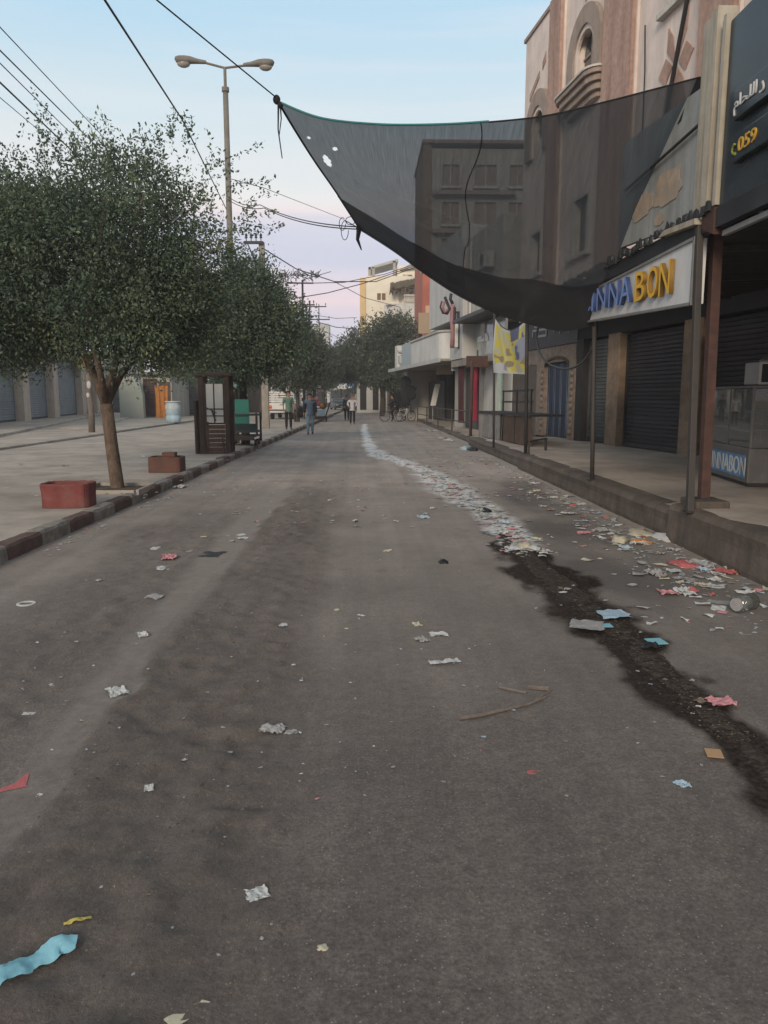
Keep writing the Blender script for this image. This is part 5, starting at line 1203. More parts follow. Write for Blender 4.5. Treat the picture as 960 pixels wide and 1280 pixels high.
for i in range(5):
    b_ = MB().lathe([(0, 0), (.035, .01), (.04, .05), (.035, .12), (.015, .15), (.015, .18), (0, .18)], (-.16 + .07 * i, .02 * (i % 2), -.04 - .03 * (i % 3)), 10).build('bottle', PAPER['white' if i % 2 else 'cyan'], t, smooth=True)

# ------------------------------------------------------------------ vehicles
p = G(352, 524, .15)
t = thing('white_pickup', 'white pickup truck seen from behind with a slatted cargo rack and orange lamps', 'pickup', (p.x, p.y, .14), math.radians(-3))
MB().box(-.85, .85, 0, 2.4, .62, 1.06).build('cargo_bed', M['truckwhite'], t, bevel=.03)
tg = MB().box(-.80, .80, -.045, -.003, .64, 1.04).build('tailgate', M['truckwhite'], t, bevel=.015)
MB().box(-.1, .1, -.07, -.048, .93, .97).build('handle', M['dsteel'], tg)
for x in (-.83, .83):
    MB().box(x - .03, x + .03, -.01, .05, 1.065, 1.78).build('rack_post', M['truckwhite'], t); MB().box(x - .03, x + .03, 1.15, 1.2, 1.065, 1.78).build('rack_post', M['truckwhite'], t); MB().box(x - .03, x + .03, 2.3, 2.36, 1.065, 1.78).build('rack_post', M['truckwhite'], t)
for z in (1.12, 1.27, 1.42, 1.57, 1.70):
    MB().box(-.80, .80, -.015, .02, z, z + .095).build('rack_slat', M['truckwhite'], t)
    MB().box(-.87, -.862, .05, 2.3, z, z + .095).build('rack_slat', M['truckwhite'], t); MB().box(.862, .87, .05, 2.3, z, z + .095).build('rack_slat', M['truckwhite'], t)
cabm = MB().prism([(2.45, .5), (4.6, .5), (4.6, .95), (3.75, 1.1), (3.45, 1.72), (2.6, 1.75), (2.45, 1.2)], 1.6, lambda u, v, w: (-.8 + w, u, v)).build('cab', M['truckwhite'], t, bevel=.05)
MB().box(-.6, .6, 2.46, 2.49, 1.25, 1.62).build('rear_window', M['darkglass'], cabm).location.y = -.02
for x in (-.70, .70): 
    MB().box(x - .09, x + .09, -.06, -.002, .78, .92).build('tail_lamp', M['lampor'], t); MB().box(x - .09, x + .09, -.06, -.002, .70, .775).build('brake_lamp', M['lampred'], t)
MB().box(-.82, .82, -.09, .02, .42, .56).build('bumper', M['panewhite'], t, bevel=.02)
MB().box(-.22, .22, -.1, -.092, .44, .54).build('number_plate', mat('plate', (.5, .5, .46), .5), t)
MB().box(-.7, .7, .1, 4.4, .38, .60).build('chassis', M['dark'], t)
for x in (-.72, .72):
    for yv in (.75, 3.85):
        w = MB().tube([(x - .1, yv, .34), (x + .1, yv, .34)], .34, 20).build('wheel', M['rubber'], t); MB().tube([(x - .11, yv, .34), (x + .11, yv, .34)], .19, 16).build('rim', M['galv'], w)
for x in (-.95, .95): MB().box(x - .08, x + .08, 3.4, 3.46, 1.15, 1.4).build('wing_mirror', M['dsteel'], t)

def car(label, loc, rz, m):
    t = thing('parked_car', label, 'car', loc, rz)
    prof = [(-2.05, .32), (-2.1, .6), (-2.0, .82), (-1.1, .93), (-.45, 1.38), (.95, 1.42), (1.75, .98), (2.05, .92), (2.1, .5), (2.05, .3)]
    MB().prism(prof, 1.64, lambda u, v, w: (-.82 + w, u, v)).build('body', m, t, bevel=.06)
    MB().add([(-.68, -1.09, .97), (.68, -1.09, .97), (.6, -.51, 1.345), (-.6, -.51, 1.345)], [(0, 1, 2, 3)]).build('windscreen', M['darkglass'], t).location = (0, -.02, .02)
    MB().add([(-.66, 1.70, 1.03), (.66, 1.70, 1.03), (.6, 1.02, 1.40), (-.6, 1.02, 1.40)], [(3, 2, 1, 0)]).build('rear_window', M['darkglass'], t).location = (0, .03, .02)
    for x in (-.826, .826): MB().box(x - .004, x + .004, -.55, .95, .98, 1.32).build('side_window', M['darkglass'], t)
    for x in (-.6, .6):
        MB().ball((x, -2.06, .68), .17, .06, .09, 10, 6).build('headlight', M['panewhite'], t, smooth=True); MB().box(x - .16, x + .16, 2.07, 2.12, .68, .82).build('tail_lamp', M['lampred'], t)
    for x in (-.72, .72):
        for yv in (-1.3, 1.3):
            w = MB().tube([(x - .11, yv, .31), (x + .11, yv, .31)], .31, 18).build('wheel', M['rubber'], t); MB().tube([(x - .12, yv, .31), (x + .12, yv, .31)], .18, 14).build('rim', M['galv'], w)
    MB().box(-.8, .8, -2.16, -2.0, .34, .52).build('bumper', M['dsteel'], t, bevel=.03); MB().box(-.25, .25, -2.175, -2.165, .42, .52).build('number_plate', M['panewhite'], t)
    MB().box(-.95, -.83, -.75, -.6, .98, 1.1).box(.83, .95, -.75, -.6, .98, 1.1).build('wing_mirror', m, t)
    return t
p = G(424, 513.3); car('dark car parked at the far end of the street left of the walking men', (p.x, p.y, 0), math.radians(12), M['carpaint'])
p = G(411, 508.5); car('grey car standing farther back behind the dark parked car', (p.x, p.y, 0), math.radians(0), M['greycl'])

def bicycle(label, loc, rz, m, group=None):
    t = thing('bicycle', label, 'bicycle', loc, rz, group)
    for nm, x in (('front_wheel', -.52), ('rear_wheel', .52)):
        c = Vector((x, 0, .34)); w = MB().tube([c + Vector((.325 * math.cos(2 * PI * k / 22), 0, .325 * math.sin(2 * PI * k / 22))) for k in range(23)], .022, 6).build(nm, M['rubber'], t)
        sp = MB()
        for k in range(10): sp.tube([c, c + Vector((.31 * math.cos(2 * PI * k / 10), 0, .31 * math.sin(2 * PI * k / 10)))], .005, 4)
        sp.build('spokes', M['galv'], w)
    MB().tube([(-.52, 0, .34), (-.36, 0, .86)], .018, 6).tube([(-.40, 0, .72), (.14, 0, .78)], .018, 6).tube([(-.42, 0, .66), (-.02, 0, .30)], .02, 6).tube([(-.02, 0, .30), (.17, 0, .86)], .018, 6).tube([(-.02, 0, .30), (.52, 0, .34)], .014, 6).tube([(.14, 0, .78), (.52, 0, .34)], .012, 6).build('frame', m, t)
    MB().tube([(-.36, -.27, .96), (-.34, -.1, .93), (-.36, 0, .88), (-.34, .1, .93), (-.36, .27, .96)], .014, 6).build('handlebar', M['dsteel'], t)
    MB().ball((.2, 0, .90), .14, .08, .045, 10, 6).build('saddle', M['blackcl'], t, smooth=True)
    MB().tube([(-.02, -.1, .30), (-.02, .1, .30)], .05, 10).build('crank', M['dsteel'], t)
    return t
p = G(491, 527); BIKE = (p.x, p.y)
bicycle('pale bicycle being ridden across the street', (p.x, p.y, 0), 0, M['galv'])
for (px_, py_, a_, lb) in ((506, 527, .5, 'first white bicycle leaning at the corner behind the rider'), (511, 525, .9, 'second pale bicycle parked close to the corner column')):
    p = G(px_, py_); bicycle(lb, (p.x, p.y, 0), a_, M['panewhite'], 'bicycles parked at the corner')
# barrow with a white tub
p = G(401, 527)
t = thing('hand_barrow', 'hand barrow with a pale tub and one long raised handle beside the walking man', 'barrow', (p.x, p.y, 0))
MB().box(-.38, .38, -.3, .9, .16, .34).build('bed', M['wood'], t, bevel=.02)
MB().prism([(-.3, .345), (.22, .345), (.3, .78), (-.36, .78)], .6, lambda u, v, w: (u, w - .1, v)).build('tub', M['barrel'], t, bevel=.02)
MB().tube([(.3, -.2, .3), (.62, -.2, 1.25)], .03, 6).tube([(.3, .6, .3), (.62, .6, 1.25)], .03, 6).build('handle', M['woodl'], t)
for yv in (-.1, .7): MB().tube([(-.42, yv, .14), (-.34, yv, .14)], .14, 14).build('wheel', M['rubber'], t); 
MB().tube([(.34, -.1, .14), (.42, -.1, .14)], .14, 14).build('wheel', M['rubber'], t)
# street vendors' things at the far end
p = G(393, 519, .15)
t = thing('round_sign', 'round white disc sign on a thin stand above the walking man', 'sign', (p.x, p.y, .15))
zc = atY(393, 489.5, p.y).z - .15
MB().tube([(0, 0, 0), (0, 0, zc)], .03, 6).build('stand', M['dsteel'], t)
MB().tube([(0, -.05, zc), (0, -.0, zc)], .27, 24).build('disc', M['panewhite'], t); MB().tube([(0, -.06, zc), (0, -.052, zc)], .06, 12).build('centre', M['greycl'], t)
t = thing('market_umbrella', 'faded red and white market umbrella behind the round white disc', 'umbrella', (*G(403, 514, .15).xy, .15))
p = G(403, 514, .15); hz = atY(403, 488, p.y).z - .15
MB().tube([(0, 0, 0), (0, 0, hz + .35)], .03, 6).build('pole', M['dsteel'], t)
for i in range(8):
    a0, a1 = 2 * PI * i / 8, 2 * PI * (i + 1) / 8; R_ = 1.1
    MB().add([(0, 0, hz + .3), (R_ * math.cos(a0), R_ * math.sin(a0), hz - .1), (R_ * math.cos(a1), R_ * math.sin(a1), hz - .1)], [(0, 1, 2)]).build('canopy_panel', PAPER['pink'] if i % 2 else PAPER['white'], t)
t = thing('vendor_stand', 'stand with red and yellow goods behind the walking man', 'stand', (*G(392, 524, .15).xy, .15)); 
for i, (x, z, c) in enumerate(((-.5, .9, 'yellow'), (-.25, .95, 'white'), (.05, .92, 'red'), (.3, 1.0, 'red'), (.5, .85, 'orange'), (-.1, 1.2, 'red'), (.2, 1.3, 'pink'))): MB().ball((x, .5, z), .15, .15, .17, 8, 6).build('bundle', PAPER[c], t, smooth=True)
MB().box(-.7, .7, .3, .9, .68, .74).build('table_top', M['wood'], t)
for x in (-.65, .65): MB().box(x - .03, x + .03, .35, .41, 0, .68).build('leg', M['wood'], t); MB().box(x - .03, x + .03, .8, .86, 0, .68).build('leg', M['wood'], t)
def stall(label, px, Y, w, h, m, shape=.3):
    x0 = atY(px, 500, Y).x; t = thing('market_stall', label, 'stall', (x0, Y, 0))
    MB().add([(-w / 2, 0, h), (w / 2, 0, h + .1), (w / 2, 2.2, h + .5), (-w / 2, 2.2, h + .4), (-w / 2, 0, h - .22), (w / 2, 0, h - .12), (0, -.2, h + .02), (0, -.2, h - .26), (0, 1.1, h + .55)], [(0, 6, 8), (6, 1, 8), (1, 2, 8), (2, 3, 8), (3, 0, 8), (0, 4, 7, 6), (6, 7, 5, 1)]).build('canopy', m, t)
    for (x, yv) in ((-w / 2 + .05, .02), (w / 2 - .05, .02), (-w / 2 + .05, 2.1), (w / 2 - .05, 2.1)): MB().box(x - .04, x + .04, yv, yv + .08, 0, h).build('post', M['dsteel'], t)
    MB().box(-w / 2 + .2, w / 2 - .2, .3, 1.5, .7, .78).build('table', M['wood'], t)
    MB().box(-w / 2 + .25, w / 2 - .25, .35, 1.4, 0, .695).build('stall_skirt', M['greycl'], t)
    return t
stall('far stall with a bright blue tarpaulin roof', 443, 92, 1.7, 3.2, M['tarp'])
stall('far stall with a wide dark green canopy', 463, 84, 3.6, 2.75, M['greenaw'])
stall('far stall with a pale canopy left of the blue tarpaulin', 431, 100, 1.9, 2.9, M['panewhite'])
stall('far stall with a grey canopy beyond the dark car', 414, 106, 2.6, 3.0, M['greycl'])
p = G(470, 513)
t = thing('box_cart', 'cart carrying a large dark box under the big right-hand tree', 'cart', (p.x, p.y, 0))
MB().box(-1.1, 1.3, 0, .9, .62, .74).build('bed', M['wood'], t); MB().box(-.6, .28, .1, .8, .745, 1.55).build('dark_box', M['blackcl'], t, bevel=.02); MB().box(-.62, .30, .08, .82, 1.553, 1.6).build('lid', M['panewhite'], t)
for x in (-.8, .9):
    MB().tube([(x, -.06, .32), (x, .0, .32)], .32, 18).build('wheel', M['rubber'], t); MB().tube([(x, .9, .32), (x, .96, .32)], .32, 18).build('wheel', M['rubber'], t)
MB().tube([(1.3, .1, .7), (2.1, .1, .95)], .03, 6).build('handle', M['dsteel'], t)
p = G(483, 508)
t = thing('pale_pillar', 'pale stone pillar under the right side of the big tree', 'pillar', (p.x, p.y, 0)); MB().box(-.3, .3, 0, .6, 0, 3.6).build('shaft', M['pillar'], t, bevel=.03)
MB().box(-.38, .38, -.08, .68, 3.6, 3.75).build('cap', M['pillar'], t)

# ------------------------------------------------------------------ trees
def leaf_mat(name, dark, mid, light, yell):
    m = bpy.data.materials.new(name); m.use_nodes = True; nt = m.node_tree; L = nt.links.new; b = nt.nodes['Principled BSDF']
    g = nd(nt, 'ShaderNodeNewGeometry'); n = nd(nt, 'ShaderNodeTexNoise'); n.inputs['Scale'].default_value = 1.1; n.inputs['Detail'].default_value = 3; L(g.outputs['Position'], n.inputs['Vector'])
    a = nd(nt, 'ShaderNodeMath'); a.operation = 'MULTIPLY_ADD'; L(g.outputs['Random Per Island'], a.inputs[0]); a.inputs[1].default_value = .55; 
    s_ = nd(nt, 'ShaderNodeMath'); s_.operation = 'MULTIPLY_ADD'; L(n.outputs['Fac'], s_.inputs[0]); s_.inputs[1].default_value = 1.5; s_.inputs[2].default_value = -.52; L(s_.outputs[0], a.inputs[2])
    r = nd(nt, 'ShaderNodeValToRGB'); L(a.outputs[0], r.inputs[0]); e = r.color_ramp.elements
    e[0].position = .1; e[0].color = (*dark, 1); e[1].position = .5; e[1].color = (*mid, 1)
    x = e.new(.85); x.color = (*light, 1); x = e.new(1.0); x.color = (*yell, 1)
    L(r.outputs[0], b.inputs['Base Color']); b.inputs['Roughness'].default_value = .5; b.inputs['Specular IOR Level'].default_value = .3
    tl = nd(nt, 'ShaderNodeBsdfTranslucent'); L(r.outputs[0], tl.inputs[0]); ms = nd(nt, 'ShaderNodeMixShader'); ms.inputs[0].default_value = .22
    L(b.outputs[0], ms.inputs[1]); L(tl.outputs[0], ms.inputs[2]); L(ms.outputs[0], nt.nodes['Material Output'].inputs[0]); return m
LM = leaf_mat('ficus_leaves', (.054, .080, .058), (.090, .130, .086), (.135, .180, .110), (.25, .26, .10))
LM2 = leaf_mat('far_leaves', (.055, .070, .055), (.085, .106, .074), (.115, .14, .09), (.16, .17, .09))
def crown_mesh(name, ells, nclump, per, leaf, spread, seed, m, shoots=0, slen=.5, hole=.0, extra=()):
    R = np.random.RandomState(seed); vol = np.array([e[3] * e[4] * e[5] for e in ells]); ch = R.choice(len(ells), nclump, p=vol / vol.sum()); E = np.array(ells)[ch]
    d = R.normal(size=(nclump, 3)); d /= np.linalg.norm(d, axis=1)[:, None]; rad = R.uniform(.25, 1, nclump) ** .45
    lump = 1 + .16 * np.sin(d[:, 0] * 5 + E[:, 0] * 3) * np.cos(d[:, 2] * 6 + E[:, 1]); c = E[:, :3] + d * (rad * lump)[:, None] * E[:, 3:6]
    if hole:
        hn = fbm(c[:, 0] * 1.2 + 7, c[:, 2] * 1.2 + c[:, 1] * .8, seed + 2, 3); keep = (hn > hole) | (rad < .55); c, d = c[keep], d[keep]
    n = len(c); base = np.repeat(c, per, 0); od = np.repeat(d, per, 0)
    P = base + R.normal(size=base.shape) * spread * np.array([1, 1, .75]); ax = od * .6 + R.normal(size=P.shape) * .7 + np.array([0, 0, -.15])
    if shoots:
        ch = R.choice(len(ells), shoots, p=vol / vol.sum()); E = np.array(ells)[ch]; sd = R.normal(size=(shoots, 3)); sd[:, 2] = np.abs(sd[:, 2]) * 1.0 - .15; sd /= np.linalg.norm(sd, axis=1)[:, None]
        st = E[:, :3] + sd * E[:, 3:6] * .93; dr = sd * .7 + np.array([0, 0, .75]) + R.normal(size=sd.shape) * .3; dr /= np.linalg.norm(dr, axis=1)[:, None]
        if len(extra):
            ex = np.array(extra); st = np.vstack([st, ex[:, :3]]); dr = np.vstack([dr, ex[:, 3:6]])
        ns = len(st); k = 16; L_ = R.uniform(.45, 1.15, ns) * slen; tt = np.tile(np.linspace(.0, 1, k), ns)
        sp = np.repeat(st, k, 0) + np.repeat(dr * L_[:, None], k, 0) * tt[:, None] + R.normal(size=(ns * k, 3)) * leaf * .35
        sa = np.repeat(dr, k, 0) * .7 + R.normal(size=(ns * k, 3)) * .7; P = np.vstack([P, sp]); ax = np.vstack([ax, sa])
    ax /= np.linalg.norm(ax, axis=1)[:, None]; up = R.normal(size=P.shape) + np.array([0, 0, 1.0]); sd = np.cross(ax, up); sd /= np.maximum(np.linalg.norm(sd, axis=1), 1e-6)[:, None]; nr = np.cross(sd, ax)
    L_ = (leaf * R.uniform(.65, 1.25, len(P)))[:, None]; wd = L_ * .26
    V = np.stack([P, P + ax * L_ * .45 + sd * wd + nr * wd * .35, P + ax * L_, P + ax * L_ * .45 - sd * wd + nr * wd * .35], 1).reshape(-1, 3)
    Q = np.arange(len(V)).reshape(-1, 4); return np_mesh(name, V, Q, m, False)
def tree(name, label, base, limbs, ells, m, bark, group, **kw):
    t = thing(name, label, 'tree', base, 0, group); mb = MB()
    for pts, r0, r1 in limbs: mb.tube([Vector(p) for p in pts], [r0 + (r1 - r0) * i / (len(pts) - 1) for i in range(len(pts))], 10)
    mb.build('trunk', bark, t, world=True, smooth=True)
    me = crown_mesh('crown', ells, m=m, **kw)
    me.transform(WM[t].inverted()); link(bpy.data.objects.new('crown', me), t); return t
GT = 'trees along the left kerb'
R_ = random.Random(5)
def branches(fork, ells, n, r0, seed):
    rr = random.Random(seed); out = []
    for i in range(n):
        e = rr.choice(ells); a = rr.uniform(0, 2 * PI); k = rr.uniform(.45, .9); tip = Vector((e[0] + e[3] * k * math.cos(a), e[1] + e[4] * k * math.sin(a), e[2] + e[5] * rr.uniform(-.3, .8)))
        f = Vector(fork); mid = f.lerp(tip, .5) + Vector((0, 0, .25 * (tip - f).length * .5)); out.append(([f, f.lerp(mid, .6), mid, tip], r0, .012))
    return out
# the big tree by the red planter
b0 = G(147, 612, .15); f1 = atY(133, 505, 12.0); f0 = atY(140, 560, 12.0)
ell1 = [(-4.0, 12.1, 3.75, 1.75, 1.5, 1.45), (-5.2, 12.2, 3.45, 1.6, 1.5, 1.45), (-3.15, 12.2, 3.75, 1.05, 1.2, 1.35), (-6.6, 12.4, 3.6, 1.7, 1.5, 1.6), (-4.2, 12.0, 2.75, 2.1, 1.3, .75), (-3.0, 12.3, 2.9, .7, .9, .8), (-3.4, 12.2, 2.6, 1.0, 1.0, .55), (-5.6, 12.2, 2.7, 1.3, 1.2, .6)]
limbs = [([(b0.x, b0.y, .05), (b0.x, b0.y, .2), f0, f1], .118, .095)] + [([f1, atY(118, 470, 12.1), atY(95, 420, 12.2), atY(70, 330, 12.2)], .08, .03), ([f1, atY(140, 470, 12.0), atY(152, 430, 11.9), atY(165, 320, 12)], .085, .03), ([f1, atY(150, 472, 12.3), atY(185, 425, 12.6), atY(235, 350, 12.6)], .06, .02), ([f1, atY(125, 465, 11.6), atY(110, 400, 11.4), atY(130, 260, 11.4)], .06, .02)] + branches(atY(140, 425, 12.1), ell1, 16, .03, 3)
ex = []
rr = np.random.RandomState(3)
for (x, y, n_) in ((120, 165, 8), (160, 158, 9), (200, 165, 10), (225, 150, 8), (245, 170, 6), (285, 200, 6), (300, 240, 10), (310, 265, 9), (300, 290, 8), (268, 190, 7), (40, 160, 9), (15, 185, 8), (70, 185, 8), (100, 180, 8), (290, 310, 8), (180, 185, 10), (140, 185, 10), (60, 150, 5)):
    for k in range(n_):
        p = atY(x + rr.normal() * 12, y + 22 + rr.normal() * 12, 12.1 + rr.normal() * .4); dr = np.array([.25 * (1 if x > 250 else 0) * 3 + rr.normal() * .35, rr.normal() * .3, .3 if x > 260 else .9]); dr /= np.linalg.norm(dr); ex.append((*p, *dr))
tree('ficus_tree', 'big dense tree whose brown trunk stands beside the red planter', (b0.x, b0.y, .14), limbs, ell1, LM, M['bark'], GT, nclump=5000, per=40, leaf=.060, spread=.16, seed=4, shoots=620, slen=.42, hole=.31, extra=ex)
# second: the dark tree over the cabinet and cart
b0 = Vector((-3.62, 23.4, .15)); f1 = Vector((-3.66, 23.4, 1.95))
ell2 = [(-3.85, 23.3, 3.45, 1.7, 1.5, 1.4), (-3.5, 23.3, 4.4, 1.1, 1.2, 1.3), (-5.0, 23.3, 3.2, 1.2, 1.2, 1.1), (-2.75, 23.3, 3.6, 1.1, 1.1, 1.3), (-4.2, 23.2, 2.45, 1.45, 1.2, .55)]
tree('ficus_tree', 'dark tree over the wooden cabinet and the vendor cart', (b0.x, b0.y, .14), [([b0 - Vector((0, 0, .1)), b0 + Vector((0, 0, .4)), f1], .15, .11)] + branches(f1, ell2, 14, .07, 8), ell2, LM, M['barkd'], GT, nclump=2600, per=32, leaf=.095, spread=.2, seed=9, shoots=260, slen=.5, hole=.27)
# third: slim tree between the pickup and the walking man
b0 = G(372, 527, .15); f1 = atY(372, 492, b0.y)
ell3 = [(b0.x - .1, b0.y, 3.6, 1.75, 1.5, 1.25), (b0.x + .3, b0.y, 4.7, 1.2, 1.2, 1.15), (b0.x - 1.0, b0.y, 3.1, 1.1, 1.2, .8), (b0.x + 1.1, b0.y, 3.2, .9, 1, .8), (b0.x - .2, b0.y, 2.5, 1.4, 1.2, .5)]
tree('ficus_tree', 'smaller tree with a slim trunk between the pickup and the man in jeans', (b0.x, b0.y, .14), [([b0 - Vector((0, 0, .1)), b0 + Vector((.03, 0, .7)), f1], .13, .1), ([b0 - Vector((.1, 0, .1)), atY(364, 500, b0.y), atY(355, 488, b0.y)], .08, .06)] + branches(f1, ell3, 10, .06, 4), ell3, LM2, M['barkd'], GT, nclump=900, per=28, leaf=.16, spread=.26, seed=12, shoots=130, slen=.6, hole=.36)
for i, (px_, Y, top, lab) in enumerate(((392, 58, 418, 'hazy roadside tree just beyond the slim-trunked tree'), (404, 76, 432, 'small pale tree at the far end of the left tree row'), (326, 50, 372, 'roadside tree behind the vendor cart, half hidden by the dark tree'))):
    c = atY(px_, 460, Y); zt = atY(px_, top, Y).z; cz_ = (zt + 2.2) / 2; h_ = (zt - 2.2) / 2
    el_ = [(c.x, Y, cz_, 1.6 + .2 * i, 1.5, h_ * .9), (c.x + .6, Y, cz_ - .3, 1.4, 1.4, h_ * .7), (c.x - .8, Y, cz_ - .4, 1.3, 1.4, h_ * .7)]
    tree('ficus_tree', lab, (c.x, Y, .1), [([(c.x, Y, 0), (c.x, Y, 1.2), (c.x + .05, Y, 2.2)], .15, .11)] + branches((c.x + .05, Y, 2.2), el_, 7, .07, i), el_, LM2, M['barkd'], GT, nclump=480, per=24, leaf=.2, spread=.32, seed=30 + i, shoots=60, slen=.7, hole=.36)
# the large tree at the right in front of the cream block
Yt = 62; b0 = atY(478, 512, Yt); b0.z = 0; f1 = Vector((b0.x, Yt, 2.6))
def e_at(px_, py_, rx, rz_, dy=0): 
    c = atY(px_, py_, Yt + dy); return (c.x, c.y, c.z, rx, rx * .9, rz_)
ell4 = [e_at(470, 440, 2.3, 2.6), e_at(497, 430, 2.0, 2.3), e_at(512, 425, 1.5, 2.0, -1), e_at(447, 450, 1.7, 2.2), e_at(432, 455, 1.2, 1.9, 2), e_at(480, 466, 3.0, 1.3), e_at(510, 455, 1.5, 1.8, -1), e_at(485, 415, 1.4, 1.4)]
tree('large_tree', 'large dark spreading tree in front of the cream block at the right', (b0.x, Yt, 0), [([b0 - Vector((0, 0, .2)), b0 + Vector((.05, 0, 1.3)), f1], .26, .2)] + branches(f1, ell4, 16, .12, 6), ell4, LM2, M['barkd'], None, nclump=1900, per=28, leaf=.2, spread=.33, seed=17, shoots=240, slen=.9, hole=.34)
for i, (px_, Y, top, w) in enumerate(((426, 105, 425, 2.6), (440, 125, 440, 3.0))):
    c = atY(px_, 460, Y); zt = atY(px_, top, Y).z; el_ = [(c.x, Y, zt * .6, w, 2, zt * .4), (c.x + w * .5, Y, zt * .5, w * .7, 2, zt * .33)]
    tree('street_tree', ('hazy green tree behind the far stalls, tallest at the street end', 'far tree closing the street behind the large dark tree')[i], (c.x, Y, 0), [([(c.x, Y, -.1), (c.x, Y, zt * .3)], .2, .14)], el_, LM2, M['barkd'], None, nclump=330, per=22, leaf=.3, spread=.5, seed=50 + i, shoots=40, slen=.9, hole=.34)
# tree pit round the big trunk
b0 = G(147, 612, .15)
tp = thing('tree_pit', 'square earth pit with a broken rim round the big tree trunk', 'tree pit', (b0.x, b0.y, .13))
MB().grid(16, 16, lambda u, v: (-.42 + .84 * u, -.42 + .84 * v, .032 + .03 * math.exp(-((u - .5) ** 2 + (v - .5) ** 2) * 14) + .006 * math.sin(u * 40) * math.sin(v * 37))).build('earth', M['soil'], tp)
for a in range(4):
    MB().box(-.46, .40, -.47, -.42, -.02, .065 + .008 * a).build('rim_stone', M['dusty'], tp, bevel=.008).rotation_euler.z = a * PI / 2

# ------------------------------------------------------------------ street lamp, poles
Yl = 24
zt = atY(283, 85, Yl); xb = -4.02
t = thing('street_lamp', 'tall grey street lamp with two cobra head arms above the trees', 'street lamp', (xb, Yl, .14))
MB().tube([(0, 0, 0), (0, 0, 5), (0, 0, zt.z - .14 - .55)], [.11, .095, .08], 12).build('pole', M['lampgrey'], t, smooth=True)
MB().tube([(0, 0, zt.z - .14 - .6), (0, 0, zt.z - .14 + .02)], .045, 10).build('neck', M['lampgrey'], t); MB().tube([(0, 0, zt.z - .8), (0, 0, zt.z - .68)], .11, 12).build('collar', M['lampgrey'], t)
MB().tube([(-.11, 0, .4), (-.11, 0, .8)], .05, 8).build('hatch', M['dsteel'], t)
for s_ in (-1, 1):
    j = Vector((0, 0, zt.z - .14)); e_ = Vector((s_ * .55, 0, zt.z - .14 + (.13 if s_ < 0 else .07)))
    am_ = MB().tube([j, e_, e_ + Vector((s_ * .1, 0, .02))], .035, 8).build('arm', M['lampgrey'], t)
    vs = []; secs = [(0, .05, .05, .02), (.25, .08, .07, .02), (.45, .12, .10, .03), (.62, .15, .13, .0), (.78, .15, .12, -.01), (.88, .1, .08, 0), (.92, .02, .02, .01)]
    tilt = .10
    hb = MB(); n_ = 12
    for d_, w_, h_, dz in secs:
        for k in range(n_):
            a = 2 * PI * k / n_; vs.append(e_ + Vector((s_ * d_, w_ * math.cos(a), dz + d_ * tilt + h_ * math.sin(a))))
    hb.add(vs, [(i * n_ + k, i * n_ + (k + 1) % n_, (i + 1) * n_ + (k + 1) % n_, (i + 1) * n_ + k) for i in range(len(secs) - 1) for k in range(n_)])
    hd = hb.build('lamp_head', M['lampgrey'], t, smooth=True)
    MB().ball(e_ + Vector((s_ * .66, 0, -.045 + .66 * tilt - .04)), .2, .12, .12, 12, 8).build('lamp_glass', M['lens'], hd, smooth=True)
def pole(label, px, pt, Y, w, m, arms=(), name='utility_pole', square=True, group='utility poles'):
    p = atY(px, pt, Y); t = thing(name, label, 'utility pole', (p.x, Y, 0), 0, group)
    if square: MB().add([(-w, -w, 0), (w, -w, 0), (w, w, 0), (-w, w, 0), (-w * .75, -w * .75, p.z), (w * .75, -w * .75, p.z), (w * .75, w * .75, p.z), (-w * .75, w * .75, p.z)], [(4, 5, 6, 7), (0, 1, 5, 4), (1, 2, 6, 5), (2, 3, 7, 6), (3, 0, 4, 7)]).build('shaft', m, t)
    else: MB().tube([(0, 0, 0), (0, 0, p.z)], w, 10, w * .7).build('shaft', m, t, smooth=True)
    for dz, x0, x1 in arms:
        a = MB().bar((x0, -w - .05, p.z - dz), (x1, -w - .05, p.z - dz), .1, .12).build('crossarm', M['dsteel'], t)
        n_ = 4
        for k in range(n_):
            x = x0 + .1 + (x1 - x0 - .2) * k / (n_ - 1); MB().lathe([(.02, 0), (.02, .12), (.07, .14), (.04, .22), (.07, .25), (.02, .34)], (x, -w - .05, p.z - dz + .06), 8).build('insulator', M['dsteel'], a)
    return t, p
tA, pA = pole('square concrete utility pole with a bracket, rising out of the dark tree', 327, 303, 35, .16, M['concrete'], [(.05, -.75, .1)])
MB().bar((-.6, -.2, pA.z - .1), (-.08, -.2, pA.z - 1.3), .05).build('brace', M['dsteel'], tA)
tB, pB = pole('tall far pole with a tangled bushy crossarm at its top', 378, 350, 70, .13, M['dsteel'], [(.3, -1.4, 1.0), (2.2, -.3, 1.1)], square=False)
bt = MB(); rb = random.Random(9)
for i in range(160):
    x = rb.uniform(-2.2, 1.6); z = pB.z + .35 + rb.gauss(0, .18) - .05 * abs(x); bt.tube([(x, rb.uniform(-.4, .3), z), (x + rb.uniform(-.35, .35), rb.uniform(-.4, .3), z + rb.uniform(-.05, .4))], .028, 4)
bt.tube([(0, 0, pB.z), (2.6, 0, pB.z + .75)], .03, 5)
bt.build('nest_tangle', M['barkd'], tB, kind='stuff')
tC, pC = pole('farthest pole with two crossarms of insulators and a transformer frame', 387, 378, 92, .12, M['dsteel'], [(.5, -1.4, 2.0), (2.0, -1.4, 2.4)], square=False)
for x in (-.4, 1.1): MB().bar((x, 0, pC.z - .2), (x, 0, pC.z - 5), .1).build('frame_leg', M['dsteel'], tC)
for z in (2.8, 3.6, 4.4): MB().bar((-.4, 0, pC.z - z), (1.1, 0, pC.z - z), .08).build('frame_rail', M['dsteel'], tC)

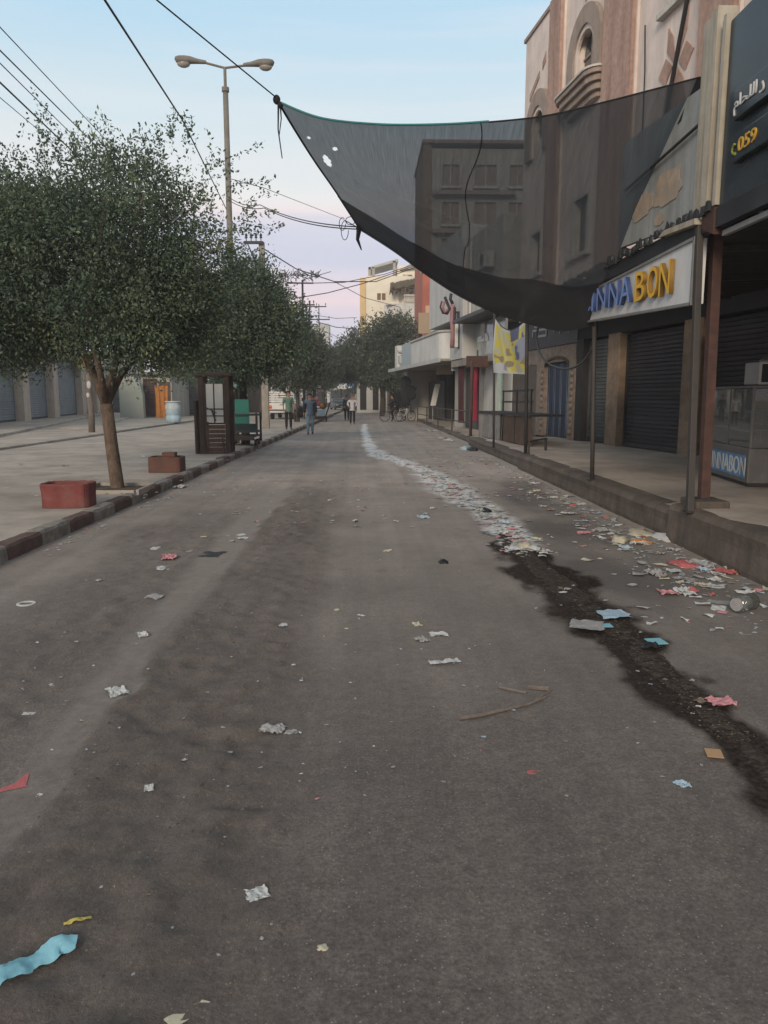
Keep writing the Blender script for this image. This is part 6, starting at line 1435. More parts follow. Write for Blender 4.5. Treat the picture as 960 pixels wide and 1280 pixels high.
# ------------------------------------------------------------------ overhead cables
def wire(label, pts, r, m=None, sag=0.0, cat='cable'):
    P = []
    for i in range(len(pts) - 1):
        a, b_ = Vector(pts[i]), Vector(pts[i + 1])
        for k in range(14 + (i == len(pts) - 2)): u = k / 14; P.append(a.lerp(b_, u) - Vector((0, 0, sag * 4 * u * (1 - u))))
    o = MB().tube(P, r, 6).build('overhead_cable', m or M['cable'], smooth=True)
    return tag(o, label, cat, 'overhead cables')
def ext(a, b_, k): return Vector(b_) + (Vector(b_) - Vector(a)) * k
n_ = atY(196, 0, 7.6)
wire('rope running from the upper left corner of the shade net up across the street', [ext(nT(0), n_, 1.2), n_, nT(0) + Vector((-.02, 0, .05))], .008)
a = atY(131, 0, 9); b_ = atY(228, 150, 16); wire('cable dropping steeply past the lamp pole into the big tree', [ext(b_, a, .9), a, b_, atY(300, 296, 34)], .014)
for i, (p0, p1, lab) in enumerate((((0, 34), (130, 172), 'uppermost of the parallel cables at the upper left corner'), ((0, 63), (120, 182), 'second highest of the parallel cables at the upper left corner'), ((0, 79), (100, 178), 'middle one of the parallel cables at the upper left corner'), ((0, 103), (105, 203), 'thick lower cable of the parallel cables at the upper left corner'), ((0, 122), (75, 185), 'lowest of the parallel cables at the upper left corner'))):
    a = atY(*p0, 14); b_ = atY(*p1, 22 + i * .5); wire(lab, [ext(b_, a, .8), a, b_, ext(a, b_, .8)], (.010, .013, .010, .017, .008)[i])
k4 = nB(0)
for i, (p0, p1, lab) in enumerate((((325, 256), (447, 283), 'upper of the twin ropes holding the far net corner'), ((330, 260), (449, 286), 'lower of the twin ropes holding the far net corner'))):
    wire(lab, [atY(283, 244 + 4 * i, 24), atY(*p0, 21.5), k4 + Vector((-.02, 0, .02 - .04 * i))], .011, None, .12)
wire('thin wire high behind the twin ropes', [atY(283, 222, 24), atY(330, 235, 26), atY(425, 272, 34), atY(455, 290, 38)], .01)
wl = thing('wire_loop', 'dangling loops of thin wire beside the far net corner', 'wire', k4)
for (cx_, cy_, a_, b2) in ((431, 288, 4.5, 12), (428, 280, 4, 8), (438, 276, 6, 5)):
    MB().tube([atY(cx_ + a_ * math.cos(2 * PI * k / 20), cy_ + b2 * math.sin(2 * PI * k / 20), 14.3 + .05 * math.sin(k)) for k in range(18)], .007, 5).build('loop', M['cable'], wl, world=True)
MB().tube([atY(432, 276, 14.3), k4], .007, 5).build('tie', M['cable'], wl, world=True)
wire('black cable sagging from the concrete pole across the street to the white balcony house', [atY(328, 310, 35), atY(370, 336, 42), atY(418, 352, 50), atY(470, 352, 56), atY(530, 330, 61)], .03)
wire('reddish cable running level from the tangled far pole to the cream block', [atY(345, 352, 66), atY(385, 354, 68), atY(430, 353, 72), atY(480, 343, 75), atY(528, 327, 77)], .035, M['redcable'])
wire('thick reddish cable rising from the far pole to the cream block', [atY(368, 373, 68), atY(410, 366, 70), atY(455, 354, 73), atY(525, 330, 77)], .04, M['redcable'])
wire('cable crossing the cream block front from the concrete pole', [atY(418, 352, 50), atY(455, 372, 64), atY(500, 384, 77)], .025)
for i, (q0, q1, q2, lab) in enumerate((((395, 394), (420, 398), (446, 397), 'upper far cable between the last pole and the large tree'), ((395, 402), (420, 409), (446, 411), 'thick far cable between the last pole and the large tree'), ((400, 412), (415, 418), (428, 425), 'short far cable dropping from the last pole'))):
    wire(lab, [atY(*q0, 92), atY(*q1, 94), atY(*q2, 97)], .03 + .015 * (i == 1))
wire('cable running down the pink building beside the terracotta star', [fpt(14.9, U + .25, 12.0), fpt(15.35, U + .2, 9.0), fpt(16.0, U + .1, 7.6), fpt(16.4, U + .08, 6.2)], .045)
wire('thin cable down the pink wall left of the terracotta star', [fpt(17.3, U + .05, 9.4), fpt(17.25, U + .03, 8.5), fpt(17.2, U + .03, 6.5)], .015)

# ------------------------------------------------------------------ people
PENDING = []
def skin(name, nodes, edges, m, parent, sub=1):
    me = bpy.data.meshes.new(name); keys = list(nodes); ix = {k: i for i, k in enumerate(keys)}
    me.from_pydata([nodes[k][0] for k in keys], [(ix[a], ix[b_]) for a, b_ in edges], []); me.update()
    o = link(bpy.data.objects.new(name, me), parent); s = o.modifiers.new('skin', 'SKIN'); s.use_smooth_shade = True
    if not me.skin_vertices: 
        bpy.context.view_layer.objects.active = o
    PENDING.append((o, [nodes[k][1] for k in keys], m, sub)); return o
def flush_skins():
    bpy.context.view_layer.update()
    for o, rad, m, sub in PENDING:
        sv = o.data.skin_vertices[0].data
        for i, r in enumerate(rad): sv[i].radius = r if isinstance(r, tuple) else (r, r); sv[i].use_root = (i == 0)
        if sub: ss = o.modifiers.new('smooth', 'SUBSURF'); ss.levels = sub; ss.render_levels = sub
    dg = bpy.context.evaluated_depsgraph_get()
    for o, rad, m, sub in PENDING:
        me = bpy.data.meshes.new_from_object(o.evaluated_get(dg)); old = o.data; nm_ = old.name
        o.modifiers.clear(); o.data = me; bpy.data.meshes.remove(old); me.name = nm_
        me.materials.clear(); me.materials.append(m); me.polygons.foreach_set('use_smooth', [True] * len(me.polygons))
    PENDING.clear()
def person(label, loc, rz_, H, J, top, legs, hair=None, long_sleeve=True, jacket=None, cap=None, shoes=None, group=None):
    t = thing('person', label, 'person', loc, rz_, group); k = H / 1.75
    N = {}
    def nput(n, p, r): N[n] = (tuple(c * k for c in p), tuple(c * k for c in r) if isinstance(r, tuple) else r * k)
    D = dict(pelvis=(0, 0, .95), belly=(0, 0, 1.10), chest=(0, -.005, 1.28), upper=(0, 0, 1.41), neck=(0, -.01, 1.51), jaw=(0, -.03, 1.585), brow=(0, -.02, 1.66), crown=(0, .0, 1.71))
    for s_, n in ((-1, 'R'), (1, 'L')):
        D.update({n + 'hip': (s_ * .085, 0, .90), n + 'knee': (s_ * .10, -.01, .50), n + 'ankle': (s_ * .10, .02, .09), n + 'toe': (s_ * .12, -.14, .035), n + 'sho': (s_ * .175, 0, 1.42), n + 'elb': (s_ * .225, .03, 1.15), n + 'wri': (s_ * .225, -.03, .92)})
    D.update(J)
    RAD = dict(pelvis=(.125, .10), belly=(.115, .09), chest=(.135, .10), upper=(.10, .08), neck=.052, jaw=.068, brow=.083, crown=.062, hip=.088, knee=.058, ankle=.040, toe=.034, sho=.060, elb=.042, wri=.029)
    for n, p in D.items(): nput(n, p, RAD[n if n in RAD else n[1:]])
    nput('nose', tuple(np.array(D['jaw']) * .55 + np.array(D['brow']) * .45 + np.array((0, -.088, 0))), .014)
    nput('earR', tuple(np.array(D['brow']) + np.array((-.085, .015, -.035))), .016); nput('earL', tuple(np.array(D['brow']) + np.array((.085, .015, -.035))), .016)
    E_ = [('pelvis', 'belly'), ('belly', 'chest'), ('chest', 'upper'), ('upper', 'neck'), ('neck', 'jaw'), ('jaw', 'brow'), ('brow', 'crown'), ('jaw', 'nose'), ('brow', 'earR'), ('brow', 'earL')]
    for n, s_ in (('R', -1), ('L', 1)):
        E_ += [('pelvis', n + 'hip'), (n + 'hip', n + 'knee'), (n + 'knee', n + 'ankle'), (n + 'ankle', n + 'toe'), ('upper', n + 'sho'), (n + 'sho', n + 'elb'), (n + 'elb', n + 'wri')]
        w = np.array(D[n + 'wri']); e = np.array(D[n + 'elb']); d = (w - e) / np.linalg.norm(w - e); sd = np.cross(d, (0, 0, 1.) if abs(d[2]) < .8 else (1., 0, 0)); sd /= np.linalg.norm(sd); nr = np.cross(sd, d)
        pal = w + d * .075; nput(n + 'palm', tuple(pal), (.036, .022)); E_.append((n + 'wri', n + 'palm'))
        for f, (o_, l_) in enumerate(((-.027, .058), (-.009, .07), (.009, .066), (.026, .052))):
            a = pal + sd * o_ + d * .03; b_ = a + d * l_ * .6 + nr * .012; c = b_ + d * l_ * .35 + nr * .03
            nput(f'{n}f{f}a', tuple(a), .010); nput(f'{n}f{f}b', tuple(b_), .009); nput(f'{n}f{f}c', tuple(c), .008)
            E_ += [(n + 'palm', f'{n}f{f}a'), (f'{n}f{f}a', f'{n}f{f}b'), (f'{n}f{f}b', f'{n}f{f}c')]
        a = w + d * .04 + sd * .03 * -s_ + nr * .01; b_ = a + d * .035 + nr * .025 - sd * .014 * s_
        nput(n + 'th1', tuple(a), .011); nput(n + 'th2', tuple(b_), .009); E_ += [(n + 'wri', n + 'th1'), (n + 'th1', n + 'th2')]
    skin('body', N, E_, M['skin'], t)
    def sub(keys, edges, grow, m, nm_, over=None):
        q_ = {}
        for kk in keys:
            p, r = N[kk]; g = grow * k; q_[kk] = (p, tuple(c + g for c in r) if isinstance(r, tuple) else r + g)
        if over: q_.update(over)
        return skin(nm_, q_, edges, m, t)
    sh = ['pelvis', 'belly', 'chest', 'upper'] + [n + j for n in 'RL' for j in (('sho', 'elb', 'wri') if long_sleeve else ('sho', 'elb'))]
    se = [('pelvis', 'belly'), ('belly', 'chest'), ('chest', 'upper')] + [('upper', n + 'sho') for n in 'RL'] + [(n + 'sho', n + 'elb') for n in 'RL'] + ([(n + 'elb', n + 'wri') for n in 'RL'] if long_sleeve else [])
    hem = tuple(np.array(N['pelvis'][0]) + np.array((0, 0, -.07 * k)))
    sub(sh, se + [('pelvis', 'hem')], .024, M[top], 'shirt', {'hem': (hem, (.155 * k, .125 * k))})
    lk = ['pelvis'] + [n + j for n in 'RL' for j in ('hip', 'knee', 'ankle')]; le = [('pelvis', n + 'hip') for n in 'RL'] + [(n + 'hip', n + 'knee') for n in 'RL'] + [(n + 'knee', n + 'ankle') for n in 'RL']
    sub(lk + ['belly'], le + [('pelvis', 'belly')], .018, M[legs], 'trousers', {'belly': (tuple(np.array(N['pelvis'][0]) * .6 + np.array(N['belly'][0]) * .4), (.13 * k, .105 * k))})
    for n in 'RL': sub([n + 'ankle', n + 'toe'], [(n + 'ankle', n + 'toe')], .012, M['shoe'], 'shoe')
    if jacket: sub(['belly', 'chest', 'upper'] + [n + j for n in 'RL' for j in ('sho', 'elb', 'wri')], [('belly', 'chest'), ('chest', 'upper')] + [('upper', n + 'sho') for n in 'RL'] + [(n + 'sho', n + 'elb') for n in 'RL'] + [(n + 'elb', n + 'wri') for n in 'RL'], .034, M[jacket], 'jacket', {'belly': (tuple(np.array(N['belly'][0]) + np.array((0, .05, 0))), (.14 * k, .07 * k)), 'chest': (tuple(np.array(N['chest'][0]) + np.array((0, .04, 0))), (.165 * k, .09 * k))})
    br = np.array(N['brow'][0]); cap_o = MB(); n1, m1 = 14, 8
    def hp(u, v): a = 2 * PI * u; b_ = PI * .56 * v; return tuple(br + np.array((0, .012, .012)) * k + np.array((.098 * math.sin(b_) * math.cos(a), .108 * math.sin(b_) * math.sin(a), .098 * math.cos(b_) + (.03 if math.sin(a) < -.5 and v > .8 else 0))) * k)
    MB().grid(n1, m1, hp).build('cap' if cap else 'hair', M[cap or hair or 'hair'], t, smooth=True)
    MB().ball(tuple(br + np.array((-.032, -.078, -.03)) * k), .012 * k, .01 * k, .008 * k, 6, 4).ball(tuple(br + np.array((.032, -.078, -.03)) * k), .012 * k, .01 * k, .008 * k, 6, 4).build('eyes', M['hair'], t)
    MB().ball(tuple(np.array(N['jaw'][0]) + np.array((0, -.068, -.015)) * k), .024 * k, .008 * k, .007 * k, 6, 4).build('mouth', M['redcl'] if 'redcl' in M else M['terra'], t)
    return t
WALK = lambda s: {'Rknee': (-.10, -.06 * s, .50), 'Rankle': (-.10, .02 - .12 * s, .09), 'Rtoe': (-.11, -.14 - .12 * s, .04), 'Lknee': (.10, .03 * s, .50), 'Lankle': (.10, .03 + .16 * s, .10), 'Ltoe': (.11, -.12 + .16 * s, .035)}
p = G(388, 543.5); j = WALK(1); j.update({'Relb': (-.24, .06, 1.16), 'Rwri': (-.27, .02, .93), 'Lelb': (.24, .02, 1.16), 'Lwri': (.26, -.06, .92)})
t = person('man walking in light jeans, blue shirt and open dark jacket by the left kerb', (p.x, p.y, 0), math.radians(8), 1.74, j, 'denim', 'jeans', 'hair', jacket='navycl')
tag(MB().lathe([(.02, 0), (.13, .04), (.16, .25), (.12, .42), (.03, .5)], (p.x - .40, p.y + .02, .72), 10, 1, .6).build('carried_bag', M['blackcl'], smooth=True), 'dark bag carried by the man in light jeans', 'bag')
p = G(361, 537, .15); person('man in a green top and black trousers standing on the left kerb', (p.x, p.y, .14), math.radians(15), 1.72, {}, 'greencl', 'blackcl', 'hair', long_sleeve=False)
p = G(440.5, 530.5); j = WALK(.45); j.update({'Relb': (-.29, .06, 1.20), 'Rwri': (-.19, -.08, 1.06), 'Lelb': (.29, .06, 1.20), 'Lwri': (.19, -.08, 1.06)})
person('man in a pale long-sleeved shirt and black trousers walking in mid-street', (p.x, p.y, 0), math.radians(-3), 1.74, j, 'whitecl', 'blackcl', 'hairg')
p = G(433.5, 526); person('man in dark clothes walking just left of the man in the pale shirt', (p.x, p.y, 0), math.radians(5), 1.72, WALK(-.5), 'greycl', 'blackcl', 'hair')
p = G(453, 514.2); person('distant person in black standing right of the walking men', (p.x, p.y, 0), math.radians(30), 1.7, WALK(.6), 'blackcl', 'blackcl', 'hair')
p = G(429, 511); person('distant person in black standing beside the dark car', (p.x, p.y, 0), math.radians(0), 1.7, {}, 'navycl', 'blackcl', 'hair')
p = G(407, 512); person('distant person in grey near the left kerb beyond the barrow', (p.x, p.y, 0), math.radians(40), 1.7, WALK(.5), 'greycl', 'blackcl', 'hair')
p = G(446, 510.5); person('distant person in a pale top walking among the far stalls', (p.x, p.y, 0), math.radians(180), 1.68, WALK(.7), 'whitecl', 'greycl', 'hair')
rid = {'pelvis': (0, .20, .99), 'belly': (0, .16, 1.13), 'chest': (0, .07, 1.30), 'upper': (0, .0, 1.42), 'neck': (0, -.04, 1.52), 'jaw': (0, -.08, 1.59), 'brow': (0, -.07, 1.665), 'crown': (0, -.05, 1.715)}
for s_, n in ((-1, 'R'), (1, 'L')):
    rid.update({n + 'sho': (s_ * .17, -.0, 1.42), n + 'elb': (s_ * .24, -.16, 1.19), n + 'wri': (s_ * .25, -.33, 1.01), n + 'hip': (s_ * .09, .18, .95)})
rid.update({'Lknee': (.11, -.12, .66), 'Lankle': (.12, .03, .30), 'Ltoe': (.12, -.12, .25), 'Rknee': (-.13, -.06, .56), 'Rankle': (-.17, .02, .12), 'Rtoe': (-.17, -.12, .06)})
person('rider in dark clothes sitting on the pale bicycle', (BIKE[0], BIKE[1], 0), -PI / 2, 1.75, rid, 'blackcl', 'blackcl', 'hair')
flush_skins()

# ------------------------------------------------------------------ litter
def scrap_mesh(seed, nu=6, nv=5, crump=.18, ragged=.25):     # unit scrap, 1 x 1, crumpled
    R = np.random.RandomState(seed); mb = MB(); vs = []
    for i in range(nu + 1):
        for j in range(nv + 1):
            u, v = i / nu - .5, j / nv - .5; edge = max(abs(u), abs(v)) > .49
            k = 1 - (R.uniform(0, ragged) if edge else 0)
            vs.append((u * k + R.normal() * .02, v * k + R.normal() * .02, min(abs(R.normal()), 1.3) * crump * .55 + .3 * crump * math.sin(5 * u + seed) * math.cos(4 * v)))
    mb.add(vs, [(i * (nv + 1) + j, (i + 1) * (nv + 1) + j, (i + 1) * (nv + 1) + j + 1, i * (nv + 1) + j + 1) for i in range(nu) for j in range(nv)])
    z0 = min(v[2] for v in mb.v); mb.v = [(a, b_, c - z0 + .012) for a, b_, c in mb.v]; return mb
def lump_mesh(seed, n=14, m=9, h=.42):                       # unit crumpled bag
    R = np.random.RandomState(seed); mb = MB().ball((0, 0, 0), .5, .5, h, n, m); ph = R.uniform(0, 6, 6); out = []
    for x, y, z in mb.v:
        k = 1 + .22 * math.sin(9 * x + ph[0]) * math.cos(8 * y + ph[1]) + .16 * math.sin(17 * z + 6 * x + ph[2]) + .10 * math.sin(21 * y + ph[3] + 9 * x)
        out.append((x * k, y * k, max(-.06, z * k) + .05))
    mb.v = out; return mb
CACHE = {}
def lit_mesh(shape, color, seed):
    key = (shape, color, seed)
    if key not in CACHE:
        mb = {'sheet': lambda: scrap_mesh(seed), 'flat': lambda: scrap_mesh(seed, 6, 5, .07, .12), 'crumple': lambda: scrap_mesh(seed, 9, 8, .26, .3), 'bag': lambda: lump_mesh(seed), 'card': lambda: MB().box(-.5, .5, -.5, .5, .01, .05)}[shape]()
        CACHE[key] = mb.mesh('scrap', PAPER[color], smooth=(shape == 'bag'))
    return CACHE[key]
def drop(name, label, cat, px, py, wpx, hpx, shape, color, rot=0.0, seed=1, hgt=None, group=None, zb=None):
    p = G(px, py, zb or 0.0); dist = p.y + .0
    w = max(.03, wpx * dist / 930); l = min(max(.03, hpx * dist * dist / (930 * 1.6)), w * 1.6 if shape != 'strip' else 9)
    z = rz(p.x, p.y) if zb is None else zb
    if zb is None:
        dm, wm = poly_dist(np.array([p.x]), np.array([p.y]), MUD)
        if dm[0] < wm[0] * 1.2: z += .022
    o = place(lit_mesh(shape, color, seed), name, (p.x, p.y, z - .002), (0, 0, rot), (w, l, hgt or (w + l) / 2 * (.62 if shape != 'card' else .6)))
    return tag(o, label, cat, group)
D_ = drop
# --- pieces large enough to be told apart, from the front of the picture backwards
def cloth_strip(name, label, cat, pts, wid, color, seed=1):
    P = [G(*q_) for q_ in pts]; mb = MB(); R = random.Random(seed); n_ = 26; vs = []
    L_ = [0]
    for a, b_ in zip(P[:-1], P[1:]): L_.append(L_[-1] + (b_ - a).length)
    for i in range(n_ + 1):
        s = L_[-1] * i / n_; k = max(j for j in range(len(L_) - 1) if L_[j] <= s + 1e-9); u = (s - L_[k]) / (L_[k + 1] - L_[k]); c = P[k].lerp(P[k + 1], u); d = (P[k + 1] - P[k]).normalized(); sd = Vector((-d.y, d.x, 0)); w = wid[k] + (wid[k + 1] - wid[k]) * u
        for j in range(7):
            v = j / 6 - .5; q_ = c + sd * v * w * (1 + R.uniform(-.05, .05) + .14 * math.sin(i * .7 + seed)); vs.append((q_.x, q_.y, rz(q_.x, q_.y) + .004 + .030 * min(1, wid[0] * 16) * float(fbm(np.array([i * .33 + seed * 9]), np.array([j * .55]), seed)[0])))
    mb.add(vs, [(i * 7 + j, (i + 1) * 7 + j, (i + 1) * 7 + j + 1, i * 7 + j + 1) for i in range(n_) for j in range(6)])
    return tag(mb.build(name, PAPER[color], smooth=True), label, cat)
cloth_strip('plastic_strip', 'crumpled sky blue plastic strip at the lower left corner of the road', 'plastic', [(-8, 1238), (40, 1208), (72, 1190), (96, 1186)], [.07, .06, .075, .055], 'cyan', 2)
cloth_strip('plastic_strip', 'short yellow plastic strip above the sky blue strip', 'plastic', [(80, 1163), (98, 1158), (115, 1152)], [.012, .014, .010], 'yellow', 3)
D_('torn_paper', 'beige torn paper cut off by the bottom edge left of centre', 'paper', 226, 1262, 62, 46, 'flat', 'cream', .9, 4, .02)
D_('foil_scrap', 'shiny white crumpled wrapper in the near left part of the road', 'wrapper', 322, 1120, 36, 24, 'crumple', 'white', .4, 3)
D_('pebble', 'pale pebble on the near asphalt at the lower centre', 'stone', 403, 1186, 15, 9, 'bag', 'cream', 0, 2)
D_('card_scrap', 'flat faded red card at the left edge of the road', 'card', 12, 978, 46, 22, 'flat', 'red', .35, 5, .03)
D_('torn_paper', 'small white wad right of the faded red card', 'paper', 186, 986, 15, 11, 'crumple', 'white', .2, 6)
D_('torn_paper', 'tiny white chip just right of the faded red card', 'paper', 50, 992, 9, 5, 'sheet', 'white', .2, 7)
D_('plastic_bag', 'clear grey twisted plastic bag lying in the left middle of the road', 'bag', 341, 914, 38, 13, 'crumple', 'grey', -.1, 8)
D_('plastic_bag', 'thin grey tail end beside the twisted plastic bag', 'bag', 364, 917, 18, 7, 'sheet', 'grey', .1, 9)
D_('tissue', 'crumpled white and blue tissue on the left wheel track', 'tissue', 147, 865, 28, 14, 'crumple', 'white', .5, 10)
D_('torn_paper', 'thin white paper sliver far left below the crumpled tissue', 'paper', 36, 891, 17, 4, 'flat', 'white', .05, 11)
D_('torn_paper', 'thin slanted white sliver left of the crumpled tissue', 'paper', 69, 857, 15, 4, 'flat', 'white', .6, 12)
D_('torn_paper', 'small square white paper alone in the road centre left', 'paper', 352, 779, 15, 8, 'flat', 'white', .1, 13)
cloth_strip('torn_paper', 'folded white paper with a pale blue end in the middle of the road', 'paper', [(537, 831), (556, 829), (574, 827)], [.05, .055, .065], 'white', 14)
D_('torn_paper', 'pale blue tip at the right end of the folded white paper', 'paper', 569, 826, 13, 7, 'flat', 'blue', .1, 15)
stk = thing('stick', 'long thin bare stick lying on the road right of centre', 'stick', G(628, 888)); q0, q1, q2 = G(574, 902), G(640, 888), G(682, 874)
MB().tube([q_ + Vector((0, 0, rz(q_.x, q_.y) + .012)) for q_ in (q0, G(600, 898), q1, G(662, 882), q2)], [.010, .010, .009, .008, .006], 7).build('shaft', M['grey_post'], stk, world=True); MB().tube([G(660, 883) + Vector((0, 0, .012)), G(690, 866) + Vector((0, 0, .02))], .005, 5).build('twig', M['grey_post'], stk, world=True)
for a, b_, lb in (((624, 861), (658, 869), 'thin broken twig above the left part of the long stick'), ((660, 861), (686, 864), 'short thick twig above the tip of the long stick')):
    tag(MB().tube([G(*a) + Vector((0, 0, .01)), G(*b_) + Vector((0, 0, .014))], .007 if 'thin' in lb else .013, 6).build('twig', M['grey_post']), lb, 'twig')
D_('plastic_scrap', 'dull red plastic shred below the long stick', 'plastic', 669, 967, 22, 8, 'sheet', 'red', -.3, 16, .02)
D_('plastic_scrap', 'clear crumpled plastic near the lower mud edge', 'plastic', 853, 983, 20, 12, 'crumple', 'blue', .3, 17)
D_('card_scrap', 'small orange tan card beside the mud trail', 'card', 892, 948, 21, 13, 'card', 'tan', -.25, 18, .06)
D_('wrapper', 'bright pink crumpled wrapper in the black mud', 'wrapper', 901, 884, 38, 13, 'crumple', 'pink', .1, 19)
D_('carton', 'flattened cyan carton with a black side in the mud trail', 'carton', 820, 806, 22, 8, 'card', 'cyan', .1, 20, .12)
D_('plastic_bag', 'black plastic piece under the cyan carton', 'bag', 812, 812, 30, 8, 'crumple', 'black', .1, 21)
D_('paper_sheet', 'large white and blue paper sheet at the mud trail', 'paper', 767, 771, 44, 13, 'sheet', 'blue', .1, 22, .05)
D_('plastic_bag', 'lilac grey flattened bag left of the large white and blue sheet', 'bag', 734, 785, 46, 15, 'sheet', 'grey', -.4, 23, .07)
D_('lid', 'small cyan oval lid between the two large sheets', 'lid', 757, 785, 16, 5, 'card', 'cyan', 0, 24, .06)
D_('plastic_scrap', 'bright pink crumpled scrap on the left of the road', 'plastic', 212, 699, 21, 7, 'crumple', 'pink', .1, 25)
D_('cloth_scrap', 'flat black cloth scrap on the pale trench strip', 'cloth', 264, 693, 32, 8, 'sheet', 'black', -.1, 26, .06)
D_('torn_paper', 'white scrap just left of the bright pink scrap', 'paper', 194, 687, 14, 6, 'sheet', 'white', .3, 27)
D_('torn_paper', 'white scrap just below the bright pink scrap', 'paper', 203, 711, 18, 6, 'sheet', 'white', .3, 28)
D_('torn_paper', 'long pale scrap on the left road below the pink scrap', 'paper', 192, 748, 24, 6, 'sheet', 'grey', -.4, 29)
D_('torn_paper', 'curled white scrap at the edge of the brown mud', 'paper', 178, 794, 15, 8, 'crumple', 'white', .5, 30)
rg = MB().tube([(.5 * math.cos(2 * PI * k / 18), .42 * math.sin(2 * PI * k / 18), .1) for k in range(19)], .11, 6).mesh('ring', PAPER['white'])
p = G(33, 756); tag(place(rg, 'ring_scrap', (p.x, p.y, rz(p.x, p.y)), (0, 0, 0), (.12, .14, .06)), 'pale curled ring of plastic at the far left of the road', 'ring')
D_('debris', 'small black clump alone in the road centre', 'debris', 554, 703, 12, 7, 'bag', 'black', 0, 31)
D_('card_scrap', 'small white card left of the black clump', 'card', 502, 715, 11, 5, 'flat', 'white', .1, 32, .02)
D_('packet', 'blue and white snack packet in the middle of the road', 'packet', 530, 647, 14, 7, 'crumple', 'blue', .2, 33)
D_('torn_paper', 'cream crumpled scrap upper left of the folded white paper', 'paper', 521, 781, 12, 8, 'crumple', 'cream', .2, 34)
D_('torn_paper', 'grey crumpled scrap above the folded white paper', 'paper', 527, 800, 17, 8, 'crumple', 'grey', .5, 35)
D_('torn_paper', 'white ended crumpled scrap above the folded white paper', 'paper', 548, 793, 26, 6, 'sheet', 'white', 0, 36)
D_('torn_paper', 'white crumpled paper beside the left kerb', 'paper', 224, 610, 16, 9, 'crumple', 'white', 0, 37)
D_('cardboard', 'pinkish cardboard strip lying at the left kerb', 'cardboard', 272, 588, 24, 5, 'flat', 'tan', .1, 38, .04)
D_('torn_paper', 'white wad left of the pinkish cardboard strip', 'paper', 257, 589, 8, 7, 'crumple', 'white', .1, 39)
D_('plastic_bag', 'red and pink plastic bag in the right kerb litter', 'bag', 857, 706, 36, 10, 'bag', 'red', .1, 40, .10)
D_('plastic_bag', 'white puffy plastic bag by the right kerb below the posts', 'bag', 833, 673, 30, 12, 'bag', 'white', .1, 41, .13)
D_('plastic_bag', 'pale yellow crumpled bag left of the white puffy bag', 'bag', 800, 667, 30, 9, 'bag', 'cream', -.1, 42, .1)
D_('packet', 'orange packet under the pale yellow bag', 'packet', 802, 679, 16, 6, 'crumple', 'orange', .5, 43)
D_('plastic_bag', 'cream standing paper bag left of the orange packet', 'bag', 774, 677, 18, 10, 'bag', 'cream', .1, 44, .14)
D_('paper_bag', 'cream cone shaped paper bag in front of the tall kerb', 'bag', 922, 711, 27, 9, 'bag', 'cream', .4, 45, .10)
D_('paper_cup', 'white crushed cup against the tall kerb', 'cup', 900, 702, 10, 7, 'bag', 'white', 0, 46, .09)
D_('paper_cup', 'white crushed cup farthest right by the tall kerb', 'cup', 940, 719, 12, 8, 'crumple', 'white', 0, 47)
D_('torn_paper', 'white folded napkin left of the cream cone bag', 'napkin', 897, 718, 19, 6, 'sheet', 'white', 0, 48)
p = G(930, 764); jar = thing('plastic_jar', 'clear empty plastic jar lying in the right kerb litter', 'jar', (p.x, p.y, rz(p.x, p.y)), .5)
MB().tube([(-.09, 0, .065), (.09, 0, .065)], .065, 16).build('body', cgl, jar, smooth=True); MB().tube([(-.105, 0, .065), (-.09, 0, .065)], .05, 14).build('neck', PAPER['grey'], jar)
D_('paper_sheet', 'pale cyan sheet at the right edge of the road', 'paper', 953, 780, 24, 8, 'flat', 'blue', -.2, 49, .04)
D_('paper_strip', 'white paper strip below the clear plastic jar', 'paper', 935, 791, 26, 5, 'flat', 'white', .05, 50, .03)
D_('paper_strip', 'long grey strip left of the clear plastic jar', 'paper', 902, 753, 36, 6, 'sheet', 'grey', -.35, 51, .04)
D_('plastic_bag', 'large white and pale blue bag near the far step', 'bag', 581, 562, 11, 7, 'bag', 'blue', 0, 52, .22)
D_('plastic_bag', 'black bag beside the large pale bag near the far step', 'bag', 591, 563, 12, 6, 'bag', 'black', 0, 53, .24)
D_('torn_paper', 'yellowish crushed packet where the mud trail begins', 'packet', 657, 686, 16, 9, 'bag', 'cream', .2, 54, .09)
D_('plastic_bag', 'white bag where the mud trail begins', 'bag', 668, 689, 12, 8, 'bag', 'white', .2, 55, .08)
D_('plastic_bag', 'small black bag on the litter trail', 'bag', 608, 640, 11, 6, 'bag', 'black', .2, 56, .12)
D_('torn_paper', 'white paper lying on the right pavement near the tall kerb', 'paper', 955, 652, 14, 4, 'flat', 'white', .1, 57, .03, zb=.42)
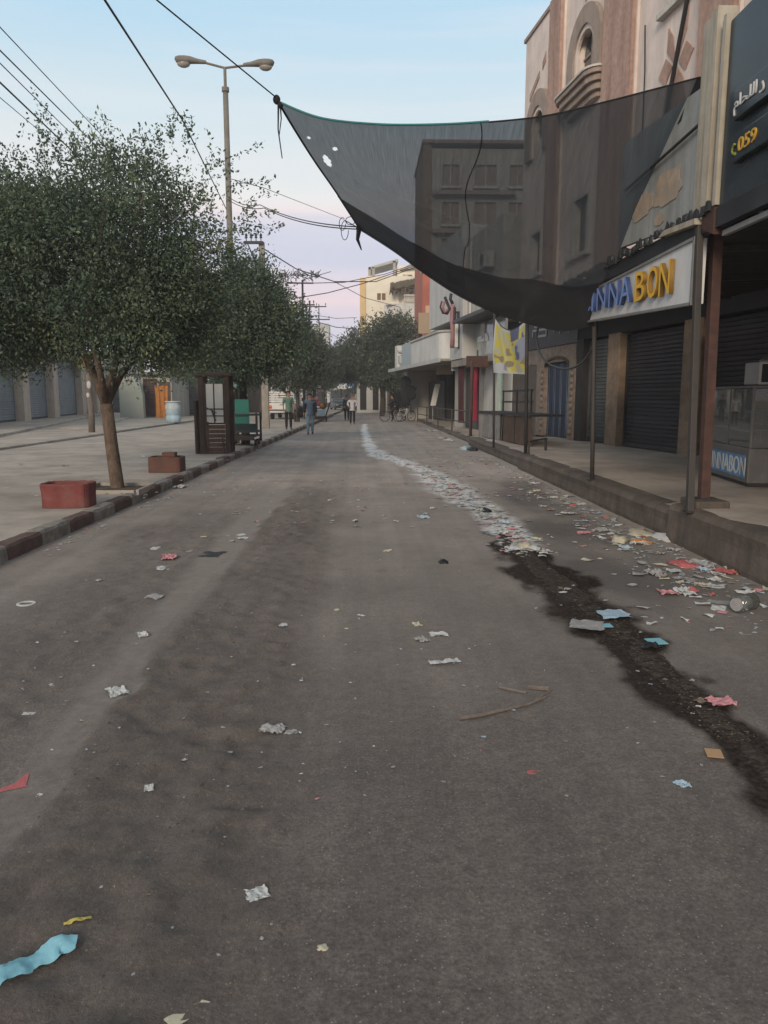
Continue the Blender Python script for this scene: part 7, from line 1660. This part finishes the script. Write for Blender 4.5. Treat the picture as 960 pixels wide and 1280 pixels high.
# --- the many small scraps
ZONES = {
    'trail': ('in the pale litter trail down the road', 'scraps in the pale litter trail'),
    'kerb': ('in the litter spread along the right kerb', 'scraps along the right kerb'),
    'road': ('scattered on the open road', 'scraps scattered on the open road'),
    'row': ('in the litter row by the far pavement step', 'scraps by the far pavement step'),
    'plaza': ('on the dusty plaza behind the left kerb', 'scraps on the dusty plaza'),
    'mud': ('lying on the black mud trail', 'scraps on the black mud trail'),
}
RS = random.Random(77)
def scatter(zone, n, pick, colors, smin, smax, zb=None):
    for _ in range(n):
        x, y = pick(); c = RS.choice(colors); p = G(x, y, zb or 0)
        if p.x > 3.36 and zb is None: p.x = 3.36 - RS.uniform(0, .3)
        z = rz(p.x, p.y) if zb is None else zb; s = RS.uniform(smin, smax) * RS.choice((.6, .8, 1, 1.3)); sh = RS.choice(('sheet', 'sheet', 'flat', 'crumple'))
        z += .015 if zone == 'mud' else 0
        o = place(lit_mesh(sh, c, RS.randint(60, 64)), 'paper_scrap', (p.x, p.y, z), (RS.uniform(-.1, .1), RS.uniform(-.1, .1), RS.uniform(0, 6.28)), (s * RS.uniform(.7, 1.5), s * RS.uniform(.5, 1.1), s))
        where = ZONES[zone][0]
        if zone == 'kerb': where = 'by the lower kerb under the yellow banner' if p.y > 16.4 else 'by the kerb in front of the lettered shop sign' if p.y > 9.8 else 'by the kerb just beyond the two steel posts' if p.y > 8.2 else 'by the tall kerb below the dark signboard'
        if zone == 'trail': where = 'at the far pale end of the litter trail' if p.y > 16 else 'halfway down the pale litter trail' if p.y > 12 else 'at the near end of the litter trail before the black mud'
        if zone == 'road': where = 'on the open road towards the walking men' if p.y > 16 else 'on the open road level with the brown planter' if p.y > 10.5 else 'on the open road level with the red planter'
        kind_ = {'sheet': 'rumpled', 'flat': 'flat', 'crumple': 'crumpled'}[sh]
        tag(o, f'small {kind_} {c} scrap {where}', 'scrap', f'{kind_} {c} scraps {where}')
def along(pts, wk, lo=0.0, hi=1.0):
    def f():
        t_ = RS.uniform(lo, hi) * (len(pts) - 1); i = min(int(t_), len(pts) - 2); u = t_ - i; a, b_ = pts[i], pts[i + 1]
        return a[0] + (b_[0] - a[0]) * u + RS.gauss(0, wk) * (a[2] + (b_[2] - a[2]) * u), a[1] + (b_[1] - a[1]) * u + RS.gauss(0, wk * .5) * (a[2] + (b_[2] - a[2]) * u) * .5
    return f
wpx = [(470, 566, 10), (500, 576, 12), (530, 587, 14), (550, 602, 18), (572, 618, 22), (590, 630, 22), (607, 642, 20), (625, 655, 22), (645, 675, 26), (668, 692, 26)]
scatter('trail', 72, along(wpx, .55, .2, 1), ['white', 'white', 'grey', 'grey', 'white', 'cream', 'blue', 'pink'], .06, .15)
kpx = [(600, 570, 14), (655, 595, 18), (690, 615, 22), (720, 632, 22), (750, 652, 24), (785, 672, 28), (825, 695, 34), (860, 715, 36), (900, 738, 40)]
scatter('kerb', 82, along(kpx, .95), ['white', 'white', 'grey', 'cream', 'pink', 'grey', 'blue', 'white', 'grey', 'white', 'pink', 'red'], .06, .15)
scatter('kerb', 16, lambda: (RS.uniform(815, 950), RS.uniform(700, 765)), ['white', 'grey', 'blue', 'cream', 'white', 'red'], .06, .15)
scatter('road', 22, lambda: (RS.uniform(300, 560), RS.uniform(545, 700)), ['white', 'grey', 'white', 'cream'], .05, .10)
scatter('road', 18, lambda: (RS.uniform(215, 400), RS.uniform(555, 700)), ['white', 'grey', 'white', 'cream', 'pink'], .05, .11)
scatter('road', 12, lambda: (RS.uniform(530, 640), RS.uniform(555, 600)), ['white', 'grey', 'white', 'cream'], .05, .12)
scatter('road', 7, lambda: (RS.uniform(40, 500), RS.uniform(720, 860)), ['white', 'grey', 'cream'], .025, .05)
scatter('row', 30, along([(520, 530, 6), (545, 538, 6), (560, 545, 5), (572, 550, 4), (585, 553, 4)], .6), ['white', 'white', 'grey'], .10, .26)
scatter('plaza', 12, lambda: (RS.uniform(5, 330), RS.uniform(545, 595)), ['white', 'grey', 'white'], .07, .14, .15)
scatter('plaza', 6, along([(0, 563, 4), (60, 553, 3), (130, 541, 3), (205, 533, 3)], .5), ['white', 'grey'], .12, .25, .155)
scatter('mud', 16, along([(650, 690, 26), (700, 728, 36), (745, 768, 40), (800, 815, 34), (860, 868, 40), (930, 935, 44)], .45), ['brown', 'grey', 'brown', 'white'], .03, .06)
# crumbs too small and too many to count: grit, paper crumbs and chips in the gutter and over the near asphalt
LC = {c: MB() for c in ('white', 'grey', 'cream', 'pink', 'blue', 'red')}
def bit(x, y, s, pal=None, zb=None):                                            # thin bent scrap, eight triangles
    p = G(x, y, zb or 0)
    if p.x > 3.42: return
    c = RS.choice(pal or ('white', 'white', 'grey', 'grey', 'white', 'cream', 'pink', 'blue', 'white', 'grey') if p.y < 16 or pal else ('white', 'grey', 'white')); z = rz(p.x, p.y) + .004 if zb is None else zb
    a = RS.uniform(0, 6.28); R2 = Matrix.Rotation(a, 3, 'Z'); e_ = RS.uniform(.3, .9); vs = []
    for i in range(3):
        for j in range(3): vs.append(Vector((p.x, p.y, z)) + R2 @ Vector((s * (i - 1) * RS.uniform(.7, 1), e_ * s * (j - 1) * RS.uniform(.7, 1), s * RS.uniform(0, .28))))
    LC[c].add(vs, [(i * 3 + j, (i + 1) * 3 + j, (i + 1) * 3 + j + 1, i * 3 + j + 1) for i in range(2) for j in range(2)])
cr = MB(); cw = MB(); cg_ = MB(); cp_ = MB(); cd_ = MB()
def cany(): return RS.choice((cw, cg_, cg_, cr, cp_))
def crumb(mb, x, y, z, s):
    a = RS.uniform(0, 6.28); e_ = RS.uniform(.25, 1); R2 = Matrix.Rotation(a, 3, 'Z'); pts = [R2 @ Vector((s * RS.uniform(.5, 1) * math.cos(k * 1.57), e_ * s * RS.uniform(.5, 1) * math.sin(k * 1.57), RS.uniform(0, .25) * s)) for k in range(4)]
    c = Vector((x, y, z)); mb.add([c + q_ for q_ in pts] + [c + Vector((0, 0, s * .22))], [(0, 1, 4), (1, 2, 4), (2, 3, 4), (3, 0, 4)])
f = along([(q_[0], q_[1], 40) for q_ in [(640, 685), (700, 728), (745, 768), (800, 815), (860, 868), (930, 935)]], .5)
for _ in range(700):
    x, y = f(); p = G(x, y); crumb(cr, p.x, p.y, rz(p.x, p.y) + RS.uniform(.004, .02), RS.uniform(.004, .012))
f = along(wpx, .7)
for _ in range(520): x, y = f(); p = G(x, y); crumb(cany(), p.x, p.y, rz(p.x, p.y) + .004, .012 + .055 * RS.random() ** 2)
f = along(kpx, .9)
for _ in range(380):
    x, y = f(); p = G(x, y)
    if p.x < 3.45: crumb(cany(), p.x, p.y, rz(p.x, p.y) + .004, .008 + .045 * RS.random() ** 2)
f = along(wpx, .6)
for _ in range(330): bit(*f(), RS.uniform(.02, .07), ('white', 'white', 'grey', 'grey', 'white', 'blue', 'cream', 'white', 'pink'))
f = along(kpx, 1.15)
for _ in range(380): bit(*f(), .015 + .06 * RS.random() ** 2)
for _ in range(70): bit(RS.uniform(780, 955), RS.uniform(680, 790), .012 + .05 * RS.random() ** 2)
for _ in range(170): bit(RS.uniform(540, 700), RS.uniform(548, 625), RS.uniform(.03, .06))
for _ in range(130): bit(RS.uniform(230, 540), RS.uniform(540, 660), RS.uniform(.02, .045))
for _ in range(150): bit(RS.uniform(10, 900), RS.uniform(680, 1000), RS.uniform(.005, .014))
f = along([(520, 530, 6), (545, 538, 6), (560, 545, 5), (572, 550, 4), (590, 555, 4)], .6)
for _ in range(110): bit(*f(), RS.uniform(.05, .12))
for _ in range(170): bit(RS.uniform(0, 340), RS.uniform(540, 625), RS.uniform(.012, .04), None, .152)
f = along([(60, 690, 14), (180, 634, 10), (280, 588, 8), (365, 548, 6)], .6)
for _ in range(150): bit(*f(), RS.uniform(.012, .035))
for c, b_ in LC.items(): tag(b_.build('small_litter', PAPER[c]), kind='stuff')
qx = np.array([RS.uniform(-3.3, 3.35) for _ in range(5200)]); qy = np.array([1.5 + 17 * RS.random() ** 1.5 for _ in range(5200)]); qz = road_z(qx, qy)
qm = road_masks(qx, qy)[0]
for x, y, z, m_ in zip(qx, qy, qz, qm):
    if m_ < .15 and RS.random() < .55: continue
    crumb(RS.choice((cr, cr, cr, cg_, cd_)), x, y, z - .001, RS.uniform(.0025, .007) * (1 + y * .07) * (1 + m_))
tag(cr.build('grit', PAPER['brown']), kind='stuff'); tag(cw.build('paper_crumbs', PAPER['white']), kind='stuff'); tag(cd_.build('dark_grit', M['soil']), kind='stuff'); tag(cg_.build('grey_crumbs', PAPER['grey']), kind='stuff'); tag(cp_.build('pale_crumbs', PAPER['cream']), kind='stuff')

# ------------------------------------------------------------------ thin evening haze over the whole street
hz = MB().box(-120, 120, -12, 190, -1.2, 19).build('haze', None)
hm_ = bpy.data.materials.new('haze'); hm_.use_nodes = True; nt = hm_.node_tree; nt.nodes.remove(nt.nodes['Principled BSDF'])
vp = nd(nt, 'ShaderNodeVolumePrincipled'); vp.inputs['Density'].default_value = .0013; vp.inputs['Color'].default_value = (.93, .92, .95, 1); nt.links.new(vp.outputs[0], nt.nodes['Material Output'].inputs['Volume'])
hz.data.materials.append(hm_); tag(hz, kind='stuff')
